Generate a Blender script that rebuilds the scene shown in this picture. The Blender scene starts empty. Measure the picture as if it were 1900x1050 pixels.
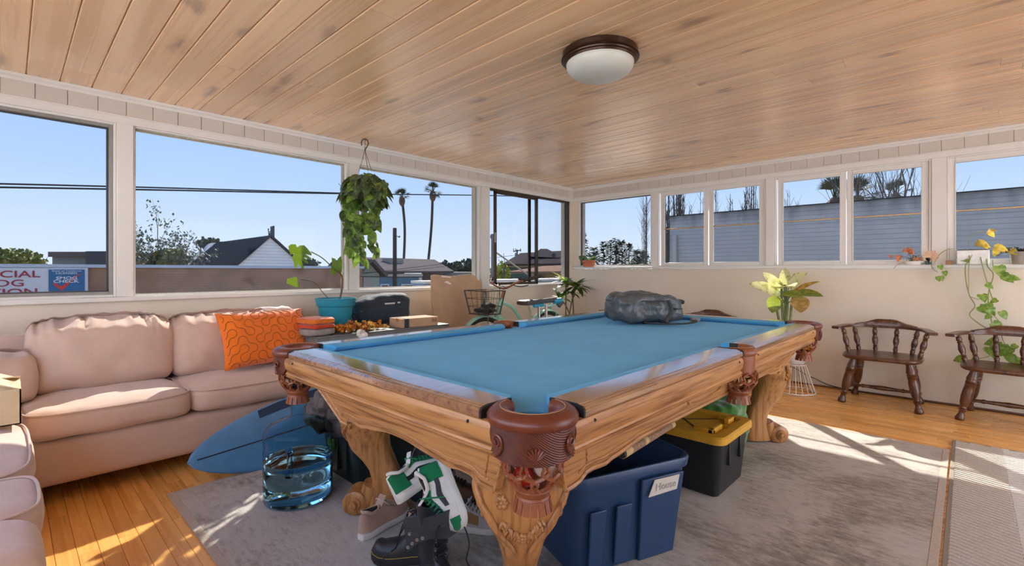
import bpy, math, random
from mathutils import Vector, Matrix, noise, geometry
random.seed(7)
scene = bpy.context.scene
COL = scene.collection
PI = math.pi

# ------------------------------------------------------------------ camera
CAM_H, FPX, CX, HY, YAW = 1.16, 889.0, 950.0, 502.0, math.radians(43.55)
cam_d = bpy.data.cameras.new('camera')
cam = bpy.data.objects.new('camera', cam_d); COL.objects.link(cam)
cam.location = (0, 0, CAM_H)
cam.rotation_euler = (PI/2, 0, YAW - PI/2)
cam_d.sensor_fit = 'HORIZONTAL'; cam_d.sensor_width = 36.0
cam_d.lens = 36.0*FPX/1900.0
cam_d.shift_y = -(525.0-HY)/1900.0
cam_d.clip_start = 0.02; cam_d.clip_end = 500
scene.camera = cam

# ------------------------------------------------------------------ light
GLASS_T = 0.26                       # pane transmission; tint added to dim sky and street against the interior
SKY_GAIN = 1.0/GLASS_T
def S(r, g, b):
    f = lambda c: (c/255/12.92) if c/255 <= .04045 else ((c/255+.055)/1.055)**2.4
    return (f(r), f(g), f(b), 1.0)
world = bpy.data.worlds.new('sky'); scene.world = world; world.use_nodes = True
wn = world.node_tree; wn.nodes.clear()
w_out = wn.nodes.new('ShaderNodeOutputWorld'); w_bg = wn.nodes.new('ShaderNodeBackground')
w_tc = wn.nodes.new('ShaderNodeTexCoord'); w_sep = wn.nodes.new('ShaderNodeSeparateXYZ')
w_r = wn.nodes.new('ShaderNodeValToRGB')
wn.links.new(w_tc.outputs['Generated'], w_sep.inputs[0]); wn.links.new(w_sep.outputs['Z'], w_r.inputs[0])
wn.links.new(w_r.outputs[0], w_bg.inputs['Color']); wn.links.new(w_bg.outputs[0], w_out.inputs[0])
el = w_r.color_ramp.elements
el[0].position = 0.0; el[0].color = S(222, 235, 250)
el[1].position = 1.0; el[1].color = S(120, 165, 235)
for p, c in ((.07, S(206, 226, 250)), (.16, S(182, 212, 250)), (.30, S(158, 197, 250))):
    e = el.new(p); e.color = c
w_bg.inputs['Strength'].default_value = SKY_GAIN*1.06
SUN_V = Vector((-1.11, -1.03, -1.0)).normalized()       # direction the sunlight travels
sun_d = bpy.data.lights.new('sun', 'SUN'); sun_d.energy = 42.0; sun_d.angle = math.radians(.53)
sun_d.color = (1.0, .93, .83)
sun = bpy.data.objects.new('sun', sun_d); COL.objects.link(sun)
sun.rotation_euler = SUN_V.to_track_quat('-Z', 'Y').to_euler(); sun.location = (12, 12, 12)
vs = scene.view_settings
vs.view_transform = 'Standard'; vs.look = 'None'; vs.gamma = 1.0; vs.use_curve_mapping = False
vs.exposure = 0.0
scene.cycles.max_bounces = 10; scene.cycles.diffuse_bounces = 5; scene.cycles.transparent_max_bounces = 24
scene.cycles.transmission_bounces = 8; scene.cycles.sample_clamp_indirect = 8.0
scene.cycles.caustics_refractive = False; scene.cycles.caustics_reflective = False
scene.cycles.use_denoising = True

# ------------------------------------------------------------------ room frame: photo pixel -> world point
FV = Vector((math.cos(YAW), math.sin(YAW), 0)); RV = Vector((math.sin(YAW), -math.cos(YAW), 0)); UV = Vector((0, 0, 1))
C0 = Vector((0, 0, CAM_H))
def ray(px, py): return FV + RV*((px-CX)/FPX) + UV*((HY-py)/FPX)
def onZ(px, py, z): d = ray(px, py); return C0 + d*((z-CAM_H)/d.z)
def onY(px, py, Y): d = ray(px, py); return C0 + d*(Y/d.y)
def onX(px, py, X): d = ray(px, py); return C0 + d*(X/d.x)
def onD(px, py, D): return C0 + ray(px, py)*D
WX, WY, CEIL = 5.607, 4.117, 2.336            # right wall plane, left wall plane, ceiling height
RX0, RY0 = -1.0, -2.4                        # the two walls behind the camera
TH = .16                                     # wall thickness

# ------------------------------------------------------------------ mesh helpers
def wloc(o):
    v = Vector((0, 0, 0))
    while o is not None:
        v = v + o.location; o = o.parent
    return v
class MB:
    def __init__(s): s.v = []; s.f = []
    def add(s, vs, fs):
        k = len(s.v); s.v += [Vector(a) for a in vs]; s.f += [tuple(i+k for i in f) for f in fs]; return s
    def hexa(s, p):                     # 8 corners: bottom 4 ccw, top 4 ccw
        return s.add(p, [(3,2,1,0),(4,5,6,7),(0,1,5,4),(1,2,6,5),(2,3,7,6),(3,0,4,7)])
    def box(s, x0, y0, z0, x1, y1, z1):
        return s.hexa([(x0,y0,z0),(x1,y0,z0),(x1,y1,z0),(x0,y1,z0),(x0,y0,z1),(x1,y0,z1),(x1,y1,z1),(x0,y1,z1)])
    def obox(s, c, size, rot=None):
        hx, hy, hz = size[0]/2, size[1]/2, size[2]/2
        q = [Vector(a) for a in ((-hx,-hy,-hz),(hx,-hy,-hz),(hx,hy,-hz),(-hx,hy,-hz),(-hx,-hy,hz),(hx,-hy,hz),(hx,hy,hz),(-hx,hy,hz))]
        if rot is not None: q = [rot @ a for a in q]
        return s.hexa([Vector(c)+a for a in q])
    def rings(s, rings, closed=True, caps=True):
        n = len(rings[0]); vs = []; fs = []
        for r in rings: vs += list(r)
        m = n if closed else n-1
        for i in range(len(rings)-1):
            for j in range(m):
                a, b = i*n+j, i*n+(j+1) % n
                fs.append((a, b, b+n, a+n))
        if caps and closed:
            fs.append(tuple(reversed(range(n)))); fs.append(tuple(range((len(rings)-1)*n, len(rings)*n)))
        return s.add(vs, fs)
    def lathe(s, prof, n=24, c=(0,0,0), M=None, caps=True, a0=0, a1=None, sx=1, sy=1):
        full = a1 is None
        cnt = n if full else n+1
        R = []
        for r, z in prof:
            ring = []
            for j in range(cnt):
                t = a0 + (2*PI*j/n if full else (a1-a0)*j/n)
                p = Vector((r*math.cos(t)*sx, r*math.sin(t)*sy, z))
                if M is not None: p = M @ p
                ring.append(Vector(c)+p)
            R.append(ring)
        return s.rings(R, closed=full, caps=caps and full)
    def tube(s, pts, r, n=8, caps=True, closed=False, flat=1.0):
        pts = [Vector(p) for p in pts]; k = len(pts)
        rs = r if isinstance(r, (list, tuple)) else [r]*k
        R = []; up = None
        for i, p in enumerate(pts):
            if closed: t = pts[(i+1) % k]-pts[i-1]
            else: t = pts[min(i+1, k-1)]-pts[max(i-1, 0)]
            if t.length < 1e-9: t = Vector((0, 0, 1))
            t.normalize()
            if up is None:
                up = Vector((0, 0, 1)) if abs(t.z) < .9 else Vector((1, 0, 0))
            u = t.cross(up)
            if u.length < 1e-6: u = t.cross(Vector((1, .3, .2)))
            u.normalize(); w = u.cross(t).normalized(); up = w
            R.append([p + u*math.cos(2*PI*j/n)*rs[i] + w*math.sin(2*PI*j/n)*rs[i]*flat for j in range(n)])
        if closed: R.append(R[0]); return s.rings(R, caps=False)
        return s.rings(R, caps=caps)
    def prism(s, a, b):                 # two equal polygons
        n = len(a); vs = list(a)+list(b)
        fs = [tuple(reversed(range(n))), tuple(range(n, 2*n))]
        for j in range(n): fs.append((j, (j+1) % n, n+(j+1) % n, n+j))
        return s.add(vs, fs)
    def grid(s, fn, nu, nv):
        vs = [fn(i/nu, j/nv) for i in range(nu+1) for j in range(nv+1)]
        fs = [(i*(nv+1)+j, (i+1)*(nv+1)+j, (i+1)*(nv+1)+j+1, i*(nv+1)+j+1) for i in range(nu) for j in range(nv)]
        return s.add(vs, fs)
    def sphere(s, c, r, n=12, m=8, M=None):
        if not isinstance(r, (tuple, list)): r = (r, r, r)
        R = []
        for i in range(m+1):
            ph = -PI/2+PI*i/m; ph = max(-PI/2+.02, min(PI/2-.02, ph)); ring = []
            for j in range(n):
                t = 2*PI*j/n
                p = Vector((r[0]*math.cos(ph)*math.cos(t), r[1]*math.cos(ph)*math.sin(t), r[2]*math.sin(ph)))
                if M is not None: p = M @ p
                ring.append(Vector(c)+p)
            R.append(ring)
        return s.rings(R)
    def softbox(s, c, size, rot=None, k=7, n=10, puff=0.0, wr=0.0, ws=6.0, seed=0, fn=None, k2=None):
        """rounded, puffed cushion volume"""
        idx = {}; vs = []; fs = []
        hx, hy, hz = size[0]/2, size[1]/2, size[2]/2
        def vid(x, y, z):
            key = (round(x, 5), round(y, 5), round(z, 5))
            if key in idx: return idx[key]
            # denser near edges
            X, Y, Z = [math.copysign(abs(a)**.75, a) for a in (x, y, z)]
            L = (abs(X)**k+abs(Y)**k+abs(Z)**k)**(1.0/k) if not k2 else ((abs(X)**k+abs(Y)**k)**(k2/k)+abs(Z)**k2)**(1.0/k2)
            X, Y, Z = X/L, Y/L, Z/L
            pz = 1+puff*(1-X*X)*(1-Y*Y)
            px_ = 1+puff*.35*(1-Y*Y)*(1-Z*Z); py_ = 1+puff*.35*(1-X*X)*(1-Z*Z)
            p = Vector((X*hx*px_, Y*hy*py_, Z*hz*pz))
            if wr:
                q = Vector((p.x*ws+seed*3.1, p.y*ws, p.z*ws))
                nrm = Vector((X/hx, Y/hy, Z/hz)).normalized()
                p = p + nrm*wr*(noise.noise(q)+.5*noise.noise(q*2.3))
            if fn: p = fn(p, X, Y, Z)
            if rot is not None: p = rot @ p
            vs.append(Vector(c)+p); idx[key] = len(vs)-1
            return idx[key]
        g = [-1+2*i/n for i in range(n+1)]
        for ax in range(3):
            for sg in (-1, 1):
                for i in range(n):
                    for j in range(n):
                        q = []
                        for (a, b) in ((i, j), (i+1, j), (i+1, j+1), (i, j+1)):
                            t = [0, 0, 0]; t[ax] = sg; t[(ax+1) % 3] = g[a]; t[(ax+2) % 3] = g[b]
                            q.append(vid(*t))
                        fs.append(tuple(q) if sg > 0 else tuple(reversed(q)))
        return s.add(vs, fs)
    def mesh(s, name, smooth=False, ang=40, off=None):
        me = bpy.data.meshes.new(name)
        vv = [tuple(a-off) for a in s.v] if off is not None else [tuple(a) for a in s.v]
        me.from_pydata(vv, [], s.f); me.update()
        if smooth:
            me.polygons.foreach_set('use_smooth', [True]*len(me.polygons))
            try: me.set_sharp_from_angle(angle=math.radians(ang))
            except Exception: pass
        return me
    def build(s, name, mat, parent=None, smooth=False, ang=40, bevel=0, sub=0, world=True, kind=None, label=None, seg=2):
        off = wloc(parent) if (parent is not None and world) else None
        me = s.mesh(name, smooth or bevel > 0, ang, off)
        if mat is not None: me.materials.append(mat)
        o = bpy.data.objects.new(name, me); COL.objects.link(o)
        if parent is not None: o.parent = parent
        if bevel:
            m = o.modifiers.new('bevel', 'BEVEL'); m.width = bevel; m.segments = seg; m.limit_method = 'ANGLE'; m.angle_limit = math.radians(35)
        if sub:
            m = o.modifiers.new('sub', 'SUBSURF'); m.levels = sub; m.render_levels = sub
        if kind: o['kind'] = kind
        if label: o['label'] = label
        return o
def tag(o, label, cat=None, group=None, kind=None):
    o['label'] = label
    if cat: o['category'] = cat
    if group: o['group'] = group
    if kind: o['kind'] = kind
    return o
def thing(name, label, cat, loc=(0,0,0), group=None, rz=0):
    o = bpy.data.objects.new(name, None); COL.objects.link(o); o.empty_display_size = .05
    o.location = loc; o.rotation_euler = (0, 0, rz)
    return tag(o, label, cat, group)
def struct(o): o['kind'] = 'structure'; return o
def place(name, me, parent, M):
    """one more object on shared mesh data, M in world space (parent is only translated)"""
    o = bpy.data.objects.new(name, me); COL.objects.link(o)
    if parent is not None:
        o.parent = parent; M = Matrix.Translation(-wloc(parent)) @ M
    o.matrix_local = M
    return o
def dup(root, loc, rz, label, group=None):
    r = root.copy(); COL.objects.link(r); r.location = loc; r.rotation_euler = (0, 0, rz); r['label'] = label
    if group: r['group'] = group
    for ch in list(root.children):
        c = ch.copy(); COL.objects.link(c); c.parent = r
        for g in list(ch.children):
            d = g.copy(); COL.objects.link(d); d.parent = c
    return r
def frame_from(d, n=None):
    """3x3 with local y along d, z near n"""
    y = Vector(d).normalized(); z = Vector(n) if n is not None else Vector((0, 0, 1))
    if abs(y.dot(z.normalized())) > .98: z = Vector((1, .2, 0))
    x = y.cross(z).normalized(); z = x.cross(y).normalized()
    return Matrix((x, y, z)).transposed()
def bez(p, n=12):
    """smooth curve through points (catmull-rom)"""
    p = [Vector(a) for a in p]; q = [p[0]*2-p[1]]+p+[p[-1]*2-p[-2]]; out = []
    for i in range(1, len(q)-2):
        for k in range(n):
            t = k/n; a, b, c, d = q[i-1], q[i], q[i+1], q[i+2]
            out.append(.5*((2*b)+(c-a)*t+(2*a-5*b+4*c-d)*t*t+(3*b-a-3*c+d)*t*t*t))
    out.append(p[-1]); return out
def text_mesh(txt, size, font_ext=0.0, align='CENTER', bold=0.0, shear=0):
    cu = bpy.data.curves.new('txt', 'FONT'); cu.body = txt; cu.size = size; cu.align_x = align; cu.align_y = 'CENTER'
    cu.extrude = font_ext; cu.offset = bold; cu.resolution_u = 3; cu.shear = shear
    ob = bpy.data.objects.new('txt', cu); COL.objects.link(ob)
    dg = bpy.context.evaluated_depsgraph_get(); dg.update()
    me = bpy.data.meshes.new_from_object(ob.evaluated_get(dg))
    bpy.data.objects.remove(ob); bpy.data.curves.remove(cu)
    return me

def slab(pts, th, name, mat, parent, down=True, **kw):
    p = [Vector(a) for a in pts]; n = (p[1]-p[0]).cross(p[2]-p[0]).normalized()
    if (n.z > 0) == down: n = -n
    return MB().prism(p, [a+n*th for a in p]).build(name, mat, parent, **kw)

# ------------------------------------------------------------------ procedural materials
MAT = {}
def nt(name):
    m = bpy.data.materials.new(name); m.use_nodes = True; t = m.node_tree
    b = t.nodes['Principled BSDF']; MAT[name] = m
    return m, t, b
def node(t, typ, **kw):
    n = t.nodes.new(typ)
    for k, v in kw.items():
        if hasattr(n, k): setattr(n, k, v)
        else: n.inputs[k].default_value = v
    return n
def ramp(t, stops, src=None):
    r = t.nodes.new('ShaderNodeValToRGB'); e = r.color_ramp.elements
    e[0].position, e[0].color = stops[0]; e[1].position, e[1].color = stops[-1]
    for p, c in stops[1:-1]:
        x = e.new(p); x.color = c
    if src is not None: t.links.new(src, r.inputs[0])
    return r
def mix(t, a, b, fac, mode='MIX'):
    n = t.nodes.new('ShaderNodeMix'); n.data_type = 'RGBA'; n.blend_type = mode
    def put(i, v):
        if hasattr(v, 'is_output'): t.links.new(v, n.inputs[i])
        else: n.inputs[i].default_value = v
    put(0, fac); put(6, a); put(7, b)
    return n.outputs[2]
def math_n(t, op, a, b=None):
    n = t.nodes.new('ShaderNodeMath'); n.operation = op
    for i, v in enumerate((a, b)):
        if v is None: continue
        if hasattr(v, 'is_output'): t.links.new(v, n.inputs[i])
        else: n.inputs[i].default_value = v
    return n.outputs[0]
def bump(t, b, h, strength=.3, dist=.01):
    n = t.nodes.new('ShaderNodeBump'); n.inputs['Strength'].default_value = strength; n.inputs['Distance'].default_value = dist
    t.links.new(h, n.inputs['Height']); t.links.new(n.outputs[0], b.inputs['Normal'])
def coords(t, scale=(1,1,1), rnd=0.0, which='Object', rot=(0,0,0)):
    tc = t.nodes.new('ShaderNodeTexCoord'); mp = t.nodes.new('ShaderNodeMapping')
    mp.inputs['Scale'].default_value = scale; mp.inputs['Rotation'].default_value = rot
    t.links.new(tc.outputs[which], mp.inputs[0])
    if rnd:
        oi = t.nodes.new('ShaderNodeObjectInfo'); v = t.nodes.new('ShaderNodeVectorMath'); v.operation = 'SCALE'
        v.inputs[0].default_value = (1.0, .73, .41)
        t.links.new(math_n(t, 'MULTIPLY', oi.outputs['Random'], rnd), v.inputs['Scale'])
        t.links.new(v.outputs[0], mp.inputs['Location'])
    return mp.outputs[0]
def plain(name, c, rough=.5, var=.08, scale=25.0, bmp=0.0, metal=0.0, spec=.5, rnd=0.0, bdist=.004, **kw):
    """one base colour broken up by a noise"""
    if name in MAT: return MAT[name]
    m, t, b = nt(name)
    co = coords(t, rnd=13.0)
    n = node(t, 'ShaderNodeTexNoise', Scale=scale, Detail=4.0); t.links.new(co, n.inputs['Vector'])
    hi = tuple(min(1, x*(1+var)) for x in c[:3])+(1,); lo = tuple(x*(1-var) for x in c[:3])+(1,)
    r = ramp(t, [(.3, lo), (.7, hi)], n.outputs['Fac']); out = r.outputs[0]
    if rnd:
        oi = t.nodes.new('ShaderNodeObjectInfo'); hsv = t.nodes.new('ShaderNodeHueSaturation')
        t.links.new(math_n(t, 'ADD', math_n(t, 'MULTIPLY', oi.outputs['Random'], rnd), 1-rnd/2), hsv.inputs['Value'])
        t.links.new(out, hsv.inputs['Color']); out = hsv.outputs[0]
    t.links.new(out, b.inputs['Base Color'])
    b.inputs['Roughness'].default_value = rough; b.inputs['Metallic'].default_value = metal
    b.inputs['Specular IOR Level'].default_value = spec
    for k, v in kw.items(): b.inputs[k.replace('_', ' ')].default_value = v
    if bmp: bump(t, b, n.outputs['Fac'], bmp, bdist)
    return m
def wood(name, c1, c2, axis='X', grain=18.0, stretch=.06, rough=.4, rnd=.25, knots=None, spec=.5, bmp=.05, ring=.5, coat=0.0, roughvar=0.0):
    m, t, b = nt(name)
    sc = [1, 1, 1]; sc['XYZ'.index(axis)] = stretch
    co = coords(t, scale=tuple(sc), rnd=37.0)
    n1 = node(t, 'ShaderNodeTexNoise', Scale=grain, Detail=6.0, Roughness=.65); t.links.new(co, n1.inputs['Vector'])
    n2 = node(t, 'ShaderNodeTexNoise', Scale=grain*.22, Detail=2.0, Distortion=.6); t.links.new(co, n2.inputs['Vector'])
    # cathedral figure: banded low noise
    bands = math_n(t, 'SINE', math_n(t, 'MULTIPLY', n2.outputs['Fac'], 55.0))
    f = math_n(t, 'ADD', math_n(t, 'MULTIPLY', n1.outputs['Fac'], 1.0), math_n(t, 'MULTIPLY', bands, .09*ring))
    r = ramp(t, [(.33, c2), (.52, c1), (.72, tuple(min(1, x*1.12) for x in c1[:3])+(1,))], f)
    out = r.outputs[0]
    if rnd:
        oi = t.nodes.new('ShaderNodeObjectInfo'); hsv = t.nodes.new('ShaderNodeHueSaturation')
        t.links.new(math_n(t, 'ADD', math_n(t, 'MULTIPLY', oi.outputs['Random'], rnd), 1-rnd*.6), hsv.inputs['Value'])
        t.links.new(out, hsv.inputs['Color']); out = hsv.outputs[0]
    if knots:
        kc = coords(t, scale=tuple(knots[1]), rnd=91.0)
        vo = node(t, 'ShaderNodeTexVoronoi', Scale=knots[0]); vo.voronoi_dimensions = '2D'; vo.inputs['Randomness'].default_value = 1.0
        dn = node(t, 'ShaderNodeTexNoise', Scale=knots[0]*2.2, Detail=3.0); t.links.new(kc, dn.inputs['Vector'])
        wv = t.nodes.new('ShaderNodeVectorMath'); wv.operation = 'SCALE'; wv.inputs['Scale'].default_value = .22
        t.links.new(dn.outputs['Color'], wv.inputs[0])
        av = t.nodes.new('ShaderNodeVectorMath'); av.operation = 'ADD'; t.links.new(kc, av.inputs[0]); t.links.new(wv.outputs[0], av.inputs[1])
        t.links.new(av.outputs[0], vo.inputs['Vector'])
        gate = math_n(t, 'GREATER_THAN', node_sep(t, vo.outputs['Color']), knots[2])
        kr = ramp(t, [(0, (1,1,1,1)), (.07, (.8,.8,.8,1)), (.13, (.25,.25,.25,1)), (.20, (0,0,0,1))], vo.outputs['Distance'])
        out = mix(t, out, knots[3], math_n(t, 'MULTIPLY', kr.outputs[0], math_n(t, 'MULTIPLY', gate, .62)))
    t.links.new(out, b.inputs['Base Color'])
    b.inputs['Roughness'].default_value = rough; b.inputs['Specular IOR Level'].default_value = spec
    if roughvar:
        rn = node(t, 'ShaderNodeMapRange'); t.links.new(n1.outputs['Fac'], rn.inputs[0])
        rn.inputs[1].default_value = .3; rn.inputs[2].default_value = .7
        rn.inputs[3].default_value = rough-roughvar; rn.inputs[4].default_value = rough+roughvar
        t.links.new(rn.outputs[0], b.inputs['Roughness'])
    if coat: b.inputs['Coat Weight'].default_value = coat; b.inputs['Coat Roughness'].default_value = .12
    if bmp: bump(t, b, n1.outputs['Fac'], bmp, .003)
    return m
def node_sep(t, src):
    n = t.nodes.new('ShaderNodeSeparateColor'); t.links.new(src, n.inputs[0]); return n.outputs[0]
def fabric(name, c, var=.06, rough=.9, weave=600.0, wrinkle=9.0, wstr=.35, sheen=.3):
    m, t, b = nt(name)
    co = coords(t)
    n = node(t, 'ShaderNodeTexNoise', Scale=wrinkle, Detail=3.0, Distortion=.4); t.links.new(co, n.inputs['Vector'])
    n2 = node(t, 'ShaderNodeTexNoise', Scale=weave, Detail=1.0); t.links.new(co, n2.inputs['Vector'])
    f = math_n(t, 'ADD', math_n(t, 'MULTIPLY', n.outputs['Fac'], .6), math_n(t, 'MULTIPLY', n2.outputs['Fac'], .4))
    r = ramp(t, [(.35, tuple(x*(1-var) for x in c[:3])+(1,)), (.65, tuple(min(1, x*(1+var)) for x in c[:3])+(1,))], f)
    t.links.new(r.outputs[0], b.inputs['Base Color']); b.inputs['Roughness'].default_value = rough
    b.inputs['Sheen Weight'].default_value = sheen; b.inputs['Specular IOR Level'].default_value = .2
    bump(t, b, math_n(t, 'ADD', math_n(t, 'MULTIPLY', n.outputs['Fac'], 1.0), math_n(t, 'MULTIPLY', n2.outputs['Fac'], .05)), wstr, .012)
    return m

white = plain('white_paint', S(226, 224, 219), .45, .02, 8)
cream = plain('wall_paint', S(226, 215, 198), .7, .025, 3.0, bmp=.05)
valance_m = plain('board_paint', S(206, 200, 191), .5, .03, 6, rnd=.05)
gap_dark = plain('joint_backing', S(70, 45, 28), .9)  # dark backing seen through the board joints
ceil_wood = wood('ceiling_pine', S(244, 202, 154), S(234, 186, 136), 'Y', 16, .016, .28, .20,
                 knots=(3.4, (1.0, .42, 1.0), .60, S(112, 72, 50)), spec=.5, bmp=.03, roughvar=.06, ring=.22, coat=1.0)
MAT['ceiling_pine'].node_tree.nodes['Principled BSDF'].inputs['Coat IOR'].default_value = 1.8
MAT['ceiling_pine'].node_tree.nodes['Principled BSDF'].inputs['Coat Roughness'].default_value = .32
floor_wood = wood('floor_oak', S(246, 188, 108), S(232, 166, 86), 'Y', 26, .022, .28, .24, spec=.5, bmp=.03, roughvar=.06)
oak = wood('table_oak', S(190, 138, 86), S(134, 86, 46), 'X', 60, .05, .34, .06, spec=.5, bmp=.06)
oak_y = wood('table_oak_cross', S(190, 138, 86), S(134, 86, 46), 'Y', 60, .05, .34, .06, spec=.5, bmp=.06)
oak_z = wood('carved_oak', S(184, 130, 76), S(142, 92, 50), 'Z', 46, .07, .36, .06, spec=.5, bmp=.05)
railtop = wood('rail_cap_oak', S(150, 108, 78), S(112, 76, 52), 'X', 70, .05, .16, .05, spec=.8, coat=1.0)
MAT['rail_cap_oak'].node_tree.nodes['Principled BSDF'].inputs['Coat IOR'].default_value = 1.9
walnut = wood('chair_walnut', S(96, 56, 32), S(52, 28, 16), 'Z', 30, .15, .32, .12, spec=.6, bmp=.04, coat=.2)
alum = plain('aluminium', S(150, 150, 148), .4, .08, 30, metal=.7)
bronze = plain('bronze_frame', S(74, 62, 52), .45, .08, 30, metal=.5)
brass = plain('brass_rail', S(176, 142, 96), .35, .12, 30, metal=.5)
def glass_mat():
    m, t, b = nt('window_glass'); t.nodes.remove(b); out = t.nodes['Material Output']
    tr = node(t, 'ShaderNodeBsdfTransparent'); tr.inputs[0].default_value = (GLASS_T**.5, GLASS_T**.5, GLASS_T**.5, 1)   # two faces per pane
    gl = node(t, 'ShaderNodeBsdfGlossy'); gl.inputs['Roughness'].default_value = .02; gl.inputs['Color'].default_value = (1, 1, 1, 1)
    fr = node(t, 'ShaderNodeFresnel'); fr.inputs[0].default_value = 1.25
    mx = node(t, 'ShaderNodeMixShader'); t.links.new(math_n(t, 'MULTIPLY', fr.outputs[0], .35), mx.inputs[0])
    t.links.new(tr.outputs[0], mx.inputs[1]); t.links.new(gl.outputs[0], mx.inputs[2]); t.links.new(mx.outputs[0], out.inputs[0])
    return m
glass = glass_mat()

# ================================================================== the room
# floor boards run along Y
fl = struct(MB().box(RX0-TH, RY0-TH, -.10, WX+TH, WY+TH, -.012).build('floor', gap_dark))
fl['label'] = 'golden oak strip floor'
rest = MB(); PW = .0665
rf = random.Random(3)
x = RX0
while x < WX:
    y = RY0 - rf.random()*.8
    while y < WY:
        L = .45+rf.random()*.75
        y0, y1 = max(y, RY0), min(y+L, WY); y += L
        if y1-y0 < .03: continue
        x1 = min(x+PW-.0012, WX); h = -.0005*rf.random()
        m = MB(); c = .0012
        a = [(x, y0, -.012), (x1, y0, -.012), (x1, y0, h-c), (x1-c, y0, h), (x+c, y0, h), (x, y0, h-c)]
        b = [(p[0], y1-.0012, p[2]) for p in a]
        m.prism([Vector(p) for p in reversed(a)], [Vector(p) for p in reversed(b)])
        near = (-.1 < x < .62 and y1 > 1.9) or (x < 1.5 and x > -.1 and y1 > 2.9) or (x > 4.13 and y1 > -.75 and y0 < 2.4)
        if near and not (x < 1.5 and y0 > 3.5): m.build('floor_plank', floor_wood, fl)
        else: rest.add(m.v, m.f)
    x += PW
rest.build('floor_boards', floor_wood, fl, kind='stuff')

# ceiling: slab with eaves outside, tongue-and-groove planks inside
EX, EY = .50, .52
ce = MB(); ce.box(RX0-TH, RY0-TH, CEIL+.018, WX+TH, WY+TH, CEIL+.16)
ceil = struct(ce.build('ceiling', gap_dark)); ceil['label'] = 'knotty pine plank ceiling'
cw = .1487; x = .0745-cw*8
rc = random.Random(11)
while x < WX:
    y = RY0 - rc.random()*2.2
    while y < WY:
        L = 1.6+rc.random()*2.6
        y0, y1 = max(y, RY0), min(y+L, WY); y += L
        if y1-y0 < .05: continue
        x0, x1 = max(x, RX0), min(x+cw, WX); c = .005; g = .0011
        z0, z1 = CEIL, CEIL+.018
        a = [(x0+g, z1), (x0+g, z0+c), (x0+g+c, z0), (x1-g-c, z0), (x1-g, z0+c), (x1-g, z1)]
        m = MB().prism([Vector((p[0], y0+.0007, p[1])) for p in a], [Vector((p[0], y1-.0007, p[1])) for p in a])
        m.build('ceiling_plank', ceil_wood, ceil)
    x += cw
eave = MB()
eave.box(RX0-TH, WY+TH, CEIL-.06, WX+TH+EX, WY+TH+EY-.16, CEIL+.05)
eave.box(WX+TH, RY0-TH, CEIL-.06, WX+TH+EX-.16, WY+TH, CEIL+.05)
eo = struct(eave.build('trim_7', plain('eave_paint', S(200, 196, 188), .6))); eo['label'] = 'painted roof eave outside above the windows'

# ---- walls
def mapL(u, v, z): return Vector((u, WY+v, z))
def mapR(u, v, z): return Vector((WX+v, u, z))
class WB(MB):
    """boxes in wall coordinates: u along the wall, v outward, z up"""
    def __init__(s, side): super().__init__(); s.m = mapL if side == 'L' else mapR; s.flip = side != 'L'
    def bx(s, u0, u1, v0, v1, z0, z1):
        p = [s.m(u0, v0, z0), s.m(u1, v0, z0), s.m(u1, v1, z0), s.m(u0, v1, z0), s.m(u0, v0, z1), s.m(u1, v0, z1), s.m(u1, v1, z1), s.m(u0, v1, z1)]
        if s.flip: p = [p[0], p[3], p[2], p[1], p[4], p[7], p[6], p[5]]
        return s.hexa(p)
uL = lambda px: onY(px, HY, WY).x
uR = lambda px: onX(px, HY, WX).y
LZ0, LZ1, RZ0, RZ1, HZ = .985, 2.146, 1.212, 2.146, 2.2
openL = [(RX0+.12, uL(216)), (uL(248), uL(648)), (uL(666), uL(892)), (uL(908), WX-.075)]
openR = [(uR(1210), WY-.10), (uR(1421), uR(1220)), (uR(1728), uR(1437)), (-1.62, uR(1757))]
def wallmesh(side, u0, u1, ops, z0, z1):
    w = WB(side)
    w.bx(u0, u1, 0, TH, -.10, z0-.03); w.bx(u0, u1, 0, TH, z1, CEIL+.018)
    e = u0
    for a, b in sorted(ops):
        if a > e: w.bx(e, a, 0, TH, z0-.03, z1)
        e = b
    if e < u1: w.bx(e, u1, 0, TH, z0-.03, z1)
    return w
wl = struct(wallmesh('L', RX0-TH, WX+TH, openL, LZ0, LZ1).build('wall_left', cream)); wl['label'] = 'long window wall behind the sofa'
wr = struct(wallmesh('R', RY0-TH, WY, openR, RZ0, RZ1).build('wall_right', cream)); wr['label'] = 'window wall behind the chairs'
w = MB(); w.box(RX0, RY0-TH, -.1, 1.9, RY0, CEIL); w.box(5.1, RY0-TH, -.1, WX, RY0, CEIL); w.box(1.9, RY0-TH, 2.14, 5.1, RY0, CEIL)  # unseen wall; its wide opening is added to let fill daylight in
struct(w.build('wall_rear', cream))
w = MB(); w.box(RX0-TH, RY0-TH, -.1, RX0, WY, .95); w.box(RX0-TH, RY0-TH, 2.14, RX0, WY, CEIL)
w.box(RX0-TH, RY0-TH, .95, RX0, -1.9, 2.14); w.box(RX0-TH, 3.5, .95, RX0, WY, 2.14)  # unseen side opening, likewise added for fill daylight
struct(w.build('wall_side', cream))
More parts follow.
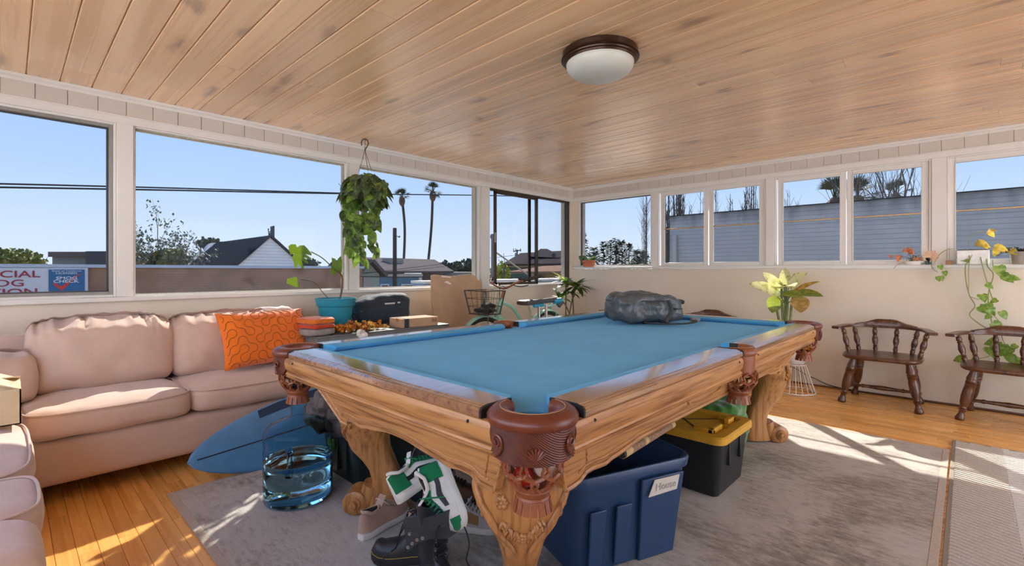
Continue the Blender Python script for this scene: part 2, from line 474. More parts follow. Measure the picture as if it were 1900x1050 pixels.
# frieze boards between casing and ceiling, one object per board on shared mesh
bwid = .1455
def frieze(side, wall, u0, u1, start):
    base = WB(side); c = .003
    base.bx(c/2, bwid-c/2, -.010, 0, HZ-.002, CEIL-.03)
    me = base.mesh('frieze_board'); me.materials.append(valance_m)
    me.transform(Matrix.Translation(-(mapL(0, 0, 0) if side == 'L' else mapR(0, 0, 0))))
    u = start
    while u > u0: u -= bwid
    u += bwid
    while u + bwid < u1:
        o = bpy.data.objects.new('frieze_board', me); COL.objects.link(o); o.parent = wall
        o.location = mapL(u, 0, 0) if side == 'L' else mapR(u, 0, 0)
        m = o.modifiers.new('bevel', 'BEVEL'); m.width = .002; m.segments = 1
        u += bwid
frieze('L', wl, RX0, WX, .1136)
frieze('R', wr, RY0, WY, .02)

def trim(n, side, boxes, mat, label, bevel=.004):
    w = WB(side)
    for b in boxes: w.bx(*b)
    o = struct(w.build('trim_%d' % n, mat, bevel=bevel)); o['label'] = label; return o
trim(1, 'L', [(RX0, WX, -.035, TH*.35, LZ0-.03, LZ0)], white, 'white window sill above the sofa')
trim(2, 'R', [(RY0, WY, -.045, TH*.35, RZ0-.028, RZ0)], white, 'white window sill above the chairs')
for n, side, u0, u1 in ((3, 'L', RX0, WX), (4, 'R', RY0, WY)):
    w = WB(side); mp = w.m
    prof = [(0, CEIL), (-.012, CEIL-.004), (-.016, CEIL-.016), (-.024, CEIL-.022), (-.026, CEIL-.0005)]
    prof = [(-.0, CEIL-.042), (-.012, CEIL-.040), (-.016, CEIL-.026), (-.028, CEIL-.016), (-.032, CEIL-.0005), (0, CEIL-.0005)]
    a = [mp(u0, p[0], p[1]) for p in prof]; b = [mp(u1, p[0], p[1]) for p in prof]
    w.prism(a, b); o = struct(w.build('trim_%d' % n, white)); o['label'] = 'white cove moulding under the ceiling'
trim(5, 'L', [(RX0, WX, -.016, .01, LZ1-.002, HZ-.004), (RX0, WX, -.022, .0, HZ-.012, HZ)], white, 'white head casing over the left windows', .003)
trim(6, 'R', [(RY0, WY, -.016, .01, RZ1-.002, HZ-.004), (RY0, WY, -.022, .0, HZ-.012, HZ)], white, 'white head casing over the right windows', .003)
bb = struct(WB('R').bx(RY0, WY, -.014, 0, 0, .016).build('baseboard_right', plain('base_shoe', S(120, 72, 40), .5), bevel=.004))
bb = struct(WB('L').bx(RX0, WX, -.014, 0, 0, .016).build('baseboard_left', MAT['base_shoe'], bevel=.004))
# shallow painted post faces
def posts(side, spans, z0, z1, n):
    w = WB(side)
    for a, b in spans: w.bx(a, b, -.012, .012, z0, z1)
    o = struct(w.build('trim_%d' % n, white, bevel=.003)); o['label'] = 'white window posts'
posts('L', [(openL[i][1]+.002, openL[i+1][0]-.002) for i in range(3)], LZ0, LZ1+.004, 8)
posts('R', [(uR(1437)+.002, uR(1421)-.002), (uR(1757)+.002, uR(1728)-.002), (uR(1220)+.002, uR(1210)-.002)], RZ0, RZ1+.004, 9)

# ---- windows
def frame_boxes(w, u0, u1, z0, z1, v0, v1, t):
    w.bx(u0, u0+t, v0, v1, z0, z1); w.bx(u1-t, u1, v0, v1, z0, z1)
    w.bx(u0+t, u1-t, v0, v1, z0, z0+t); w.bx(u0+t, u1-t, v0, v1, z1-t, z1)
def window(n, side, label):
    e = bpy.data.objects.new('window_%d' % n, None); COL.objects.link(e); e['kind'] = 'structure'; e['label'] = label
    return e
def pane(side, e, u0, u1, z0, z1, v): WB(side).bx(u0, u1, v, v+.004, z0, z1).build('pane', glass, e)
# left wall, 1: aluminium slider with white stop
u0, u1 = openL[0]; e = window(1, 'L', 'aluminium framed picture window above the sofa corner')
w = WB('L'); frame_boxes(w, u0, u1, LZ0, LZ1, .0, .05, .016); w.build('stop', white, e, bevel=.003)
w = WB('L'); frame_boxes(w, u0+.016, u1-.016, LZ0+.014, LZ1-.014, .012, .055, .022); w.build('frame', alum, e, bevel=.002)
w = WB('L'); frame_boxes(w, u0+.038, u1-.038, LZ0+.034, LZ1-.034, .03, .05, .010); w.build('gasket', plain('gasket', S(70, 70, 70), .6), e)
pane('L', e, u0+.046, u1-.046, LZ0+.042, LZ1-.042, .042)
# left wall, 2 and 3: fixed panes with thin stops
for i, n, lab in ((1, 2, 'wide fixed picture window behind the sofa'), (2, 3, 'fixed picture window behind the cardboard sheet')):
    u0, u1 = openL[i]; e = window(n, 'L', lab)
    w = WB('L'); frame_boxes(w, u0, u1, LZ0, LZ1, .006, .05, .010); w.bx(u1-.032, u1-.010, .0, .05, LZ0, LZ1); w.build('stop', white, e, bevel=.003)
    w = WB('L'); frame_boxes(w, u0+.010, u1-.032, LZ0+.010, LZ1-.010, .034, .05, .006); w.build('putty', plain('old_putty', S(178, 172, 160), .8, .3, 60), e)
    pane('L', e, u0+.012, u1-.034, LZ0+.012, LZ1-.012, .042)
# left wall, 4: bronze slider
u0, u1 = openL[3]; e = window(4, 'L', 'bronze aluminium sliding window by the room corner')
w = WB('L'); w.bx(u0, u1, .012, .07, LZ1-.022, LZ1); w.bx(u1-.035, u1, .012, .07, LZ0, LZ1); w.bx(u0, u0+.008, .012, .07, LZ0, LZ1); w.bx(u0, u1, .03, .07, LZ0, LZ0+.012); w.build('frame', bronze, e, bevel=.002)
s0, s1, s2 = uL(919), uL(987.5), uL(1000)
w = WB('L'); zt = LZ1-.02
w.bx(s0, s0+.040, .014, .034, LZ0, zt); w.bx(s2-.040, s2, .014, .034, LZ0, zt); w.bx(s0, s2, .014, .034, LZ0, LZ0+.034); w.bx(s0, s2, .014, .034, zt-.034, zt)
w.build('sash', bronze, e, bevel=.002)
WB('L').bx(s0+.002, s0+.020, .004, .016, 1.50, 1.62).build('latch', alum, e, bevel=.003)
pane('L', e, s0+.035, s2-.035, LZ0+.03, zt-.03, .022)
w = WB('L'); w.bx(s1-.022, s1+.022, .040, .060, LZ0, zt); w.build('meeting_stile', bronze, e, bevel=.002)
pane('L', e, s2-.03, u1-.03, LZ0+.005, zt, .05)
pane('L', e, u0+.006, s0+.036, LZ0+.005, zt, .055)  # extra pane across the open gap, added to dim the sky there
# right wall, 5: fixed
u0, u1 = openR[0]; e = window(5, 'R', 'fixed window next to the room corner over the terracotta pot')
w = WB('R'); frame_boxes(w, u0, u1, RZ0, RZ1, .0, .05, .022); w.build('stop', white, e, bevel=.004)
w = WB('R'); frame_boxes(w, u0+.022, u1-.022, RZ0+.022, RZ1-.022, .02, .05, .008); w.build('gasket', MAT['gasket'], e)
pane('R', e, u0+.025, u1-.025, RZ0+.025, RZ1-.025, .04)
# right wall, 6-8: paired sashes with a brass storm rail
MUN = 1.672
def pair(n, op, splits, label):
    u0, u1 = op; e = window(n, 'R', label)
    w = WB('R'); frame_boxes(w, u0, u1, RZ0-.004, RZ1, -.004, .05, .016); w.build('stop', white, e, bevel=.004)
    for a, b in splits:
        w = WB('R'); frame_boxes(w, a-.052, b+.052, RZ0, RZ1-.012, .012, .045, .052-.006); w.build('sash', white, e, bevel=.004)
        w = WB('R'); frame_boxes(w, a-.008, b+.008, RZ0+.038, RZ1-.052, .006, .03, .007); w.build('bead', white, e, bevel=.002)
        pane('R', e, a-.012, b+.012, RZ0+.03, RZ1-.045, .03)
        w = WB('R'); w.bx(a-.005, b+.005, .008, .029, MUN-.006, MUN+.006); w.build('storm_rail', brass, e, bevel=.002)
pair(6, openR[1], [(uR(1305), uR(1232.5)), (uR(1408), uR(1323))], 'double sash window over the hidden chairs')
pair(7, openR[2], [(uR(1557.5), uR(1453)), (uR(1709), uR(1583))], 'double sash window over the low spindle-back chair')
y8 = uR(1774); pair(8, openR[3], [(y8-.62, y8), (-1.56, y8-.72)], 'double sash window behind the white planter')

# light switch plate seam on the right wall corner: a joint strip
WB('R').bx(3.86, 3.868, -.002, 0, 0, RZ0-.03).build('panel_seam', cream, wr)

# ================================================================== outside
GZ = -1.4
gm = plain('yard_ground', S(150, 140, 124), .9, .15, 1.5)
struct(MB().box(-70, -60, GZ-.2, 90, 110, GZ).build('ground', gm))['label'] = 'ground outside the house'
stucco = plain('bounce_stucco', S(178, 186, 198), .8, .03, 2)  # finish of the added bounce blocks
# unseen blocks added behind the camera to bounce sunlight into the room
for nm, b, lab in (('bounce_block', (-9, -13, GZ, 13, -7.4, 5.2), 'unseen wall block added behind the viewpoint to bounce sun indoors'),
                   ('bounce_block_side', (-12, -6.5, GZ, -6.4, 11, 4.0), 'unseen wall block added beyond the side wall to bounce sun indoors')):
    e = thing(nm, lab, 'house', (b[0], b[1], GZ))
    MB().box(*b).build('wall', stucco, e)
    MB().box(b[0]-.2, b[1]-.2, b[5], b[3]+.2, b[4]+.2, b[5]+.15).build('roof', plain('gravel_roof', S(120, 112, 104), .9), e)

# --- brown building with the smog sign
brown = plain('brown_siding', S(122, 98, 82), .85, .15, 4)
m, t, b = nt('brown_brick')
co = coords(t, (1, 1, 1)); n = node(t, 'ShaderNodeTexNoise', Scale=3.0, Detail=5.0); t.links.new(co, n.inputs[0])
wv = node(t, 'ShaderNodeTexWave', Scale=5.5, Distortion=.4); wv.bands_direction = 'Z'; t.links.new(co, wv.inputs[0])
r = ramp(t, [(.3, S(136, 104, 84)), (.7, S(166, 130, 106))], n.outputs['Fac'])
t.links.new(mix(t, r.outputs[0], S(112, 86, 70), math_n(t, 'MULTIPLY', wv.outputs['Fac'], .35)), b.inputs['Base Color']); b.inputs['Roughness'].default_value = .9
YB = 13.0
xr = onY(672, HY, YB).x
bl = thing('brown_building', 'long low brown brick building with pale metal coping across the street', 'building', (-4, YB, GZ))
MB().box(-9, YB, GZ, xr, YB+5, 1.22).build('wall', m, bl)
MB().box(-9.05, YB-.06, 1.22, xr+.04, YB+5.05, 1.285).build('coping', plain('pale_metal', S(172, 184, 198), .45, .05, metal=.2), bl)
ys = YB-.05
p0, p1 = onY(-130, 497.5, ys), onY(163, 497, ys)
sg = thing('smog_sign', 'white sign with maroon lettering and a blue licence panel on the brown building', 'sign', (p1.x, ys, .5))
zt = onY(80, 497, ys).z
MB().box(p0.x, ys-.02, zt-.62, p1.x, YB-.004, zt).build('board', plain('sign_white', S(196, 200, 206), .6, .03), sg)
maroon = plain('sign_maroon', S(150, 44, 62), .6); sblue = plain('sign_blue', S(44, 98, 142), .6); sred = plain('sign_red', S(200, 58, 60), .6)
def wall_text(txt, pxa, pxb, pya, pyb, Y, mat, parent, bold=.012, name='lettering'):
    me = text_mesh(txt, 1.0, .02, 'CENTER', bold)
    xs = [v.co.x for v in me.vertices]; zs = [v.co.y for v in me.vertices]
    a, b_ = onY(pxa, (pya+pyb)/2, Y), onY(pxb, (pya+pyb)/2, Y); mx = (pxa+pxb)/2
    za, zb = onY(mx, pyb, Y).z, onY(mx, pya, Y).z
    sx = (b_.x-a.x)/(max(xs)-min(xs)); sz = (zb-za)/(max(zs)-min(zs))
    for v in me.vertices:
        x, y, z = v.co
        v.co = (a.x+(x-min(xs))*sx, Y-.008+z*.1, za+(y-min(zs))*sz)
    off = wloc(parent)
    for v in me.vertices: v.co = v.co-off
    me.materials.clear(); me.materials.append(mat)
    o = bpy.data.objects.new(name, me); COL.objects.link(o); o.parent = parent; return o
wall_text('OFFICIAL', -80, 75, 502, 515, ys-.02, maroon, sg)
wall_text('SMOG', -60, 44, 519, 532, ys-.02, maroon, sg)
wall_text('STATION', -92, 69, 536, 549, ys-.02, maroon, sg)
a, b_ = onY(90, 500, ys), onY(157, 500, ys); zb = onY(120, 545, ys).z; zt2 = onY(120, 500, ys).z
bp = MB().box(a.x, ys-.03, zb, b_.x, ys-.018, zt2).build('licence_panel', sblue, sg)
pale = plain('sign_pale', S(214, 222, 228), .6)
wall_text('State of California', 96, 151, 501, 504, ys-.032, pale, bp, .0)['kind'] = 'stuff'
wall_text('LICENSED', 104, 143, 505, 508.5, ys-.032, pale, bp, .01)
wall_text('SMOG', 104, 143, 513, 518.5, ys-.032, pale, bp, .02)
wall_text('CHECK', 99, 147, 519, 524.5, ys-.032, pale, bp, .02)
ck = [onY(x, y, ys-.031) for x, y in ((96.5, 526), (103, 525.5), (113, 531), (125, 524), (138, 512), (152, 507), (138, 517), (125, 530), (116, 538.5), (112, 538))]
MB().prism(ck, [p+Vector((0, -.004, 0)) for p in ck]).build('check_mark', sred, bp)

# --- distant buildings on the left
slate = plain('dark_roof', S(52, 52, 58), 1.0, .12, 6, spec=0.0)
greyb = plain('grey_wall', S(120, 122, 126), .85, .06, 3)
fb = thing('flat_roof_building', 'dark flat-roofed building beyond the smog sign', 'building', onD(140, HY, 34).xy.to_3d()+Vector((0, 0, GZ)))
def facing(D, px0, px1, py0, py1, depth):           # block whose front faces the room, at view depth D
    a, c = onD(px0, py1, D), onD(px1, py0, D); f = FV*depth
    q = [a, Vector((c.x, c.y, a.z)), Vector((c.x, c.y, a.z))+f, a+f]
    return q, c.z
def fblock(D, px0, px1, py0, py1, depth, name, mat, parent, bottom=None):
    q, zt = facing(D, px0, px1, py0, py1, depth)
    if bottom is not None:
        for v in q: v.z = bottom
    return MB().hexa(q+[Vector((v.x, v.y, zt)) for v in q]).build(name, mat, parent)
fblock(34, 97, 190, 476, 520, 6, 'wall', greyb, fb, GZ)
fblock(33.6, 89, 164, 467, 476.5, 7, 'roof', plain('brown_fascia', S(92, 84, 80), .9), fb)
fblock(33, 159, 204, 466, 520, 4, 'stair_block', plain('dark_block', S(72, 72, 76), .9), fb, GZ)
# white house: ridge along Y
whs = plain('white_siding', S(218, 216, 210), .8, .04, 2)
m, t, b = nt('white_clapboard'); co = coords(t); wv = node(t, 'ShaderNodeTexWave', Scale=2.4); wv.bands_direction = 'Z'; t.links.new(co, wv.inputs[0])
r = ramp(t, [(.0, S(214, 212, 208)), (.25, S(246, 244, 238))], wv.outputs['Fac']); t.links.new(r.outputs[0], b.inputs['Base Color']); b.inputs['Roughness'].default_value = .8
Yg = 22.0; Xl, Xr_, Xm = 6.45, 9.40, 7.86; ze, zr = 1.25, 2.60
wh = thing('white_house', 'white clapboard house with a steep dark gable roof', 'house', (Xm, Yg, GZ))
gp = [(Xl, Yg, GZ), (Xr_, Yg, GZ), (Xr_, Yg, ze), (Xm, Yg, zr), (Xl, Yg, ze)]
MB().prism([Vector(p) for p in gp], [Vector((p[0], 29.5, p[2])) for p in gp]).build('wall', m, wh)
slab([(Xl-.15, Yg-.12, ze-.13), (Xm, Yg-.12, zr+.03), (Xm, 29.6, zr+.03), (Xl-.15, 29.6, ze-.13)], .08, 'roof_slope', slate, wh, down=False)
slab([(Xr_+.15, Yg-.12, ze-.13), (Xm, Yg-.12, zr+.03), (Xm, 29.6, zr+.03), (Xr_+.15, 29.6, ze-.13)], .08, 'roof_slope', slate, wh, down=False)
v = MB()
for px, py0, py1 in ((503.5, 420, 444), (507.5, 419, 447)): 
    a, c = onY(px, py1, Yg+.6), onY(px, py0, Yg+.6); v.tube([a, c], .045, 6)
a = onY(498, 424, Yg+.6); v.tube([a, onY(498, 431, Yg+.6), onY(507, 427, Yg+.6)], .03, 6); v.tube([onY(500, 443, Yg+.6), onY(500, 432, Yg+.6)], .05, 6)
v.build('vent_pipe', plain('pipe_grey', S(70, 74, 82), .6), wh)
mp_ = thing('mission_parapet', 'pale curved mission-style parapet beside the white house', 'building', onY(370, HY, 31).xy.to_3d()+Vector((0, 0, GZ)))
out = [(318, 493), (330, 488), (345, 484), (358, 479), (368, 470), (372, 466.5), (382, 466), (383, 460), (388, 454), (396, 450.5), (405, 450), (430, 452), (430, 493)]
pp = [onY(x, y, 31) for x, y in out]; pp = [Vector((pp[0].x, 31, GZ))]+pp+[Vector((pp[-1].x, 31, GZ))]
MB().prism(pp, [p+Vector((0, .5, 0)) for p in pp]).build('wall', plain('parapet_paint', S(178, 184, 192), .8), mp_)
sr = thing('small_gable_house', 'small house gable with a dark roof under the bare tree', 'house', onD(268, HY, 30).xy.to_3d()+Vector((0, 0, GZ)))
pp = [onD(x, y, 30) for x, y in ((236, 550), (292, 550), (292, 493), (262, 474), (236, 493))]
MB().prism(pp, [p+FV*5 for p in pp]).build('wall', plain('tan_wall', S(178, 160, 140), .8), sr)
pa = [onD(x, y, 29.7) for x, y in ((262, 470), (262, 474), (232, 492.5), (229, 491))]; MB().prism(pa, [p+FV*5.4 for p in pa]).build('roof_slope', slate, sr)
pa = [onD(x, y, 29.7) for x, y in ((262, 470), (297, 489), (296, 493), (262, 474))]; MB().prism(pa, [p+FV*5.4 for p in pa]).build('roof_slope', slate, sr)

# --- houses seen through the middle window
def groof(name_, c, **kw): return plain(name_, c, 1.0, .14, 5, spec=.0, **kw)
roofg = groof('grey_shingle', S(98, 92, 90))
sage = plain('sage_siding', S(142, 156, 146), .8, .05); bluew = plain('blue_siding', S(96, 124, 146), .8, .05)
tr_w = plain('house_trim', S(206, 206, 204), .7)
Ys = 14.5
sh = thing('sage_house', 'sage green gabled house beside the brown building', 'house', onY(690, HY, Ys).xy.to_3d()+Vector((0, 0, GZ)))
g0, g1, gk = onY(664, 510, Ys), onY(704, 509, Ys), onY(684, 487, Ys)
pp = [Vector((g0.x, Ys, GZ)), Vector((g1.x, Ys, GZ)), g1, gk, g0]
MB().prism(pp, [p+Vector((0, 2.4, 0)) for p in pp]).build('wall', sage, sh)
for s_, e_ in ((gk, g0), (gk, g1)):
    d = (e_-s_).normalized(); e2 = e_+d*.18
    slab([s_+Vector((0, -.25, .04)), e2+Vector((0, -.25, .04)), e2+Vector((0, 2.4, .04)), s_+Vector((0, 2.4, .04))], .10, 'roof_slope', roofg, sh, down=False)
MB().box(onY(673, HY, Ys).x, Ys-.05, GZ, onY(690, HY, Ys).x, Ys, onY(680, 514, Ys).z).build('garage_door', plain('door_grey', S(150, 150, 148), .7), sh)
Yb = 17.5
bh = thing('blue_house', 'blue-sided house with a wide grey shingle roof', 'house', onY(740, HY, Yb).xy.to_3d()+Vector((0, 0, GZ)))
xa, xb = onY(703, HY, Yb).x, onY(782, HY, Yb).x; zw = onY(740, 508, Yb).z
MB().box(xa, Yb, GZ, xb, Yb+6, zw).build('wall', bluew, bh)
MB().box(xa-.05, Yb-.03, zw-.12, xb+.05, Yb, zw).build('fascia', tr_w, bh); MB().box(xb-.16, Yb-.04, GZ, xb, Yb-.005, zw).build('corner_board', tr_w, bh)
for wx0, wx1, py in ((705, 721, 527), (744, 784, 527)):
    f = MB().box(onY(wx0, HY, Yb).x, Yb-.05, GZ+.6, onY(wx1, HY, Yb).x, Yb-.005, onY(wx0, py, Yb).z).build('window', tr_w, bh)
    MB().box(onY(wx0+2.5, HY, Yb).x, Yb-.06, GZ+.7, onY(wx1-2.5, HY, Yb).x, Yb-.045, onY(wx0, py+2.5, Yb).z).build('pane', plain('dark_pane', S(60, 52, 50), .3), f)
r0, r1 = onY(676, 480, Yb+4.5), onY(806, 484, Yb+4.5); e0, e1 = onY(700, 507, Yb-.3), onY(842, 506, Yb-.3)
slab([r0, r1, e1, e0], .08, 'roof_slope', roofg, bh, down=False)
slab([r1, Vector((e1.x, Yb+9, e1.z)), e1], .08, 'roof_slope', roofg, bh, down=False)
fb2 = MB(); q = onY(722, 487, Yb+3); fb2.box(q.x-.4, Yb+2.2, q.z-.6, q.x+.3, Yb+3, q.z+.2); fb2.build('dormer', plain('dormer_tan', S(160, 150, 132), .8), bh)
ex = fblock(24, 782, 900, 505, 540, 4, 'annex_wall', plain('annex', S(150, 142, 132), .85), bh, GZ)

# --- hip-roofed house through the sliding window
hh = thing('hip_roof_house', 'green two-storey house with a dark hip roof behind the sliding window', 'house', onD(985, HY, 30).xy.to_3d()+Vector((0, 0, GZ)))
fblock(30, 938, 1062, 494, 520, 6, 'wall', plain('green_siding', S(74, 96, 90), .85), hh, GZ)
fblock(29.8, 936, 1062, 492, 495.5, .3, 'eave_band', plain('cream_band', S(176, 162, 136), .8), hh)
hipm = groof('hip_shingle', S(70, 64, 64))
pa = [onD(931, 493.5, 29.4), onD(1062, 492, 29.4), onD(1062, 467, 34), onD(1005, 470, 34), onD(966, 472.5, 34)]
slab([pa[0], pa[1], pa[2], pa[4]], .12, 'roof_slope', hipm, hh, down=False)
pk = [onD(x, y, D_) for x, y, D_ in ((984, 476, 31), (1040, 478, 31), (1027, 467.5, 33), (1015, 461.5, 33.5), (1003, 461.5, 33.5))]
MB().prism(pk, [p+FV*2 for p in pk]).build('roof_peak', hipm, hh)
fblock(29, 1026, 1031, 470, 476, .8, 'chimney', plain('chimney_dark', S(50, 48, 50), .8), hh)
th_ = thing('tan_roof_house', 'low house with a tan shingle roof in front of the green house', 'house', onD(1015, HY, 22).xy.to_3d()+Vector((0, 0, GZ)))
fblock(22, 992, 1075, 508, 520, 4, 'wall', plain('ochre_wall', S(150, 126, 96), .85), th_, GZ)
slab([onD(940, 508, 21.6), onD(1080, 507, 21.6), onD(1080, 493.5, 25), onD(1010, 497, 25)], .1, 'roof_slope', groof('tan_shingle', S(128, 104, 90)), th_, down=False)
for px in (1007, 1037): fblock(21.9, px-3, px+4, 512, 519, .2, 'window', MAT['dark_pane'], th_)
# parapet of the neighbouring flat roof
pr = thing('parapet', 'low parapet with a white coping below the sliding window', 'parapet', (5.2, 6.2, GZ))
zc = onY(985, 517.5, 6.2).z
MB().box(onY(786, HY, 6.2).x, 6.2, GZ, 9.5, 6.5, zc-.04).build('wall', plain('parapet_blue', S(120, 142, 168), .7), pr)
MB().box(onY(786, HY, 6.2).x, 6.15, zc-.04, 9.5, 6.55, zc).build('coping', tr_w, pr)
# grey block wall on the right
m, t, b = nt('grey_block'); co = coords(t); n = node(t, 'ShaderNodeTexNoise', Scale=1.6, Detail=6.0, Roughness=.7); t.links.new(co, n.inputs[0])
wv = node(t, 'ShaderNodeTexWave', Scale=3.6, Distortion=.25); wv.bands_direction = 'Z'; t.links.new(co, wv.inputs[0])
sepz = t.nodes.new('ShaderNodeSeparateXYZ'); tcw = t.nodes.new('ShaderNodeTexCoord'); t.links.new(tcw.outputs['Object'], sepz.inputs[0])
st = node(t, 'ShaderNodeTexNoise', Scale=5.0, Detail=4.0); t.links.new(coords(t, (1, 1, .2)), st.inputs[0])
r = ramp(t, [(.3, S(158, 160, 162)), (.7, S(178, 179, 179))], n.outputs['Fac'])
c1 = mix(t, r.outputs[0], S(140, 141, 143), math_n(t, 'MULTIPLY', math_n(t, 'LESS_THAN', wv.outputs['Fac'], .10), .7))
stain = math_n(t, 'MULTIPLY', ramp(t, [(0, (0, 0, 0, 1)), (.35, (1, 1, 1, 1))], math_n(t, 'ADD', math_n(t, 'SUBTRACT', sepz.outputs[2], 3.62), math_n(t, 'MULTIPLY', math_n(t, 'SUBTRACT', st.outputs['Fac'], .5), .6))).outputs[0], .8)
t.links.new(mix(t, c1, S(58, 56, 56), stain), b.inputs['Base Color']); b.inputs['Roughness'].default_value = .95
XW = 11.0; ye = onX(1243, HY, XW).y
gw = thing('block_wall', 'tall grey painted block wall stained dark along its top', 'wall', (XW, 0, GZ))
gwo = MB().box(XW, -12, GZ, XW+.3, ye, 2.46).build('wall_face', m, gw)
MB().box(XW-.01, -12, 2.46, XW+.32, ye, 2.48).build('wall_top', plain('tar_edge', S(46, 44, 44), .9), gw)
y1 = onX(1251, HY, XW-.1).y
MB().tube([(XW-.08, y1, GZ), (XW-.08, y1, 2.0)], .05, 8).build('downpipe', plain('pipe_white', S(170, 170, 168), .6), gw)

# --- poles, wires
pole_m = plain('pole_wood', S(66, 58, 54), .9, .15, 12)
pe = thing('utility_pole', 'dark wooden utility pole in front of the blue house', 'pole', onD(732.5, HY, 15).xy.to_3d()+Vector((0, 0, GZ)))
a = onD(732.5, 423, 15); MB().tube([(a.x, a.y, GZ), a], [.075, .06], 8).build('post', pole_m, pe)
c = onD(741, 439, 14.6); MB().tube([onD(734, 435, 15), onD(739, 440, 14.7), c], .012, 6).sphere(c, .03, 6, 4).build('insulator', pole_m, pe)
p2 = thing('transformer_pole', 'distant pole with crossarm and transformer above the green house', 'pole', onD(959.5, HY, 45).xy.to_3d()+Vector((0, 0, GZ)))
a = onD(959.5, 463, 45); MB().tube([(a.x, a.y, GZ), a], .07, 6).build('post', pole_m, p2)
v = MB().tube([onD(952.5, 466.5, 45), onD(967, 464, 45)], .05, 5)
for px in (953, 957, 966): v.tube([onD(px, 461, 45), onD(px, 467, 45)], .035, 5)
v.build('crossarm', pole_m, p2)
MB().lathe([(.0, 0), (.09, 0), (.09, .34), (.0, .36)], 10, onD(957, 476, 44.7)).build('transformer', plain('can_grey', S(120, 124, 128), .5), p2)
p3 = thing('mast_pipe', 'grey service mast with a weatherhead beside the sliding window', 'mast', onY(914, HY, 6.9).xy.to_3d()+Vector((0, 0, GZ)))
a = onY(914, 440, 6.9); MB().tube([(a.x, a.y, GZ), a], .03, 8).build('pipe', plain('galvanized', S(98, 102, 108), .5, metal=.4), p3)
MB().sphere(onY(914, 439, 6.85), (.05, .05, .06), 10, 8).build('weatherhead', MAT['galvanized'], p3)
MB().tube([onY(915, 466, 6.9), onY(920, 468, 7.1), onY(989, 516, 9.5)], .018, 6).build('guy_rod', plain('rod_tan', S(128, 120, 112), .6), p3)
wire_m = plain('wire_black', S(38, 38, 44), .7)
def wire(pts, r, label):
    tag(MB().tube(bez(pts, 6), r, 5).build('power_line', wire_m), label, 'wire', 'overhead wires outside')
wire([onY(-140, 338, 9), onY(0, 341, 9), onY(320, 349, 9), onY(640, 358.5, 9)], .012, 'upper of the two thick cables crossing the sky above the sofa')
wire([onY(-140, 345, 9.05), onY(0, 347.5, 9.05), onY(320, 353, 9.05), onY(640, 359.5, 9.05), onY(900, 362.5, 9.05), onY(1010, 366, 9.05)], .013, 'long thick cable crossing the sky past both palms')
wire([onY(560, 522, 14), onY(760, 497, 14), onY(960, 473, 14)], .008, 'thin service wire rising over the blue house roof')
wire([onY(620, 508, 14.4), onY(760, 501, 14.4), onY(910, 484, 14.4)], .008, 'thin sagging wire over the grey shingle roof')
wire([onY(640, 513, 12), onY(820, 510, 12), onY(900, 470, 12)], .014, 'slanting dark cable behind the cardboard sheet')

# --- trees
def leaves_mb(c, rad, n, size, seed, hang=0.0, flat=.5):
    rr = random.Random(seed); m_ = MB()
    for i in range(n):
        while True:
            q = Vector((rr.uniform(-1, 1), rr.uniform(-1, 1), rr.uniform(-1, 1)))
            if .25 < q.length < 1: break
        p = Vector(c)+Vector((q.x*rad[0], q.y*rad[1], q.z*rad[2]))
        s = size*rr.uniform(.6, 1.4); d = Vector((rr.uniform(-1, 1), rr.uniform(-1, 1), rr.uniform(-1, 1)-hang)).normalized()
        M3 = frame_from(d, (rr.uniform(-1, 1), rr.uniform(-1, 1), rr.uniform(-.2, 1)))
        m_.add([p, p+M3 @ Vector((s*flat, s*.5, s*.08)), p+M3 @ Vector((0, s, 0)), p+M3 @ Vector((-s*flat, s*.5, s*.08))], [(0, 1, 2, 3)])
    return m_
def branchy(base, h, spread, seed, levels=4, r0=.12, up=.5, kids=3):
    rr = random.Random(seed); m_ = MB(); tips = []
    def grow(p, d, L, r, lv):
        pts = [p]; q = p; dd = d.copy()
        for i in range(3):
            dd = (dd+Vector((rr.uniform(-1, 1), rr.uniform(-1, 1), rr.uniform(-.3, .8)*up))*.16).normalized(); q = q+dd*L/3; pts.append(q)
        m_.tube(pts, [r, r*.85, r*.7, r*.55], 4 if lv < levels-1 else 5)
        if lv == 0: tips.append(q); return
        for k in range(kids):
            dn = (dd*1.0+Vector((rr.uniform(-1, 1), rr.uniform(-1, 1), rr.uniform(-.2, 1)*up))*spread).normalized()
            grow(pts[1+k % 3], dn, L*rr.uniform(.55, .8), r*.5, lv-1)
    grow(Vector(base), Vector((0, 0, 1)), h*.45, r0, levels)
    return m_, tips
fol_dark = plain('foliage_dark', S(52, 66, 48), .8, .35, 2.0); fol_olive = plain('foliage_olive', S(112, 118, 62), .8, .35, 2.0)
fol_grey = plain('foliage_grey', S(108, 116, 96), .8, .35, 2.0); twig = plain('twig_bark', S(92, 84, 78), .9, .2)
def leafy(name, label, px, py, D, rx, rz, mat, n, size, seed, trunk=True, group=None):
    c = onD(px, py, D); e = thing(name, label, 'tree', (c.x, c.y, GZ), group)
    leaves_mb(c, (rx, rx, rz), n, size, seed).build('foliage', mat, e, kind='stuff')
    if trunk:
        mb, _ = branchy((c.x, c.y, GZ), (c.z-GZ)*1.2, .5, seed, 3, .16); mb.build('trunk', twig, e)
    return e
leafy('leafy_tree', 'round olive-green tree above the smog sign lettering', 15, 481, 40, 2.2, .75, fol_olive, 900, .35, 1)
leafy('leafy_tree', 'small olive shrub tree right of the distant pole', 62, 489, 47, .9, .5, fol_olive, 250, .3, 2)
pq = thing('distant_pole', 'tiny crossarm pole between the two olive trees', 'pole', onD(43, HY, 60).xy.to_3d()+Vector((0, 0, GZ)))
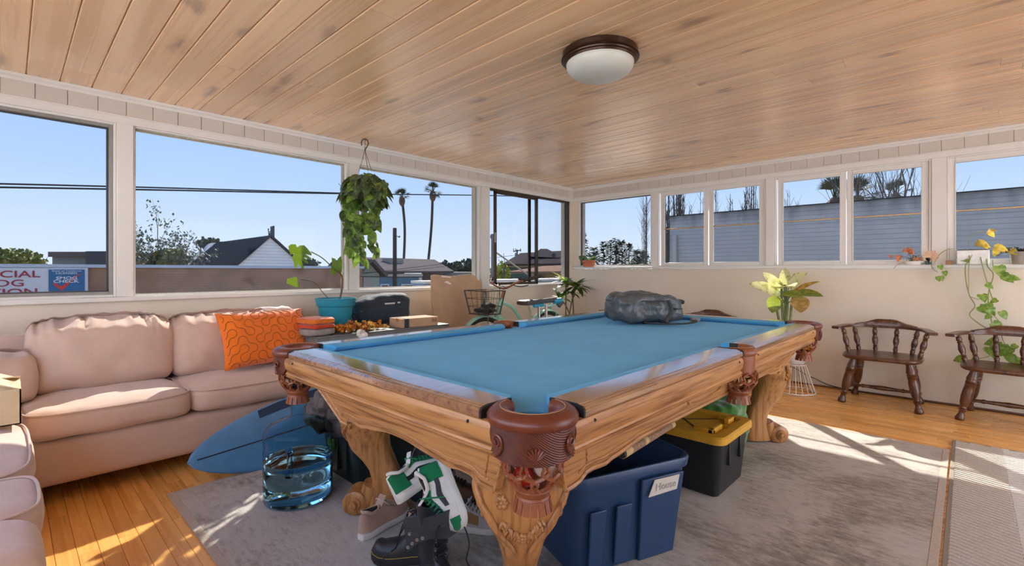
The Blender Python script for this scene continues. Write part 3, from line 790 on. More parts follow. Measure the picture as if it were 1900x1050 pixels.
a = onD(43.2, 468, 60); MB().tube([(a.x, a.y, GZ), a], .09, 5).build('post', pole_m, pq)
MB().tube([onD(41, 471, 60), onD(46.5, 470.5, 60)], .07, 5).build('crossarm', pole_m, pq)
# bare tree over the small gable
c = onD(294, HY, 18); e = thing('wispy_tree', 'wispy half-bare tree over the small gable house', 'tree', (c.x, c.y, GZ))
for k, (px, h) in enumerate(((266, 4.1), (284, 4.0), (300, 3.7), (318, 2.9))):
    b0 = onD(px, HY, 18); mb, tips = branchy((b0.x, b0.y, GZ), h*1.0, .42, 20+k, 4, .07, .9)
    mb.build('trunk', twig, e, kind='stuff')
    lm = MB(); rr = random.Random(k)
    for q in tips:
        for j in range(7):
            p = q+Vector((rr.gauss(0, .12), rr.gauss(0, .12), rr.gauss(-.05, .12))); s = .14
            M3 = frame_from((rr.uniform(-1, 1), rr.uniform(-1, 1), -.8)); lm.add([p, p+M3 @ Vector((s*.3, s*.5, 0)), p+M3 @ Vector((0, s, 0)), p+M3 @ Vector((-s*.3, s*.5, 0))], [(0, 1, 2, 3)])
    lm.build('foliage', fol_grey, e, kind='stuff')
leaves_mb(onD(318, 478, 18), (.55, .55, .3), 500, .13, 77).build('foliage', fol_olive, e, kind='stuff')
leafy('leafy_tree', 'dark tree crown rising behind the mission parapet', 388, 453, 45, 1.1, .5, fol_dark, 300, .3, 5)
leafy('leafy_tree', 'dark shrub between the monstera leaf and the window post', 577, 493, 40, .7, .6, fol_dark, 200, .28, 6)
leafy('leafy_tree', 'dark round trees behind the annex roof', 830, 499, 40, 1.2, .6, fol_dark, 400, .28, 8)
leafy('leafy_tree', 'dark hedge-like tree left of the mint bicycle window post', 872, 500, 33, 1.0, .6, fol_dark, 400, .28, 9)
leafy('leafy_tree', 'yellow-green bush left of the green house', 931, 508, 20, .35, .45, plain('foliage_yellow', S(150, 150, 50), .8, .35, 3), 350, .12, 10)
leafy('leafy_tree', 'yellow-green bush behind the service mast', 917, 512, 16, .16, .28, MAT['foliage_yellow'], 150, .12, 11)
# evergreen belt behind the terracotta pot
for k, (px, py, D, rx, top) in enumerate(((1080, 455, 30, .7, 432), (1102, 470, 34, 1.0, 458), (1120, 468, 39, .9, 448), (1132, 466, 44, .9, 447), (1143, 464, 32, .65, 442), (1154, 466, 37, .75, 447), (1167, 468, 42, .95, 452), (1182, 478, 31, .8, 464), (1196, 480, 36, .9, 466))):
    base = onD(px, 505, D); tp = onD(px, top, D); e = thing('conifer', 'evergreen tree in the belt behind the terracotta pot, number %s from the corner' % ('one two three four five six seven eight nine'.split()[k]), 'tree', (base.x, base.y, GZ), 'evergreen belt')
    e['label'] = ('tall dark pine at the window corner, leftmost of the evergreen belt', 'low bushy evergreen right of the corner pine', 'pointed evergreen with a narrow top, third from the corner', 'slim pointed evergreen left of the tallest conifer', 'tallest pointed conifer in the middle of the belt', 'dark conifer just right of the tallest one', 'broad conifer right of centre in the belt', 'low grey-green evergreen near the bare branches', 'low evergreen at the right end of the belt')[k]
    mb = MB(); rr = random.Random(200+k); H = tp.z-base.z
    for i in range(420):
        u = rr.random()**.8; z = base.z+H*u; rad = rx*(1-u)*.9+.06; an = rr.uniform(0, 2*PI); q = rad*rr.random()**.5
        p = Vector((base.x+q*math.cos(an), base.y+q*math.sin(an), z)); s = rr.uniform(.2, .4)
        M3 = frame_from((math.cos(an), math.sin(an), rr.uniform(-.6, .5))); mb.add([p, p+M3 @ Vector((s*.3, s*.5, 0)), p+M3 @ Vector((0, s, 0)), p+M3 @ Vector((-s*.3, s*.5, 0))], [(0, 1, 2, 3)])
    mb.build('foliage', fol_dark if k not in (1, 7, 8) else fol_grey, e, kind='stuff')
    MB().tube([(base.x, base.y, GZ), tp-Vector((0, 0, .2))], [.12, .03], 6).build('trunk', twig, e)
# poplars and bare trees on the right
def poplar(px, D, top, seed, label, w=.10, n=9, r=.05):
    c = onD(px, HY, D); e = thing('bare_poplar', label, 'tree', (c.x, c.y, GZ), 'bare poplars')
    rr = random.Random(seed); mb = MB(); zt_ = onD(px, top, D).z
    for k in range(n):
        an = rr.uniform(0, 2*PI); R_ = rr.uniform(.05, 1)*w*D*.09; z0 = GZ+rr.uniform(0, .35)*(zt_-GZ); z1 = zt_-rr.random()*.3*(zt_-GZ)
        p = [Vector((c.x, c.y, z0)), Vector((c.x+R_*.7*math.cos(an), c.y+R_*.7*math.sin(an), z0+(z1-z0)*.35)), Vector((c.x+R_*math.cos(an), c.y+R_*math.sin(an), z1))]
        mb.tube(bez(p, 3), [r, r*.9, r*.8, r*.7, r*.55, r*.4, r*.25], 4)
        for j in range(12):
            u = rr.uniform(.3, 1); q = p[1].lerp(p[2], u); an2 = rr.uniform(0, 2*PI); L = rr.uniform(.2, .6)
            mb.tube([q, q+Vector((math.cos(an2)*L*.45, math.sin(an2)*L*.45, L))], [r*.28, r*.1], 3)
    mb.build('trunk', twig, e, kind='stuff')
poplar(1238, 20, 320, 31, 'bare poplar against the end of the block wall', .22, 12)
poplar(1262, 24, 318, 32, 'dense bare poplar rising behind the wall corner', .30, 26)
poplar(1199, 16, 330, 33, 'thin bare tree at the edge of the corner window', .16, 8, .02)
poplar(1298, 26, 350, 34, 'faint bare poplar beside the double window mullion', .2, 6, .03)
poplar(1327, 26, 345, 35, 'thin bare poplar left in the second sash', .12, 5, .03)
poplar(1356, 26, 330, 36, 'single straight bare poplar above the block wall', .08, 4)
poplar(1382, 26, 325, 37, 'bare poplar, left of the cluster in the second sash', .14, 9)
poplar(1396, 30, 320, 38, 'bare poplar, right of the cluster in the second sash', .14, 9)
poplar(1460, 24, 340, 39, 'small bare tree top at the left of the third sash', .22, 9, .03)
def bare(px, D, h, seed, label):
    c = onD(px, HY, D); e = thing('bare_tree', label, 'tree', (c.x, c.y, GZ))
    for k in range(7):
        mb, _ = branchy((c.x+random.Random(k).uniform(-.5, .5), c.y+random.Random(k+9).uniform(-.5, .5), GZ), h, .42, seed+k, 4, .07, 1.2); mb.build('trunk', twig, e, kind='stuff')
bare(1648, 14, 6.3, 50, 'spreading bare tree above the block wall')
# palms
frond_m = plain('palm_frond', S(58, 68, 48), .7, .25, 4)
def frond_mesh(L, seed, fan=True):
    rr = random.Random(seed); m_ = MB(); m_.tube([(0, 0, 0), (0, L*.5, L*.06)], [L*.02, L*.012], 4)
    for k in range(13):
        a = (k-6)/6*1.05; d = Vector((math.sin(a), math.cos(a), -.12*abs(a))); o = Vector((0, L*.45, L*.05)); l = L*.55*(1-.25*abs(a)/1.25)
        n_ = Vector((math.cos(a), -math.sin(a), 0))*L*.022
        m_.add([o-n_*.4, o+d*l*.5-n_, o+d*l+Vector((0, 0, -l*.25)), o+d*l*.5+n_, o+n_*.4], [(0, 1, 2, 3, 4)])
    me = m_.mesh('frond'); me.materials.append(frond_m); return me
def palm(name, label, px, ptop, D, R, bend, n, tr=.16, down=.6):
    tp = onD(px, ptop, D); bs = onD(px+bend[0], HY, D); bs.z = GZ; md = onD(px+bend[1], (ptop+500)/2, D)
    e = thing(name, label, 'palm', bs)
    MB().tube(bez([bs, md, tp], 8), tr, 8).build('trunk', plain('palm_trunk', S(66, 56, 52), .9, .2, 10), e)
    MB().sphere(tp-Vector((0, 0, R*.35)), (R*.28, R*.28, R*.5), 10, 8).build('dead_skirt', plain('dead_frond', S(96, 78, 64), .9, .3, 12), e)
    me = frond_mesh(R, px); rr = random.Random(px)
    for k in range(n):
        an = 2*PI*k/n*1.618*2+rr.uniform(-.2, .2); el_ = rr.uniform(-.6, 1.2) if k % 4 else 1.3
        d = Vector((math.cos(an)*math.cos(el_), math.sin(an)*math.cos(el_), math.sin(el_)))
        place('frond', me, e, Matrix.Translation(tp) @ frame_from(d, (0, 0, 1)).to_4x4())
palm('fan_palm', 'shorter of the two tall thin palms, on the left', 746, 366, 60, 1.35, (0, 5), 22)
palm('fan_palm', 'taller of the two tall thin palms, on the right', 803, 356, 60, 1.45, (-14, -3), 24)
palm('fan_palm', 'bushy fan palm behind the block wall left of the mullion', 1549, 372, 18, 1.05, (0, 0), 22)
palm('fan_palm', 'bushy fan palm behind the block wall right of the mullion', 1592, 368, 23, 1.2, (0, 0), 24)
palm('fan_palm', 'fan palm behind the bare tree', 1662, 362, 28, 1.1, (0, 0), 20)

# ================================================================== pool table
TX0, TX1, TY0, TY1, ZT, BED = .837, 3.80, .718, 2.33, .81, .774
m, t, b = nt('blue_felt'); co = coords(t)
n = node(t, 'ShaderNodeTexNoise', Scale=6.0, Detail=4.0); t.links.new(co, n.inputs[0])
n2 = node(t, 'ShaderNodeTexNoise', Scale=420.0, Detail=2.0); t.links.new(co, n2.inputs[0])
r = ramp(t, [(.3, S(70, 152, 202)), (.7, S(90, 176, 226))], math_n(t, 'ADD', math_n(t, 'MULTIPLY', n.outputs['Fac'], .5), math_n(t, 'MULTIPLY', n2.outputs['Fac'], .5)))
t.links.new(r.outputs[0], b.inputs['Base Color']); b.inputs['Roughness'].default_value = .95; b.inputs['Sheen Weight'].default_value = .35; b.inputs['Sheen Tint'].default_value = S(150, 200, 235)
bump(t, b, n2.outputs['Fac'], .25, .002); felt = m
leather = plain('pocket_leather', S(108, 50, 32), .38, .14, 40, bmp=.12, spec=.6)
leather2 = plain('pocket_leather_tan', S(140, 78, 46), .42, .14, 40, bmp=.1, spec=.5)
m, t, b = nt('tooled_leather'); co = coords(t, (1, 1, 1)); wv = node(t, 'ShaderNodeTexWave', Scale=95.0, Distortion=1.2); wv.bands_direction = 'DIAGONAL'; t.links.new(co, wv.inputs[0])
n = node(t, 'ShaderNodeTexNoise', Scale=20.0); t.links.new(co, n.inputs[0]); r = ramp(t, [(.3, S(86, 38, 26)), (.7, S(112, 52, 34))], n.outputs['Fac'])
t.links.new(mix(t, r.outputs[0], S(74, 32, 22), math_n(t, 'MULTIPLY', wv.outputs['Fac'], .4)), b.inputs['Base Color']); b.inputs['Roughness'].default_value = .42
bump(t, b, wv.outputs['Fac'], .5, .003); tooled = m
blackm = plain('black_edge', S(22, 20, 20), .6)
tb = thing('pool_table', 'oak pool table with blue felt and leather net pockets', 'pool table', ((TX0+TX1)/2, (TY0+TY1)/2, 0))
LX, LY = TX1-TX0, TY1-TY0
SIDES = {                                     # origin, along, inward, length
    'end_near': (Vector((TX0, TY1, 0)), Vector((0, -1, 0)), Vector((1, 0, 0)), LY),
    'side_near': (Vector((TX0, TY0, 0)), Vector((1, 0, 0)), Vector((0, 1, 0)), LX),
    'end_far': (Vector((TX1, TY0, 0)), Vector((0, 1, 0)), Vector((-1, 0, 0)), LY),
    'side_far': (Vector((TX1, TY1, 0)), Vector((-1, 0, 0)), Vector((0, -1, 0)), LX)}
def side_pt(k, s, v, z): o, a, i, L = SIDES[k]; return o+a*s+i*v+Vector((0, 0, z))
def sweep(k, prof, s0, s1, sl0=0.0, sl1=0.0, v0=0.0, n=1):
    A = [side_pt(k, s0+sl0*max(0, v-v0), v, z) for v, z in prof]; B = [side_pt(k, s1-sl1*max(0, v-v0), v, z) for v, z in prof]
    return MB().prism(list(reversed(A)), list(reversed(B)))
railp = [(.004, .778), (0, .784), (0, .797), (.004, .803), (.010, .804), (.012, .8065), (.020, .807), (.022, .8095), (.028, ZT), (.112, ZT), (.112, .776)]
cushp = [(.112, .8085), (.128, .8095), (.150, .806), (.165, .797), (.160, .785), (.140, BED), (.112, BED)]
blind = [(.016, .778), (.006, .774), (.001, .764), (-.001, .75), (.003, .730), (.012, .716), (.006, .711), (.004, .705), (.010, .700), (.004, .696), (.012, .688), (.05, .686), (.05, .778)]
CR, SG = .190, .078
for k in SIDES:
    L = SIDES[k][3]
    segs = [(CR, L-CR, 'c', 'c')] if k.startswith('end') else [(CR, L/2-SG, 'c', 's'), (L/2+SG, L-CR, 's', 'c')]
    mt = oak_y if k.startswith('end') else oak
    for s0, s1, ea, eb in segs:
        rl = sweep(k, railp, s0, s1).build('rail', railtop, tb, smooth=True, ang=25)
        for e_ in (s0, s1):
            sweep(k, [(-.0015, .780), (-.0015, .80), (.006, .8075), (.028, .8115), (.113, .8115), (.113, .78)], e_-.004, e_+.004).build('end_strip', blackm, rl)
        sweep(k, cushp, s0+.004, s1-.004, .85 if ea == 'c' else .45, .85 if eb == 'c' else .45, .115).build('cushion', felt, tb, smooth=True, ang=50)
        bo = sweep(k, blind, s0-(.035 if ea == 'c' else .0), s1+(.035 if eb == 'c' else 0)).build('blind', mt, tb, smooth=True, ang=25)
        for e_ in (s0+.05, s1-.05):
            p = side_pt(k, e_, .0015, .762); MB().sphere(p, .005, 8, 6).build('rail_bolt', blackm, bo)
# bed with scooped corners
pk = .095
poly = []
def arc(c, r, a0, a1, n=10): return [(c[0]+r*math.cos(a0+(a1-a0)*i/n), c[1]+r*math.sin(a0+(a1-a0)*i/n)) for i in range(n+1)]
bx0, bx1, by0, by1 = TX0+.112, TX1-.112, TY0+.112, TY1-.112
R_ = .066
xm = (TX0+TX1)/2
poly += arc((TX0+pk, TY0+pk), R_+.01, PI*.72, -PI*.22)
poly += arc((xm, TY0+.055), .062, PI*.93, PI*.07)
poly += arc((TX1-pk, TY0+pk), R_+.01, PI*1.22, PI*.28)
poly += arc((TX1-pk, TY1-pk), R_+.01, -PI*.28, -PI*1.22)
poly += arc((xm, TY1-.055), .062, -PI*.07, -PI*.93)
poly += arc((TX0+pk, TY1-pk), R_+.01, PI*.22, -PI*.72)
MB().prism([Vector((x, y, BED-.03)) for x, y in poly], [Vector((x, y, BED)) for x, y in poly]).build('bed', felt, tb)
MB().box(TX0+.06, TY0+.06, .70, TX1-.06, TY1-.06, .742).build('slate_frame', oak, tb)

# cabinet: shallow arched apron panels with slanted ends
def botz(s, L):
    u = min(s, L-s)
    pts = [(0, .545), (.05, .546), (.10, .572), (.14, .574), (.19, .566), (.25, .577), (.42, .598), (9, .600)]
    for (a, za), (b_, zb) in zip(pts, pts[1:]):
        if a <= u <= b_: q = (u-a)/(b_-a); q = q*q*(3-2*q); return za+(zb-za)*q
    return .6
ITOP, IBOT, ZTOP, ZREF = .060, .100, .690, .545
CUT = {'end_near': (.31, .48, .16, .24), 'side_near': (.16, .24, .31, .60), 'end_far': (.3, .48, .3, .48), 'side_far': (.3, .5, .3, .5)}
for k in SIDES:
    L = SIDES[k][3]; N = 64; mt = oak_y if k.startswith('end') else oak; c0t, c0b, c1t, c1b = CUT[k]
    def fn(u, w, d=0.0):
        Lb = L-c0b-c1b; zb = botz(u*Lb, Lb); z = ZTOP+(zb-ZTOP)*w; f = (ZTOP-z)/(ZTOP-ZREF)
        s0 = c0t+(c0b-c0t)*f; s1 = L-(c1t+(c1b-c1t)*f)
        return side_pt(k, s0+(s1-s0)*u, ITOP+(IBOT-ITOP)*f+d, z)
    mb = MB(); nW = 6
    mb.grid(lambda u, w: fn(u, w), N, nW); mb.grid(lambda u, w: fn(1-u, w, .030), N, nW)
    mb.grid(lambda u, w: fn(u, 1, .030*w), N, 1); mb.grid(lambda u, w: fn(0, u, .03*(1-w)), nW, 1); mb.grid(lambda u, w: fn(1, u, .03*w), nW, 1)
    po = mb.build('apron', mt, tb, smooth=True, ang=30)
    # bead along the lower edge and raised lines at the ends
    MB().tube([fn(i/N, 1, -.002) for i in range(N+1)], .0075, 6).build('bead', mt, po, smooth=True)
    MB().tube([fn(i/N, .80, -.001) for i in range(2, N-1)], .0035, 6).build('bead', mt, po, smooth=True)
    for u in (.0, .05, .95, 1):
        MB().tube([fn(u, w/6*(.80 if 0 < u < 1 else 1), -.0005) for w in range(7)], .0035 if 0 < u < 1 else .006, 6).build('end_bead', mt, po, smooth=True)
    if k.startswith('side'):
        for cu, sg_ in ((.42, 1), (.60, -1)):
            ring = []
            for i in range(28):
                a = 2*PI*i/28; ring.append(fn(cu+.055*math.cos(a)*(1 if math.cos(a)*sg_ > 0 else 1.5), .45+.27*math.sin(a), -.002))
            MB().tube(ring, .0055, 6, closed=True).build('cartouche', mt, po, smooth=True)
MB().box(TX0+.16, TY0+.16, .60, TX1-.16, TY1-.16, .70).build('inner_frame', plain('frame_dark', S(92, 62, 38), .7, .1), tb)

# legs: cabriole with scroll foot and carved knee
SEC = [(.685, -.02, .085, .095), (.62, -.01, .100, .112), (.57, .0, .110, .132), (.52, .004, .112, .139), (.47, .008, .110, .130), (.43, .010, .106, .114), (.39, .010, .102, .092), (.35, .006, .098, .072), (.30, -.006, .092, .060),
       (.25, -.042, .078, .055), (.20, -.070, .070, .053), (.15, -.084, .070, .053), (.10, -.084, .078, .054), (.05, -.076, .088, .055), (.012, -.070, .088, .053)]
def leg_geo():
    rings = []
    for z, rc, ht, hw in SEC:
        ring = []
        for j in range(20):
            a = 2*PI*j/20; ca, sa = math.cos(a), math.sin(a)
            ring.append(Vector((rc+ht*math.copysign(abs(ca)**.7, ca), hw*math.copysign(abs(sa)**.75, sa), z)))
        rings.append(ring)
    body = MB().rings(list(reversed(rings)))
    scr = MB(); My = Matrix.Rotation(PI/2, 3, 'X')
    scr.lathe([(.0, -.062), (.048, -.062), (.056, -.056), (.056, .056), (.048, .062), (.0, .062)], 24, (.058, 0, .056), My)
    for sg_ in (-1, 1):
        scr.lathe([(.0, -.006), (.032, -.006), (.034, .0), (.030, .008), (.019, .008), (.019, .020), (.015, .026), (0, .028)], 18, (.058, sg_*.062, .056), Matrix.Rotation(-sg_*PI/2, 3, 'X'))
    # sweep up from the scroll into the leg
    rr = [[Vector((x_+h_*math.cos(2*PI*j/14), .054*math.copysign(abs(math.sin(2*PI*j/14))**.7, math.sin(2*PI*j/14)), z_+.012*math.cos(2*PI*j/14))) for j in range(14)]
          for x_, z_, h_ in ((.045, .012, .03), (.012, .05, .04), (.0, .09, .04), (-.012, .13, .038))]
    scr.rings(rr)
    return body, scr
def sec_at(z):
    S_ = SEC
    for (z1, a1, b1, c1), (z0, a0, b0, c0) in zip(S_, S_[1:]):
        if z0 <= z <= z1: f = (z-z0)/(z1-z0); return a0+(a1-a0)*f, b0+(b1-b0)*f, c0+(c1-c0)*f
    return S_[0][1:]
def front(w, z, d=0.0):
    rc, ht, hw = sec_at(z); q = max(-.98, min(.98, w/hw)); sa = math.copysign(abs(q)**(1/.75), q); ca = math.sqrt(max(0, 1-sa*sa))
    n = Vector((ca/ht, sa/hw, 0)).normalized()
    return Vector((rc+ht*ca**.7, w, z))+n*d
def carving(detailed):
    c = MB()
    for sg_ in (-1, 1):
        for i in range(5):
            w0 = .975-.0*i; z0 = .560-.030*i
            pts = []
            for j in range(9):
                q = j/8; z = z0-(.135-.008*i)*q; f = (.97-.16*i*q-.02*i)*(1-.10*q*q); rc, ht, hw = sec_at(z)
                pts.append(front(sg_*hw*max(.15, f), z, .002))
            c.tube(pts, [.005, .010, .0125, .012, .0105, .0085, .007, .005, .003], 6)
            rc, ht, hw = sec_at(z0); c.sphere(front(sg_*hw*.95, z0, .0), (.010, .010, .014), 8, 6)
    if detailed:
        N = 22; rr = random.Random(4)
        for i in range(N+1):
            a = PI*1.08+PI*.84*i/N; w = .062*math.cos(a)*1.05; z = .485+.095*math.sin(a)+(.045 if abs(math.cos(a)) > .85 else 0)
            for s_ in (-1, 1):
                p = front(w+s_*.006, z+rr.uniform(-.004, .004), .002)
                M3 = Matrix.Rotation(rr.uniform(-.6, .6), 3, 'X')
                c.sphere(p, (.0085, .007, .014), 6, 5, M3)
        for (fw, fz, fr) in ((-.058, .495, .019), (.056, .488, .013), (0, .392, .015)):
            for q in range(7):
                a = 2*PI*q/7; c.sphere(front(fw+fr*.62*math.cos(a), fz+fr*.62*math.sin(a), .004), (.008, fr*.42, fr*.42), 8, 6)
            c.sphere(front(fw, fz, .008), .0055, 8, 6)
    return c
body, scr = leg_geo()
me_b = body.mesh('leg', True, 60); me_b.materials.append(oak_z); me_s = scr.mesh('scroll_foot', True, 40); me_s.materials.append(oak_z)
me_c = carving(True).mesh('carving', True, 60); me_c.materials.append(oak_z)
for (lx, ly, ang) in ((1.085, .995, -135), (1.20, 2.085, 135), (3.55, .985, -45), (3.48, 2.06, 45)):
    M = Matrix.Translation((lx, ly, .0094)) @ Matrix.Rotation(math.radians(ang), 4, 'Z')
    lo = place('leg', me_b, tb, M)
    for nm, me in (('scroll_foot', me_s), ('carving', me_c)):
        o = bpy.data.objects.new(nm, me); COL.objects.link(o); o.parent = lo
        if nm == 'carving': o['kind'] = 'stuff'

# pockets: leather iron, tooled shield, net, fringe  (local +x points outward)
def ring_pt(r, a, z): return Vector((r*math.cos(a), r*math.sin(a), z))
def pocket_geo(A, shield_A, ri, ro, side=False):
    prof = [(ri, .772), (ri, .803), (ri+.006, .811), (ri+.020, .8135), (ro-.018, .8125), (ro-.004, .806), (ro+.003, .795), (ro+.001, .780), (ro-.010, .772)]
    n = 30; irn = MB()
    rings = [[ring_pt(r, -A+2*A*i/n, z) for r, z in prof] for i in range(n+1)]; irn.rings(rings)
    irn2 = MB(); irn2.tube([ring_pt(ri+.022, -A*.97+2*A*.97*i/40, .8138) for i in range(41)], .0011, 4)
    rs = ro-.004; sh = MB(); ns = 24; zl = .700 if not side else .690
    def bz(u):                                     # lower edge of the shield with rounded ends
        e = min(u, 1-u); return zl-.006*math.sin(PI*u)+(.03*(1-e/.08)**2 if e < .08 else 0)
    for inner in (0, 1):
        q = lambda u, w: ring_pt(rs-.004*inner-.006*w, -shield_A+2*shield_A*u, .776+(bz(u)-.776)*w)
        sh.grid((lambda u, w: q(u, w)) if not inner else (lambda u, w: q(1-u, w)), ns, 6)
    cz = ring_pt
    dec = MB(); an = -shield_A*.78 if not side else 0
    return irn, irn2, sh
def net_geo(R, ztop, zb, rb, k=9):
    nt_ = MB(); K = 14
    def rad(f): return R*(1-f**2.2)+rb*f**2.2+.006*math.sin(PI*f)
    for sg_ in (-1, 1):
        for j in range(k):
            a0 = 2*PI*j/k
            nt_.tube([ring_pt(rad(i/K), a0+sg_*2.0*PI/k*1.5*(i/K)+.14*math.sin(4*PI*i/K)*sg_, ztop+(zb-ztop)*(i/K)) for i in range(K+1)], .0062, 5, flat=.7)
    fr = MB(); fr.lathe([(rb+.004, zb+.006), (rb+.006, zb-.004), (rb-.002, zb-.02), (rb+.002, zb-.03)], 20, caps=False)
    nf = 15
    for j in range(nf):
        a0 = 2*PI*j/nf
        q = [ring_pt(rb+.002, a0-.17, zb-.026), ring_pt(rb+.002, a0+.17, zb-.026), ring_pt(rb+.009, a0+.155, zb-.058), ring_pt(rb+.009, a0-.155, zb-.058)]
        qi = [p*1 for p in q]; qi = [Vector((p.x*.92, p.y*.92, p.z)) for p in q]
        fr.prism(q, qi)
    return nt_, fr
scroll = None
def emboss(rs, A):
    """shell fan and corner scrolls standing proud of the shield"""
    d = MB()
    for i in range(7):
        a = (i-3)*.30; L = .034*(1-.04*abs(i-3))
        d.tube([ring_pt(rs+.0015, math.sin(a)*L*q/rs*1.0, .712+L*math.cos(a)*q*.9) for q in (.12, .5, 1.0)], [.0016, .0042, .0030], 5)
    for sg_ in (-1, 1):
        a0 = sg_*A*.66; pts = []
        for i in range(20):
            th = i/19*2*PI*1.35; rr_ = .0165*(1-i/19*.62); pts.append(ring_pt(rs+.002, a0+sg_*(-rr_*math.cos(th))/rs, .745+rr_*math.sin(th)))
        d.tube(pts, .0034, 5)
        d.tube([ring_pt(rs+.002, a0+sg_*x/rs, z) for x, z in ((-.0165, .745), (-.015, .730), (-.004, .716), (.008, .706))], [.0034, .0042, .004, .003], 5)
    return d
ipk, ipk2, ish = pocket_geo(math.radians(133), math.radians(80), .062, .116)
mesh_c = [ipk.mesh('pocket', True, 50), ipk2.mesh('stitching', True), ish.mesh('shield', True, 60), emboss(.112, math.radians(80)).mesh('tooling', True)]
for me, mt in zip(mesh_c, (leather, plain('stitch', S(190, 140, 100), .7), tooled, leather)): me.materials.append(mt)
nn, ff = net_geo(.074, .700, .612, .043); mesh_n = [nn.mesh('net', True), ff.mesh('fringe', True, 30)]
for me in mesh_n: me.materials.append(leather2)
spk, spk2, ssh = pocket_geo(math.radians(100), math.radians(62), .052, .086, True)
mesh_s = [spk.mesh('pocket', True, 50), spk2.mesh('stitching', True), ssh.mesh('shield', True, 60)]
for me, mt in zip(mesh_s, (leather2, MAT['stitch'], leather2)): me.materials.append(mt)
def pocket(cx, cy, ang, meshes, tilt=0):
    M = Matrix.Translation((cx, cy, 0)) @ Matrix.Rotation(math.radians(ang), 4, 'Z')
    p = place('pocket', meshes[0], tb, M)
    for nm, me in zip(('stitching', 'shield', 'tooling'), meshes[1:]):
        o = bpy.data.objects.new(nm, me); COL.objects.link(o); o.parent = p
        if nm == 'tooling': o['kind'] = 'stuff'
    for nm, me in zip(('net', 'fringe'), mesh_n):
        o = bpy.data.objects.new(nm, me); COL.objects.link(o); o.parent = p; o['kind'] = 'stuff'
        o.location = (.012, 0, 0)
pocket(TX0+pk, TY0+pk, -135, mesh_c); pocket(TX0+pk, TY1-pk, 135, mesh_c); pocket(TX1-pk, TY0+pk, -45, mesh_c); pocket(TX1-pk, TY1-pk, 45, mesh_c)
pocket(xm, TY0+.058, -90, mesh_s); pocket(xm, TY1-.058, 90, mesh_s)
# things lying in the nets
def ball(c, r, mat, label):
    tag(MB().sphere(c, r, 18, 12).build('pool_ball', mat, smooth=True), label, 'ball', 'balls in the table pockets')
ca, sa = -.707, -.707
q = Vector((TX0+pk+.012*ca, TY0+pk+.012*sa, 0))
ball(q+Vector((-.022, .012, .637)), .0275, plain('ball_red', S(196, 40, 30), .15, .05), 'glossy red ball low in the nearest corner pocket net')
ball(q+Vector((.012, -.028, .664)), .0275, plain('ball_clear', S(206, 186, 180), .12, .1), 'pale marbled ball on top in the nearest corner pocket net')
q = Vector((TX1-pk, TY0+pk, 0)); ball(q+Vector((-.008, -.03, .655)), .0275, plain('ball_orange', S(240, 150, 20), .15, .05), 'orange ball in the far right corner pocket net')
ball(q+Vector((-.034, .012, .655)), .0275, plain('ball_green', S(30, 70, 50), .15, .05), 'dark green ball beside the orange ball')
q = Vector((TX0+pk, TY1-pk, 0)); ball(q+Vector((-.01, .0, .640)), .0275, plain('ball_dark', S(26, 44, 60), .12, .05), 'dark navy ball in the pocket above the water bottle')

# ================================================================== rugs
m, t, b = nt('distressed_rug'); co = coords(t)
n1 = node(t, 'ShaderNodeTexNoise', Scale=1.3, Detail=8.0, Roughness=.68, Distortion=.5); t.links.new(co, n1.inputs[0])
n2 = node(t, 'ShaderNodeTexNoise', Scale=26.0, Detail=5.0, Roughness=.8); t.links.new(coords(t, (1.6, .5, 1)), n2.inputs[0])
n3 = node(t, 'ShaderNodeTexNoise', Scale=300.0, Detail=1.0); t.links.new(co, n3.inputs[0])
f = math_n(t, 'ADD', math_n(t, 'MULTIPLY', n1.outputs['Fac'], .62), math_n(t, 'MULTIPLY', n2.outputs['Fac'], .38))
r = ramp(t, [(.34, S(116, 110, 103)), (.44, S(156, 150, 143)), (.52, S(188, 184, 178)), (.66, S(204, 200, 195))], f)
spots = node(t, 'ShaderNodeTexNoise', Scale=2.4, Detail=3.0); t.links.new(coords(t, (1, 1, 1), rot=(0, 0, .6)), spots.inputs[0])
c2 = mix(t, r.outputs[0], S(92, 88, 86), math_n(t, 'MULTIPLY', ramp(t, [(.68, (0, 0, 0, 1)), (.76, (1, 1, 1, 1))], spots.outputs['Fac']).outputs[0], .6))
t.links.new(c2, b.inputs['Base Color']); b.inputs['Roughness'].default_value = .95; b.inputs['Specular IOR Level'].default_value = .1
bump(t, b, math_n(t, 'ADD', n2.outputs['Fac'], math_n(t, 'MULTIPLY', n3.outputs['Fac'], .3)), .5, .006); rugm = m
rg = thing('area_rug', 'large faded grey-beige rug under the pool table', 'rug', (2.37, 1.54, 0))
MB().box(.57, .088, .0, 4.17, 2.99, .008).build('pile', rugm, rg, bevel=.003)
bd = MB()
for q in ((.565, .083, .0, .60, 2.995, .0092), (4.14, .083, .0, 4.175, 2.995, .0092), (.60, .083, .0, 4.14, .115, .0092), (.60, 2.963, .0, 4.14, 2.995, .0092)): bd.box(*q)
bd.build('border', plain('rug_binding', S(186, 176, 164), .95, .12, 120, bmp=.3), rg, bevel=.002)
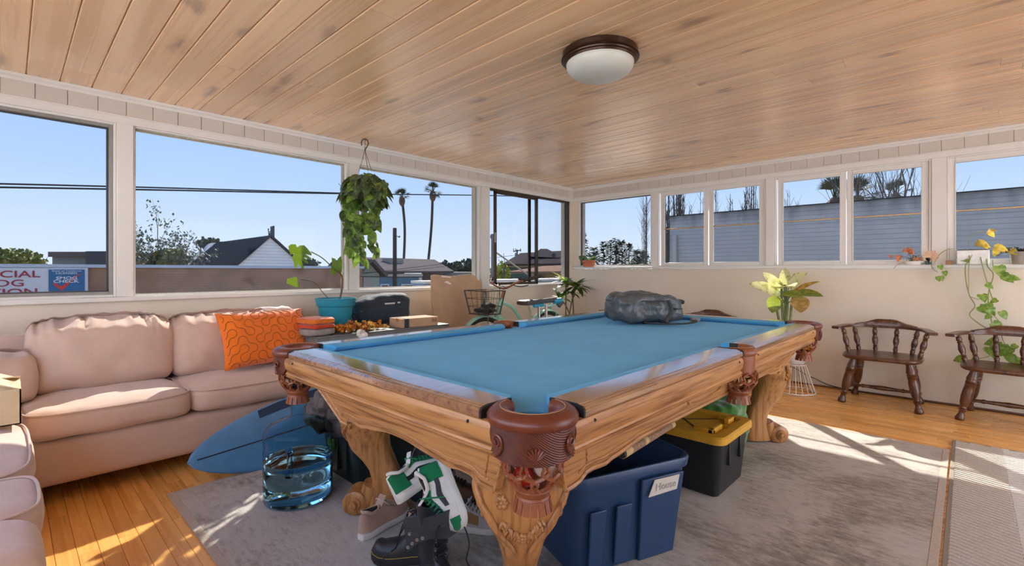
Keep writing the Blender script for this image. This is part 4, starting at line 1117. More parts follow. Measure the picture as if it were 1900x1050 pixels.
# herringbone runner: real ribs
rn = thing('runner_rug', 'grey and white herringbone woven runner at the right edge', 'rug', (2.9, -.36, 0))
hx0, hx1, hy0, hy1 = 1.2, 4.42, -.82, .066
MB().box(hx0, hy0, 0, hx1, hy1, .006).build('backing', plain('runner_dark', S(88, 78, 70), .95, .15, 80), rn)
hb = MB(); cwid = .215; pitch = .034; rowi = 0; y = hy1-.012
while y > hy0+.02:                                  # bands along the runner, slanting alternately
    ye_ = max(y-cwid, hy0+.012); s_ = 1 if rowi % 2 else -1
    x = hx0-.1
    while x < hx1+.1:
        xa, xb = x, x+s_*.075*(y-ye_)/cwid; lo, hi = hx0+.012, hx1-.012; cl = lambda q: max(lo, min(hi, q))
        if max(xa, xb) > lo and min(xa, xb) < hi and abs(cl(xb)-cl(xa)) > .004:
            fa, fb_ = (cl(xa)-xa)/(xb-xa), (cl(xb)-xa)/(xb-xa)
            a = Vector((cl(xa), y+(ye_-y)*fa, .006)); c = Vector((cl(xb), y+(ye_-y)*fb_, .006)); d = (c-a).normalized(); nrm = Vector((-d.y, d.x, 0))*pitch*.34
            up_ = Vector((0, 0, .010))
            hb.add([a-nrm, c-nrm, c+nrm, a+nrm, a-nrm*.5+up_, c-nrm*.5+up_, c+nrm*.5+up_, a+nrm*.5+up_], [(4, 5, 6, 7), (0, 1, 5, 4), (2, 3, 7, 6), (1, 2, 6, 5), (3, 0, 4, 7)])
        x += pitch
    y -= cwid; rowi += 1
hb.build('herringbone_rib', plain('runner_yarn', S(206, 200, 192), .95, .10, 150, bmp=.4), rn, kind='stuff')
bd = MB()
for q in ((hx0-.008, hy0-.008, .0, hx0+.012, hy1+.008, .011), (hx1-.012, hy0-.008, .0, hx1+.008, hy1+.008, .011), (hx0+.012, hy0-.008, .0, hx1-.012, hy0+.012, .011), (hx0+.012, hy1-.012, .0, hx1-.012, hy1+.008, .011)): bd.box(*q)
bd.build('binding', plain('runner_binding', S(150, 142, 132), .95, .1, 120), rn, bevel=.003)

# ================================================================== sectional sofa
taupe = fabric('taupe_twill', S(208, 180, 164), .05, .85, 500, 7.0, .5, .4)
sf = thing('sectional_sofa', 'taupe-pink L-shaped sectional sofa with loose cushions under the windows', 'sofa', (.3, 3.6, 0))
sb = MB().softbox((.275, 3.665, .205), (2.45, .79, .23), k=16, n=8).build('base', taupe, sf, smooth=True, ang=80)
MB().softbox((-.45, 2.47, .205), (1.0, 1.62, .23), k=16, n=8).build('base', taupe, sf, smooth=True, ang=80)
MB().softbox((.275, 3.995, .44), (2.45, .16, .70), k=10, n=8).build('back_frame', taupe, sf, smooth=True, ang=80)
MB().softbox((-.90, 2.85, .42), (.16, 2.4, .66), k=10, n=8).build('back_frame', taupe, sf, smooth=True, ang=80)
for fx, fy in ((-.85, 1.75), (-.05, 1.75), (-.85, 3.95), (1.42, 3.95), (1.42, 3.36), (.02, 3.36)):
    MB().lathe([(.018, 0), (.024, .095)], 10, (fx, fy, 0)).build('foot', blackm, sf)
def seat(x0, x1, y0, y1, z0, z1, seed, pipe=('f',)):
    c = ((x0+x1)/2, (y0+y1)/2, (z0+z1)/2); sz = (x1-x0, y1-y0, z1-z0)
    o = MB().softbox(c, sz, k=10, k2=5, n=24, puff=.16, wr=.007, ws=7, seed=seed).build('seat_cushion', taupe, sf, smooth=True, ang=180)
    k = 8; hx, hy, hz = sz[0]/2, sz[1]/2, sz[2]/2; pts = []
    for i in range(72):
        a = 2*PI*i/72; X, Y, Z = math.cos(a), math.sin(a), .72; X, Y = [math.copysign(abs(v)**.45, v) for v in (X, Y)]
        L = (abs(X)**k+abs(Y)**k+abs(Z)**k)**(1/k); X, Y, Z = X/L, Y/L, Z/L
        pts.append(Vector((c[0]+X*hx*1.004*(1+.056*(1-Y*Y)*(1-Z*Z)), c[1]+Y*hy*1.004*(1+.056*(1-X*X)*(1-Z*Z)), c[2]+Z*hz*(1+.16*(1-X*X)*(1-Y*Y)))))
    MB().tube(pts, .005, 6, closed=True).build('piping', taupe, o, smooth=True)
seat(.05, .735, 3.235, 3.86, .315, .475, 1)
seat(.742, 1.50, 3.235, 3.86, .315, .475, 2)
seat(-.80, .052, 2.37, 3.22, .315, .475, 3)
seat(-.80, .060, 1.985, 2.375, .315, .470, 5)
MB().softbox((-.40, 1.83, .29), (.94, .33, .37), k=7, n=14, wr=.004, seed=8).build('armrest', taupe, sf, smooth=True, ang=180)
def backc(cx, cy, cz, sx, sy, sz, tilt, seed, rz=0, wr=.012):
    R = Matrix.Rotation(rz, 3, 'Z') @ Matrix.Rotation(tilt, 3, 'X')
    def sag(p, X, Y, Z):                           # softer top, sunken corners, folds along the top edge
        p = p.copy()
        if Z > 0: p.z -= .03*(X*X)*Z; p.y += .006*math.sin(X*38+seed*2+3*math.sin(X*9))*max(0, Z)**2
        return p
    m_ = MB().softbox((cx, cy, cz), (sx, sz, sy), R @ Matrix.Rotation(PI/2, 3, 'X'), k=14, k2=3.6, n=30, puff=.22, wr=wr, ws=7, seed=seed,
                      fn=lambda p, X, Y, Z: Vector((p.x, p.y-.010*(X*X)*max(0, Y), p.z+(.009+.010*max(0, (Y-.5)/.5))*math.sin(X*34+seed*2+3*math.sin(X*8+seed)+Y*2)*max(0, Y)**2-(.10*max(0, (Y-.52+.06*math.sin(X*21+seed))/.48)**1.1 if Z > 0 else 0))))
    o = m_.build('back_cushion', taupe, sf, smooth=True, ang=180)
    return o
backc(.405, 3.80, .68, .64, .20, .43, math.radians(-17), 1)
backc(1.075, 3.81, .67, .66, .20, .42, math.radians(-17), 2)
backc(-.28, 3.66, .60, .74, .20, .30, math.radians(-20), 4, .1)

# cardboard carton on the sofa corner
card = plain('cardboard', S(196, 164, 134), .85, .07, 9, bmp=.05); cardd = plain('cardboard_pale', S(222, 200, 160), .85, .08, 9)
cb = thing('cardboard_carton', 'open pale cardboard carton on the sofa corner at the left edge', 'box', (-.13, 3.17, .485))
x0, x1, y0, y1, z0, z1 = -.32, .040, 3.02, 3.33, .486, .640
w = MB(); tck = .005
w.box(x0, y0, z0, x1, y1, z0+tck); w.box(x0, y0, z0, x1, y0+tck, z1); w.box(x0, y1-tck, z0, x1, y1, z1); w.box(x0, y0, z0, x0+tck, y1, z1); w.box(x1-tck, y0, z0, x1, y1, z1)
w.build('body', cardd, cb)
for q in ([(x0, y1, z1), (x1, y1, z1), (x1, y1-.13, z1+.030), (x0, y1-.13, z1+.030)], [(x0, y0, z1), (x1, y0, z1), (x1-.01, y0+.10, z1+.02), (x0, y0+.10, z1+.02)], [(x1, y0, z1), (x1, y1, z1), (x1-.07, y1-.01, z1+.035), (x1-.07, y0+.01, z1+.03)]):
    slab(q, .005, 'flap', cardd, cb)
MB().box(x1, y0+.14, z0+.03, x1+.0015, y0+.20, z1).build('packing_tape', plain('packing_tape', S(190, 148, 100), .3, .05), cb)

# orange cushion with winding lines
orange = fabric('orange_velvet', S(240, 118, 20), .10, .8, 300, 8.0, .4, .8)
px_, py_, pz_ = 1.262, 3.60, .690
pw, ph, pt = .61, .40, .085
RP = Matrix.Rotation(math.radians(6), 3, 'Z') @ Matrix.Rotation(math.radians(-24), 3, 'X')
def pil(u, v, s):                                   # u, v in -1..1
    cu = 1-.06*(1-abs(v)**2)*abs(u)**8; cv = 1-.07*(1-abs(u)**2)*abs(v)**8
    d = ((1-u**4)*(1-v**4))**.55
    p = Vector((u*pw/2*cu, -s*pt*(d+.02)+.004*noise.noise(Vector((u*5, v*5, s))), v*ph/2*cv))
    return Vector((px_, py_, pz_)) + RP @ p
oc = thing('orange_cushion', 'orange velvet cushion with brown winding lines on the sofa', 'cushion', (px_, py_, .5))
w = MB(); w.grid(lambda a, c: pil(2*a-1, 2*c-1, 1), 24, 18); w.grid(lambda a, c: pil(1-2*a, 2*c-1, -1), 24, 18)
w.build('cover', orange, oc, smooth=True, ang=180)
w = MB(); rr = random.Random(5); NX, NY = 11, 7
for i in range(NX):
    for j in range(NY):
        fl_ = rr.random() < .5; cx_, cy_ = i/NX*2-1, j/NY*2-1; dx, dy = 2/NX, 2/NY
        arcs = [((0, 0), 0), ((1, 1), PI)] if fl_ else [((1, 0), PI/2), ((0, 1), -PI/2)]
        for (ox, oy), a0 in arcs:
            pts = []
            for k in range(7):
                a = a0+PI/2*k/6; u = cx_+dx*(ox+.5*math.cos(a)); v = cy_+dy*(oy+.5*math.sin(a))
                if abs(u) > .97 or abs(v) > .97: continue
                pts.append(pil(u, v, 1.0)+RP @ Vector((0, -.0012, 0)))
            if len(pts) > 2: w.tube(pts, .0022, 4)
w.build('winding_line', plain('cushion_line', S(150, 92, 36), .8), oc, kind='stuff')

# surfboard on its rail between sofa and table
sbm = plain('surf_blue', S(84, 142, 190), .3, .16, 5, spec=.6); 
sv = thing('surfboard', 'faded blue surfboard leaning on edge against the sofa front', 'surfboard', (1.3, 3.08, 0))
ax0, ax1 = Vector((.655, 3.05, .115)), Vector((2.45, 3.12, .245)); AX = (ax1-ax0); LB = AX.length; AX.normalize()
acr = Vector((0, .42, .90)).normalized(); acr = (acr-AX*acr.dot(AX)).normalized(); nrm = AX.cross(acr).normalized()
if nrm.y > 0: nrm = -nrm
def hwid(q):
    pts = [(0, .0), (.012, .035), (.04, .075), (.10, .125), (.20, .175), (.32, .21), (.48, .228), (.65, .222), (.8, .195), (.92, .14), (.985, .07), (1, .0)]
    for (a, wa), (c, wb) in zip(pts, pts[1:]):
        if a <= q <= c: f = (q-a)/(c-a); return wa+(wb-wa)*f
    return 0
def sb_pt(q, a):
    h = max(.001, hwid(q)); th_ = .032*math.sqrt(max(.02, math.sin(PI*min(1, max(0, q)))))**.6; ro = .05*(1-q)**3
    return ax0+AX*(q*LB)+acr*(h*math.cos(a))+nrm*(th_*math.copysign(abs(math.sin(a))**.6, math.sin(a))*.9+ro)
qs = [0, .004, .012, .025, .045, .07, .11, .16, .22, .3, .4, .5, .6, .7, .8, .88, .94, .975, .992, 1]
MB().rings([[sb_pt(q, 2*PI*j/28) for j in range(28)] for q in qs]).build('board', sbm, sv, smooth=True, ang=70)
MB().tube([sb_pt(q, PI/2+.02)+nrm*.001 for q in qs[3:16]], .004, 4).build('stringer', plain('stringer', S(34, 44, 58), .5), sv)
w = MB(); pa = [sb_pt(q, PI*.26)+nrm*.002 for q in qs[8:15]]; pb = [sb_pt(q, PI*.10)+nrm*.003 for q in qs[8:15]]
for i in range(6): w.add([pa[i], pa[i+1], pb[i+1], pb[i]], [(0, 1, 2, 3)])
w.build('rail_tape', plain('rail_tape', S(30, 56, 88), .5, .2, 14), sv)

# ================================================================== ceiling lamp
lc = onZ(1113, 97, CEIL); bz_m = plain('lamp_bronze', S(70, 48, 34), .3, .1, 30, metal=.7)
lp = thing('ceiling_lamp', 'round flush ceiling lamp with a bronze ring and opal glass', 'lamp', (lc.x, lc.y, CEIL-.14))
MB().lathe([(.0, 0), (.195, 0), (.200, -.004), (.200, -.030), (.206, -.034), (.207, -.040), (.196, -.044), (.194, -.050), (.186, -.054), (.184, -.062), (.176, -.064), (.0, -.060)], 64, (lc.x, lc.y, CEIL)).build('ring', bz_m, lp, smooth=True, ang=30)
MB().lathe([(.178, -.058), (.180, -.066), (.176, -.085), (.160, -.108), (.132, -.124), (.09, -.135), (.045, -.140), (.001, -.1415)], 64, (lc.x, lc.y, CEIL)).build('glass_bowl', plain('opal_glass', S(214, 214, 202), .3, .02), lp, smooth=True, ang=80)

# ================================================================== spindle chairs
def turned(p0, p1, prof, n=14):
    p0, p1 = Vector(p0), Vector(p1); d = p1-p0; L = d.length; q = d.to_track_quat('Z', 'Y').to_matrix()
    return MB().lathe([(r, t_*L) for t_, r in prof], n, p0, q)
LEGP = [(0, .026), (.10, .026), (.17, .031), (.21, .036), (.25, .030), (.27, .037), (.285, .030), (.30, .036), (.315, .030), (.335, .036), (.35, .031), (.42, .034), (.55, .035), (.66, .031), (.73, .022), (.755, .021), (.77, .028), (.785, .021), (.80, .027), (.815, .020), (.86, .018), (.90, .023), (.95, .031), (.985, .030), (1, .024)]
SPIP = [(0, .013), (.06, .013), (.12, .017), (.2, .020), (.26, .014), (.29, .020), (.32, .014), (.42, .020), (.52, .023), (.62, .020), (.72, .013), (.75, .018), (.78, .013), (.83, .019), (.90, .016), (1, .012)]
STRP = [(0, .010), (.1, .012), (.16, .013), (.19, .019), (.22, .013), (.35, .016), (.5, .021), (.65, .016), (.78, .013), (.81, .019), (.84, .013), (.9, .012), (1, .010)]
def make_chair(label):
    t_ = thing('spindle_chair', label, 'chair', (0, 0, 0), 'low spindle-back chairs')
    SZ = .432
    out = []
    for i in range(40):                                       # seat outline: flat front, rounded ends
        a = 2*PI*i/40; ca, sa = math.cos(a), math.sin(a)
        out.append((-.02+.235*math.copysign(abs(ca)**.55, ca), .275*math.copysign(abs(sa)**.42, sa)))
    rings = [[Vector((x*f, y*(1-(1-f)*.85), SZ+z)) for x, y in out] for f, z in ((.93, -.034), (.985, -.026), (1, -.014), (.99, -.004), (.96, 0), (.5, -.006), (.02, -.008))]
    MB().rings(rings).build('seat', walnut, t_, smooth=True, ang=50, world=False)
    tops = {(-1, 1): (-.13, .185), (-1, -1): (-.13, -.185), (1, 1): (.13, .17), (1, -1): (.13, -.17)}
    feet = {(-1, 1): (-.165, .275), (-1, -1): (-.165, -.255), (1, 1): (.255, .235), (1, -1): (.255, -.235)}
    for k in tops: turned((tops[k][0], tops[k][1], SZ-.02), (feet[k][0], feet[k][1], 0), LEGP, 16).build('leg', walnut, t_, smooth=True, ang=60, world=False)
    def on_leg(k, z): f = 1-z/(SZ-.02); a, c = Vector(tops[k]), Vector(feet[k]); p = a.lerp(c, f); return Vector((p.x, p.y, z))
    ms = []
    for s_ in (1, -1):
        a, c = on_leg((-1, s_), .125), on_leg((1, s_), .135); ms.append(a.lerp(c, .5)); turned(a, c, STRP, 10).build('stretcher', walnut, t_, smooth=True, ang=60, world=False)
    turned(ms[0], ms[1], STRP, 10).build('stretcher', walnut, t_, smooth=True, ang=60, world=False)
    # bent arm rail and raised crest
    path = bez([(-.085, .330, .645), (-.01, .315, .648), (.12, .265, .654), (.20, .15, .656), (.218, 0, .656), (.20, -.15, .656), (.12, -.265, .654), (-.01, -.315, .648), (-.085, -.330, .645)], 6)
    rings = []
    for i, p in enumerate(path):
        d = (path[min(i+1, len(path)-1)]-path[max(i-1, 0)]).normalized(); n_ = Vector((-d.y, d.x, 0)).normalized()
        e_ = min(i, len(path)-1-i); hw = .030 if e_ > 3 else .036-.012*(e_ == 0)
        rings.append([p+n_*(hw*a)+Vector((0, 0, b_)) for a, b_ in ((-1, -.008), (-.85, -.012), (.85, -.012), (1, -.008), (1, .008), (.85, .012), (-.85, .012), (-1, .008))])
    MB().rings(rings).build('arm_rail', walnut, t_, smooth=True, ang=40, world=False)
    cp = [p for p in path if abs(p.y) < .215]; N = len(cp); rings = []
    for i, p in enumerate(cp):
        d = (cp[min(i+1, N-1)]-cp[max(i-1, 0)]).normalized(); n_ = Vector((-d.y, d.x, 0)).normalized()
        u = abs(p.y)/.215; h = .018+.036*(1 if u < .30 else max(0, 1-(u-.30)/.42))**1.0
        if u > .8: h = .018*(1-.6*(u-.8)/.2)
        rings.append([p+n_*a+Vector((0, 0, b_)) for a, b_ in ((-.028, .006), (.024, .006), (.018, h*.7+.01), (.004, h+.012), (-.014, h+.010), (-.026, h*.7+.01))])
    MB().rings(rings).build('crest', walnut, t_, smooth=True, ang=40, world=False)
    for y, xr, xs, ys_ in ((.295, .035, .005, .245), (.225, .155, .135, .185), (.08, .215, .175, .07)):
        for s_ in (1, -1):
            turned((xr, s_*y, .647), (xs, s_*ys_, SZ-.01), SPIP, 12).build('spindle', walnut, t_, smooth=True, ang=60, world=False)
    return t_
ch = make_chair('dark low-backed spindle chair standing alone against the cream wall'); ch.location = (5.245, .535, 0)
dup(ch, (5.245, -.235, 0), math.radians(-2), 'dark low-backed spindle chair with pothos vines hanging over it')
dup(ch, (5.245, 2.08, 0), math.radians(2), 'dark spindle chair behind the table, only its crest showing right of the duffel')
dup(ch, (5.23, 3.03, 0), 0, 'dark spindle chair hidden behind the duffel bag, only an arm tip showing')

# ================================================================== storage totes
def rrect(hx, hy, r, n=6):
    out = []
    for cx_, cy_, a0 in ((hx-r, hy-r, 0), (-hx+r, hy-r, PI/2), (-hx+r, -hy+r, PI), (hx-r, -hy+r, 3*PI/2)):
        for i in range(n+1): a = a0+PI/2*i/n; out.append((cx_+r*math.cos(a), cy_+r*math.sin(a)))
    return out
def rr_rings(levels): return [[Vector((x, y, z)) for x, y in rrect(hx, hy, r)] for hx, hy, r, z in levels]
navy = plain('tote_navy', S(38, 66, 104), .45, .10, 60, bmp=.06); blk = plain('tote_black', S(30, 34, 38), .42, .12, 60, bmp=.05)
yel = plain('lid_yellow', S(214, 160, 46), .45, .06, 30)
tn = thing('blue_tote', 'open navy storage tote with a white paper label beside the nearest table leg', 'tote', (1.76, 1.135, .010), rz=math.radians(-21))
W, Dp, H = .30, .215, .385
lv = [(W-.045, Dp-.04, .05, 0), (W-.04, Dp-.034, .06, .012), (W-.008, Dp-.006, .075, H-.045), (W-.006, Dp-.004, .075, H-.04), (W+.006, Dp+.008, .08, H-.038), (W+.010, Dp+.012, .08, H-.008), (W+.006, Dp+.008, .08, H), (W-.004, Dp-.002, .075, H), (W-.012, Dp-.010, .075, H-.01), (W-.048, Dp-.042, .05, .012)]
MB().rings(rr_rings(lv)).build('body', navy, tn, smooth=True, ang=35, world=False)
for i, yy in enumerate((-.16, -.06, .04)):
    pass
for s_ in (-1,):
    for xx in (-.18, -.06):
        q = [Vector((xx-.03, -Dp+.030, .02)), Vector((xx+.03, -Dp+.030, .02)), Vector((xx+.035, -Dp+.000, H-.13)), Vector((xx-.035, -Dp+.000, H-.13))]
        MB().prism(q, [p+Vector((0, -.010, 0)) for p in q]).build('rib', navy, tn, bevel=.004, world=False)
    q = [Vector((.03, -Dp+.036, .0)), Vector((.21, -Dp+.036, .0)), Vector((.235, -Dp+.000, H-.05)), Vector((.02, -Dp+.000, H-.05))]
    MB().prism(q, [p+Vector((0, -.016, 0)) for p in q]).build('front_panel', navy, tn, bevel=.005, world=False)
q = [Vector((.045, -Dp-.019, H-.118)), Vector((.19, -Dp-.019, H-.112)), Vector((.205, -Dp-.020, H-.055)), Vector((.075, -Dp-.020, H-.055))]
lab = MB().prism(q, [p+Vector((0, -.0015, 0)) for p in q]).build('label', plain('label_paper', S(206, 200, 190), .8, .05), tn, world=False)
me = text_mesh('House', .040, .0006, 'CENTER', .0, .1); me.materials.clear(); me.materials.append(plain('pencil_grey', S(168, 162, 154), .8))
o = bpy.data.objects.new('handwriting', me); COL.objects.link(o); o.parent = lab; o.location = (.13, -Dp-.0225, H-.086); o.rotation_euler = (PI/2, 0, 0); o['kind'] = 'stuff'
MB().softbox((0, 0, .10), (.46, .32, .16), k=5, n=8, wr=.02, ws=9).build('contents', plain('dark_cloth', S(24, 22, 26), .9), tn, smooth=True, world=False)

ty = thing('yellow_lid_tote', 'black storage tote with a ribbed yellow lid under the table', 'tote', (2.655, 1.20, .010))
W, Dp, H = .215, .31, .285
MB().rings(rr_rings([(W-.03, Dp-.03, .03, 0), (W-.026, Dp-.026, .035, .01), (W, Dp, .04, H)])).build('body', blk, ty, smooth=True, ang=35, world=False)
for xx in (-.09, .07):
    MB().box(xx-.008, -Dp-.004, H-.14, xx+.008, -Dp+.02, H-.02).build('rib', blk, ty, bevel=.003, world=False)
lid = MB().rings(rr_rings([(W+.012, Dp+.012, .05, H-.008), (W+.022, Dp+.022, .055, H-.004), (W+.022, Dp+.022, .055, H+.026), (W+.014, Dp+.014, .05, H+.034), (W-.028, Dp-.028, .03, H+.034), (W-.034, Dp-.034, .03, H+.022)])).build('lid', yel, ty, smooth=True, ang=35, world=False)
w = MB()
for (x0, y0, x1, y1) in ((-.165, -.255, -.03, -.225), (-.165, -.255, -.135, -.15), (.06, -.255, .165, -.225), (.135, -.255, .165, -.17), (-.165, .225, -.03, .255), (.06, .225, .165, .255), (.135, .05, .165, .12), (-.165, .05, -.135, .12)):
    MB().box(x0, y0, H+.02, x1, y1, H+.048).build('lid_lug', yel, lid, bevel=.006, world=False)
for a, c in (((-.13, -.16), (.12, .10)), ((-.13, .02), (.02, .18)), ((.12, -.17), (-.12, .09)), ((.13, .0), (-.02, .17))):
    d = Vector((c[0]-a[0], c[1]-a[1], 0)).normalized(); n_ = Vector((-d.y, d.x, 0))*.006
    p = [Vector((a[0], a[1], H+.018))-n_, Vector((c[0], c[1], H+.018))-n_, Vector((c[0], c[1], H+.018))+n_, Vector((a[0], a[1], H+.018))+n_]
    MB().prism(p, [v+Vector((0, 0, .006)) for v in p]).build('groove_shade', plain('lid_shadow', S(70, 56, 30), .8), lid, world=False)  # shade of the lid's grooves, laid on as dark strips
gt = thing('dark_tote', 'black storage tote with a green tag behind the water bottle', 'tote', (1.50, 2.52, .010))
W, Dp, H = .25, .19, .285
MB().rings(rr_rings([(W-.03, Dp-.03, .03, 0), (W-.026, Dp-.026, .035, .01), (W, Dp, .04, H-.02), (W+.012, Dp+.012, .045, H-.018), (W+.012, Dp+.012, .045, H)])).build('body', plain('tote_green_black', S(30, 42, 42), .5, .1, 50), gt, smooth=True, ang=35, world=False)
q = onZ(624, 848, .2)
MB().box(-W-.008, .03, .15, -W+.004, .085, .21).build('tag', plain('green_tag', S(116, 190, 50), .6), gt, world=False)
for yy in (-.10, .0, .11): MB().box(-W-.001, yy-.006, .05, -W+.02, yy+.006, H-.03).build('rib', MAT['tote_green_black'], gt, bevel=.003, world=False)
jk = thing('dark_jacket', 'crumpled charcoal jacket lying on the dark tote', 'jacket', (1.47, 2.56, .296))
gfab = fabric('charcoal_nylon', S(104, 98, 98), .12, .5, 300, 14, .9, .1)
MB().softbox((1.38, 2.53, .365), (.44, .34, .15), k=4, n=30, wr=.05, ws=12, seed=3).softbox((1.24, 2.58, .385), (.20, .26, .15), k=4, n=24, wr=.045, ws=14, seed=6).build('body', gfab, jk, smooth=True, ang=180)

# cue butt poking out under the side apron
a, c = onD(1152, 843, 1.62), onD(1245, 789, 2.15); c = a+(c-a)*1.05
cq = thing('cue_stick', 'wrapped butt of a cue stick resting on the tote under the table', 'cue', a)
def cue(f0, f1, r0, r1, nm, mt): MB().tube([a.lerp(c, f0), a.lerp(c, f1)], [r0, r1], 14).build(nm, mt, cq, smooth=True, ang=40)
birch = plain('cue_birch', S(206, 176, 122), .35, .08); wrap = plain('cue_wrap', S(150, 118, 92), .8, .45, 130)
cue(0, .02, .014, .017, 'bumper', blackm); cue(.02, .12, .0175, .0172, 'end_ring', birch); cue(.12, .34, .0172, .0165, 'wrap', wrap); cue(.34, .40, .0165, .0163, 'ring', birch); cue(.40, .92, .0163, .0145, 'wrap', wrap); cue(.92, 1.0, .0145, .014, 'ring', birch)

# green cushion on a brown woven basket by the far leg
bk = thing('wicker_basket', 'brown woven basket under the green blanket at the far table leg', 'basket', (3.44, 1.46, .010))
wick = plain('wicker_brown', S(96, 74, 60), .85, .3, 60, bmp=.5)
MB().rings([[Vector((x, y, z)) for x, y in rrect(hx, hy, .08)] for hx, hy, z in ((.34, .23, 0), (.36, .25, .02), (.37, .26, .15), (.36, .25, .155), (.34, .23, .03))]).build('shell', wick, bk, smooth=True, ang=50, world=False)
w = MB(); rr = random.Random(2)
base = rrect(.37, .26, .09, 5); NB = len(base)
for row in range(6):
    for i in range(NB*4):
        f = i/4; i0 = int(f) % NB; p = Vector(base[i0]).lerp(Vector(base[(i0+1) % NB]), f % 1)
        if (i+row) % 2: w.sphere((p.x, p.y, .018+row*.024), (.013, .013, .014), 6, 4)
w.build('weave', wick, bk, kind='stuff', world=False)
gb = thing('green_blanket', 'rumpled green velvet blanket heaped on the wicker basket', 'blanket', (3.25, 1.30, .03))
gvel = fabric('green_velvet', S(62, 122, 48), .2, .7, 300, 12, .9, .8)
MB().softbox((3.11, 1.20, .20), (.42, .40, .34), k=3.6, n=26, wr=.045, ws=9, seed=4).softbox((3.46, 1.42, .26), (.46, .36, .22), k=3.5, n=18, wr=.04, ws=10, seed=9).build('body', gvel, gb, smooth=True, ang=180)

# ================================================================== water bottle
m, t, b = nt('bottle_plastic'); b.inputs['Base Color'].default_value = S(225, 240, 246); b.inputs['Transmission Weight'].default_value = 1.0; b.inputs['Roughness'].default_value = .06; b.inputs['IOR'].default_value = 1.12
co = coords(t); n = node(t, 'ShaderNodeTexNoise', Scale=60.0, Detail=3.0); t.links.new(co, n.inputs[0]); bump(t, b, n.outputs['Fac'], .06, .004)
r = ramp(t, [(.3, S(204, 232, 242)), (.7, S(218, 240, 247))], n.outputs['Fac']); t.links.new(r.outputs[0], b.inputs['Base Color']); bottle_m = m
m, t, b = nt('water'); b.inputs['Base Color'].default_value = S(196, 226, 236); b.inputs['Transmission Weight'].default_value = 1.0; b.inputs['Roughness'].default_value = .0; b.inputs['IOR'].default_value = 1.33
co = coords(t); n = node(t, 'ShaderNodeTexNoise', Scale=3.0); t.links.new(co, n.inputs[0]); r = ramp(t, [(.3, S(206, 230, 238)), (.7, S(216, 236, 242))], n.outputs['Fac']); t.links.new(r.outputs[0], b.inputs['Base Color']); water_m = m
bc = (1.02, 2.47, .0098)
wb = thing('water_bottle', 'big blue translucent water bottle standing half full on the rug', 'bottle', bc)
out = [(.150, .0), (.160, .010), (.163, .03), (.163, .085), (.160, .090), (.160, .096), (.163, .102), (.163, .165), (.158, .172), (.158, .182), (.163, .190), (.163, .255), (.158, .262), (.158, .272), (.163, .282), (.163, .33), (.156, .352), (.138, .372), (.105, .390), (.065, .402), (.042, .412), (.036, .422), (.034, .455), (.039, .458), (.040, .468), (.036, .476)]
inn = [(max(.005, r_-.0028), z+(.003 if i == 0 else 0)) for i, (r_, z) in enumerate(out)]
MB().lathe([(.0, .0)]+out+list(reversed(inn))+[(.0, .004)], 48, bc, caps=False).build('shell', bottle_m, wb, smooth=True, ang=50)
wz = .205; wat = [(r_-.0035, z) for r_, z in out if z < wz]+[(.1595, wz)]
MB().lathe([(.0, .005)]+[(r_, max(z, .005)) for r_, z in wat]+[(.0, wz)], 48, bc, caps=False).build('water', water_m, wb, smooth=True, ang=50)
MB().tube(bez([(bc[0]-.09, bc[1]-.105, .30), (bc[0]-.075, bc[1]-.085, .27), (bc[0]-.075, bc[1]-.085, .20), (bc[0]-.09, bc[1]-.105, .165)], 6), .016, 10).build('grip', bottle_m, wb, smooth=True)
w = MB()
for i in range(3):
    w.rings([[Vector((bc[0]+.1645*math.cos(a), bc[1]+.1645*math.sin(a), z)) for a in [math.radians(-62+k*4) for k in range(7)]] for z in (.215+i*.022, .229+i*.022)], closed=False)
w.build('printed_label', plain('bottle_print', S(70, 150, 205), .5, .4, 90), wb, kind='stuff')

# ================================================================== duffel bag on the table
df = thing('duffel_bag', 'dark grey glossy duffel bag lying on the blue felt', 'bag', (3.18, 1.80, BED))
dufm = fabric('duffel_nylon', S(74, 80, 84), .10, .36, 200, 16, .8, .0); MAT['duffel_nylon'].node_tree.nodes['Principled BSDF'].inputs['Specular IOR Level'].default_value = .6
RZ = Matrix.Rotation(math.radians(-40), 3, 'Z'); dc = Vector((3.185, 1.722, BED+.122))
MB().softbox(dc, (.50, .34, .205), RZ, k=5, n=30, puff=.06, wr=.022, ws=10, seed=12, fn=lambda p, X, Y, Z: Vector((p.x, p.y, p.z-(.025*max(0, X) if Z > 0 else 0)))).build('body', dufm, df, smooth=True, ang=180)
strap = plain('duffel_strap', S(60, 62, 64), .6, .1, 90)
def dloc(x, y, z): return dc + RZ @ Vector((x, y, z))
MB().tube([dloc(.262*math.cos(a) if abs(math.cos(a)) < 2 else 0, .178*math.sin(a), .052) for a in [PI*2*i/48 for i in range(48)]], .005, 6, closed=True).build('zip', strap, df, smooth=True)
MB().tube(bez([dloc(.262, -.10, .03), dloc(.285, -.05, .045), dloc(.285, .05, .045), dloc(.262, .10, .03)], 8), .013, 8, flat=.5).build('handle', strap, df, smooth=True)
MB().tube(bez([dloc(.12, -.183, .06), dloc(.14, -.19, -.02), dloc(.10, -.185, -.09)], 6), .014, 6, flat=.3).build('compression_strap', strap, df)
MB().tube(bez([dloc(-.05, -.175, -.095), dloc(.06, -.23, -.100), dloc(.20, -.245, -.098), dloc(.30, -.20, -.094), dloc(.33, -.14, -.085)], 8), .018, 8, flat=.3).build('shoulder_strap', strap, df, smooth=True)
MB().obox(dloc(.34, -.13, -.082), (.06, .045, .03), RZ).obox(dloc(.375, -.10, -.085), (.03, .04, .022), RZ).build('buckle', plain('buckle_clear', S(120, 122, 126), .2, .1), df, bevel=.005)

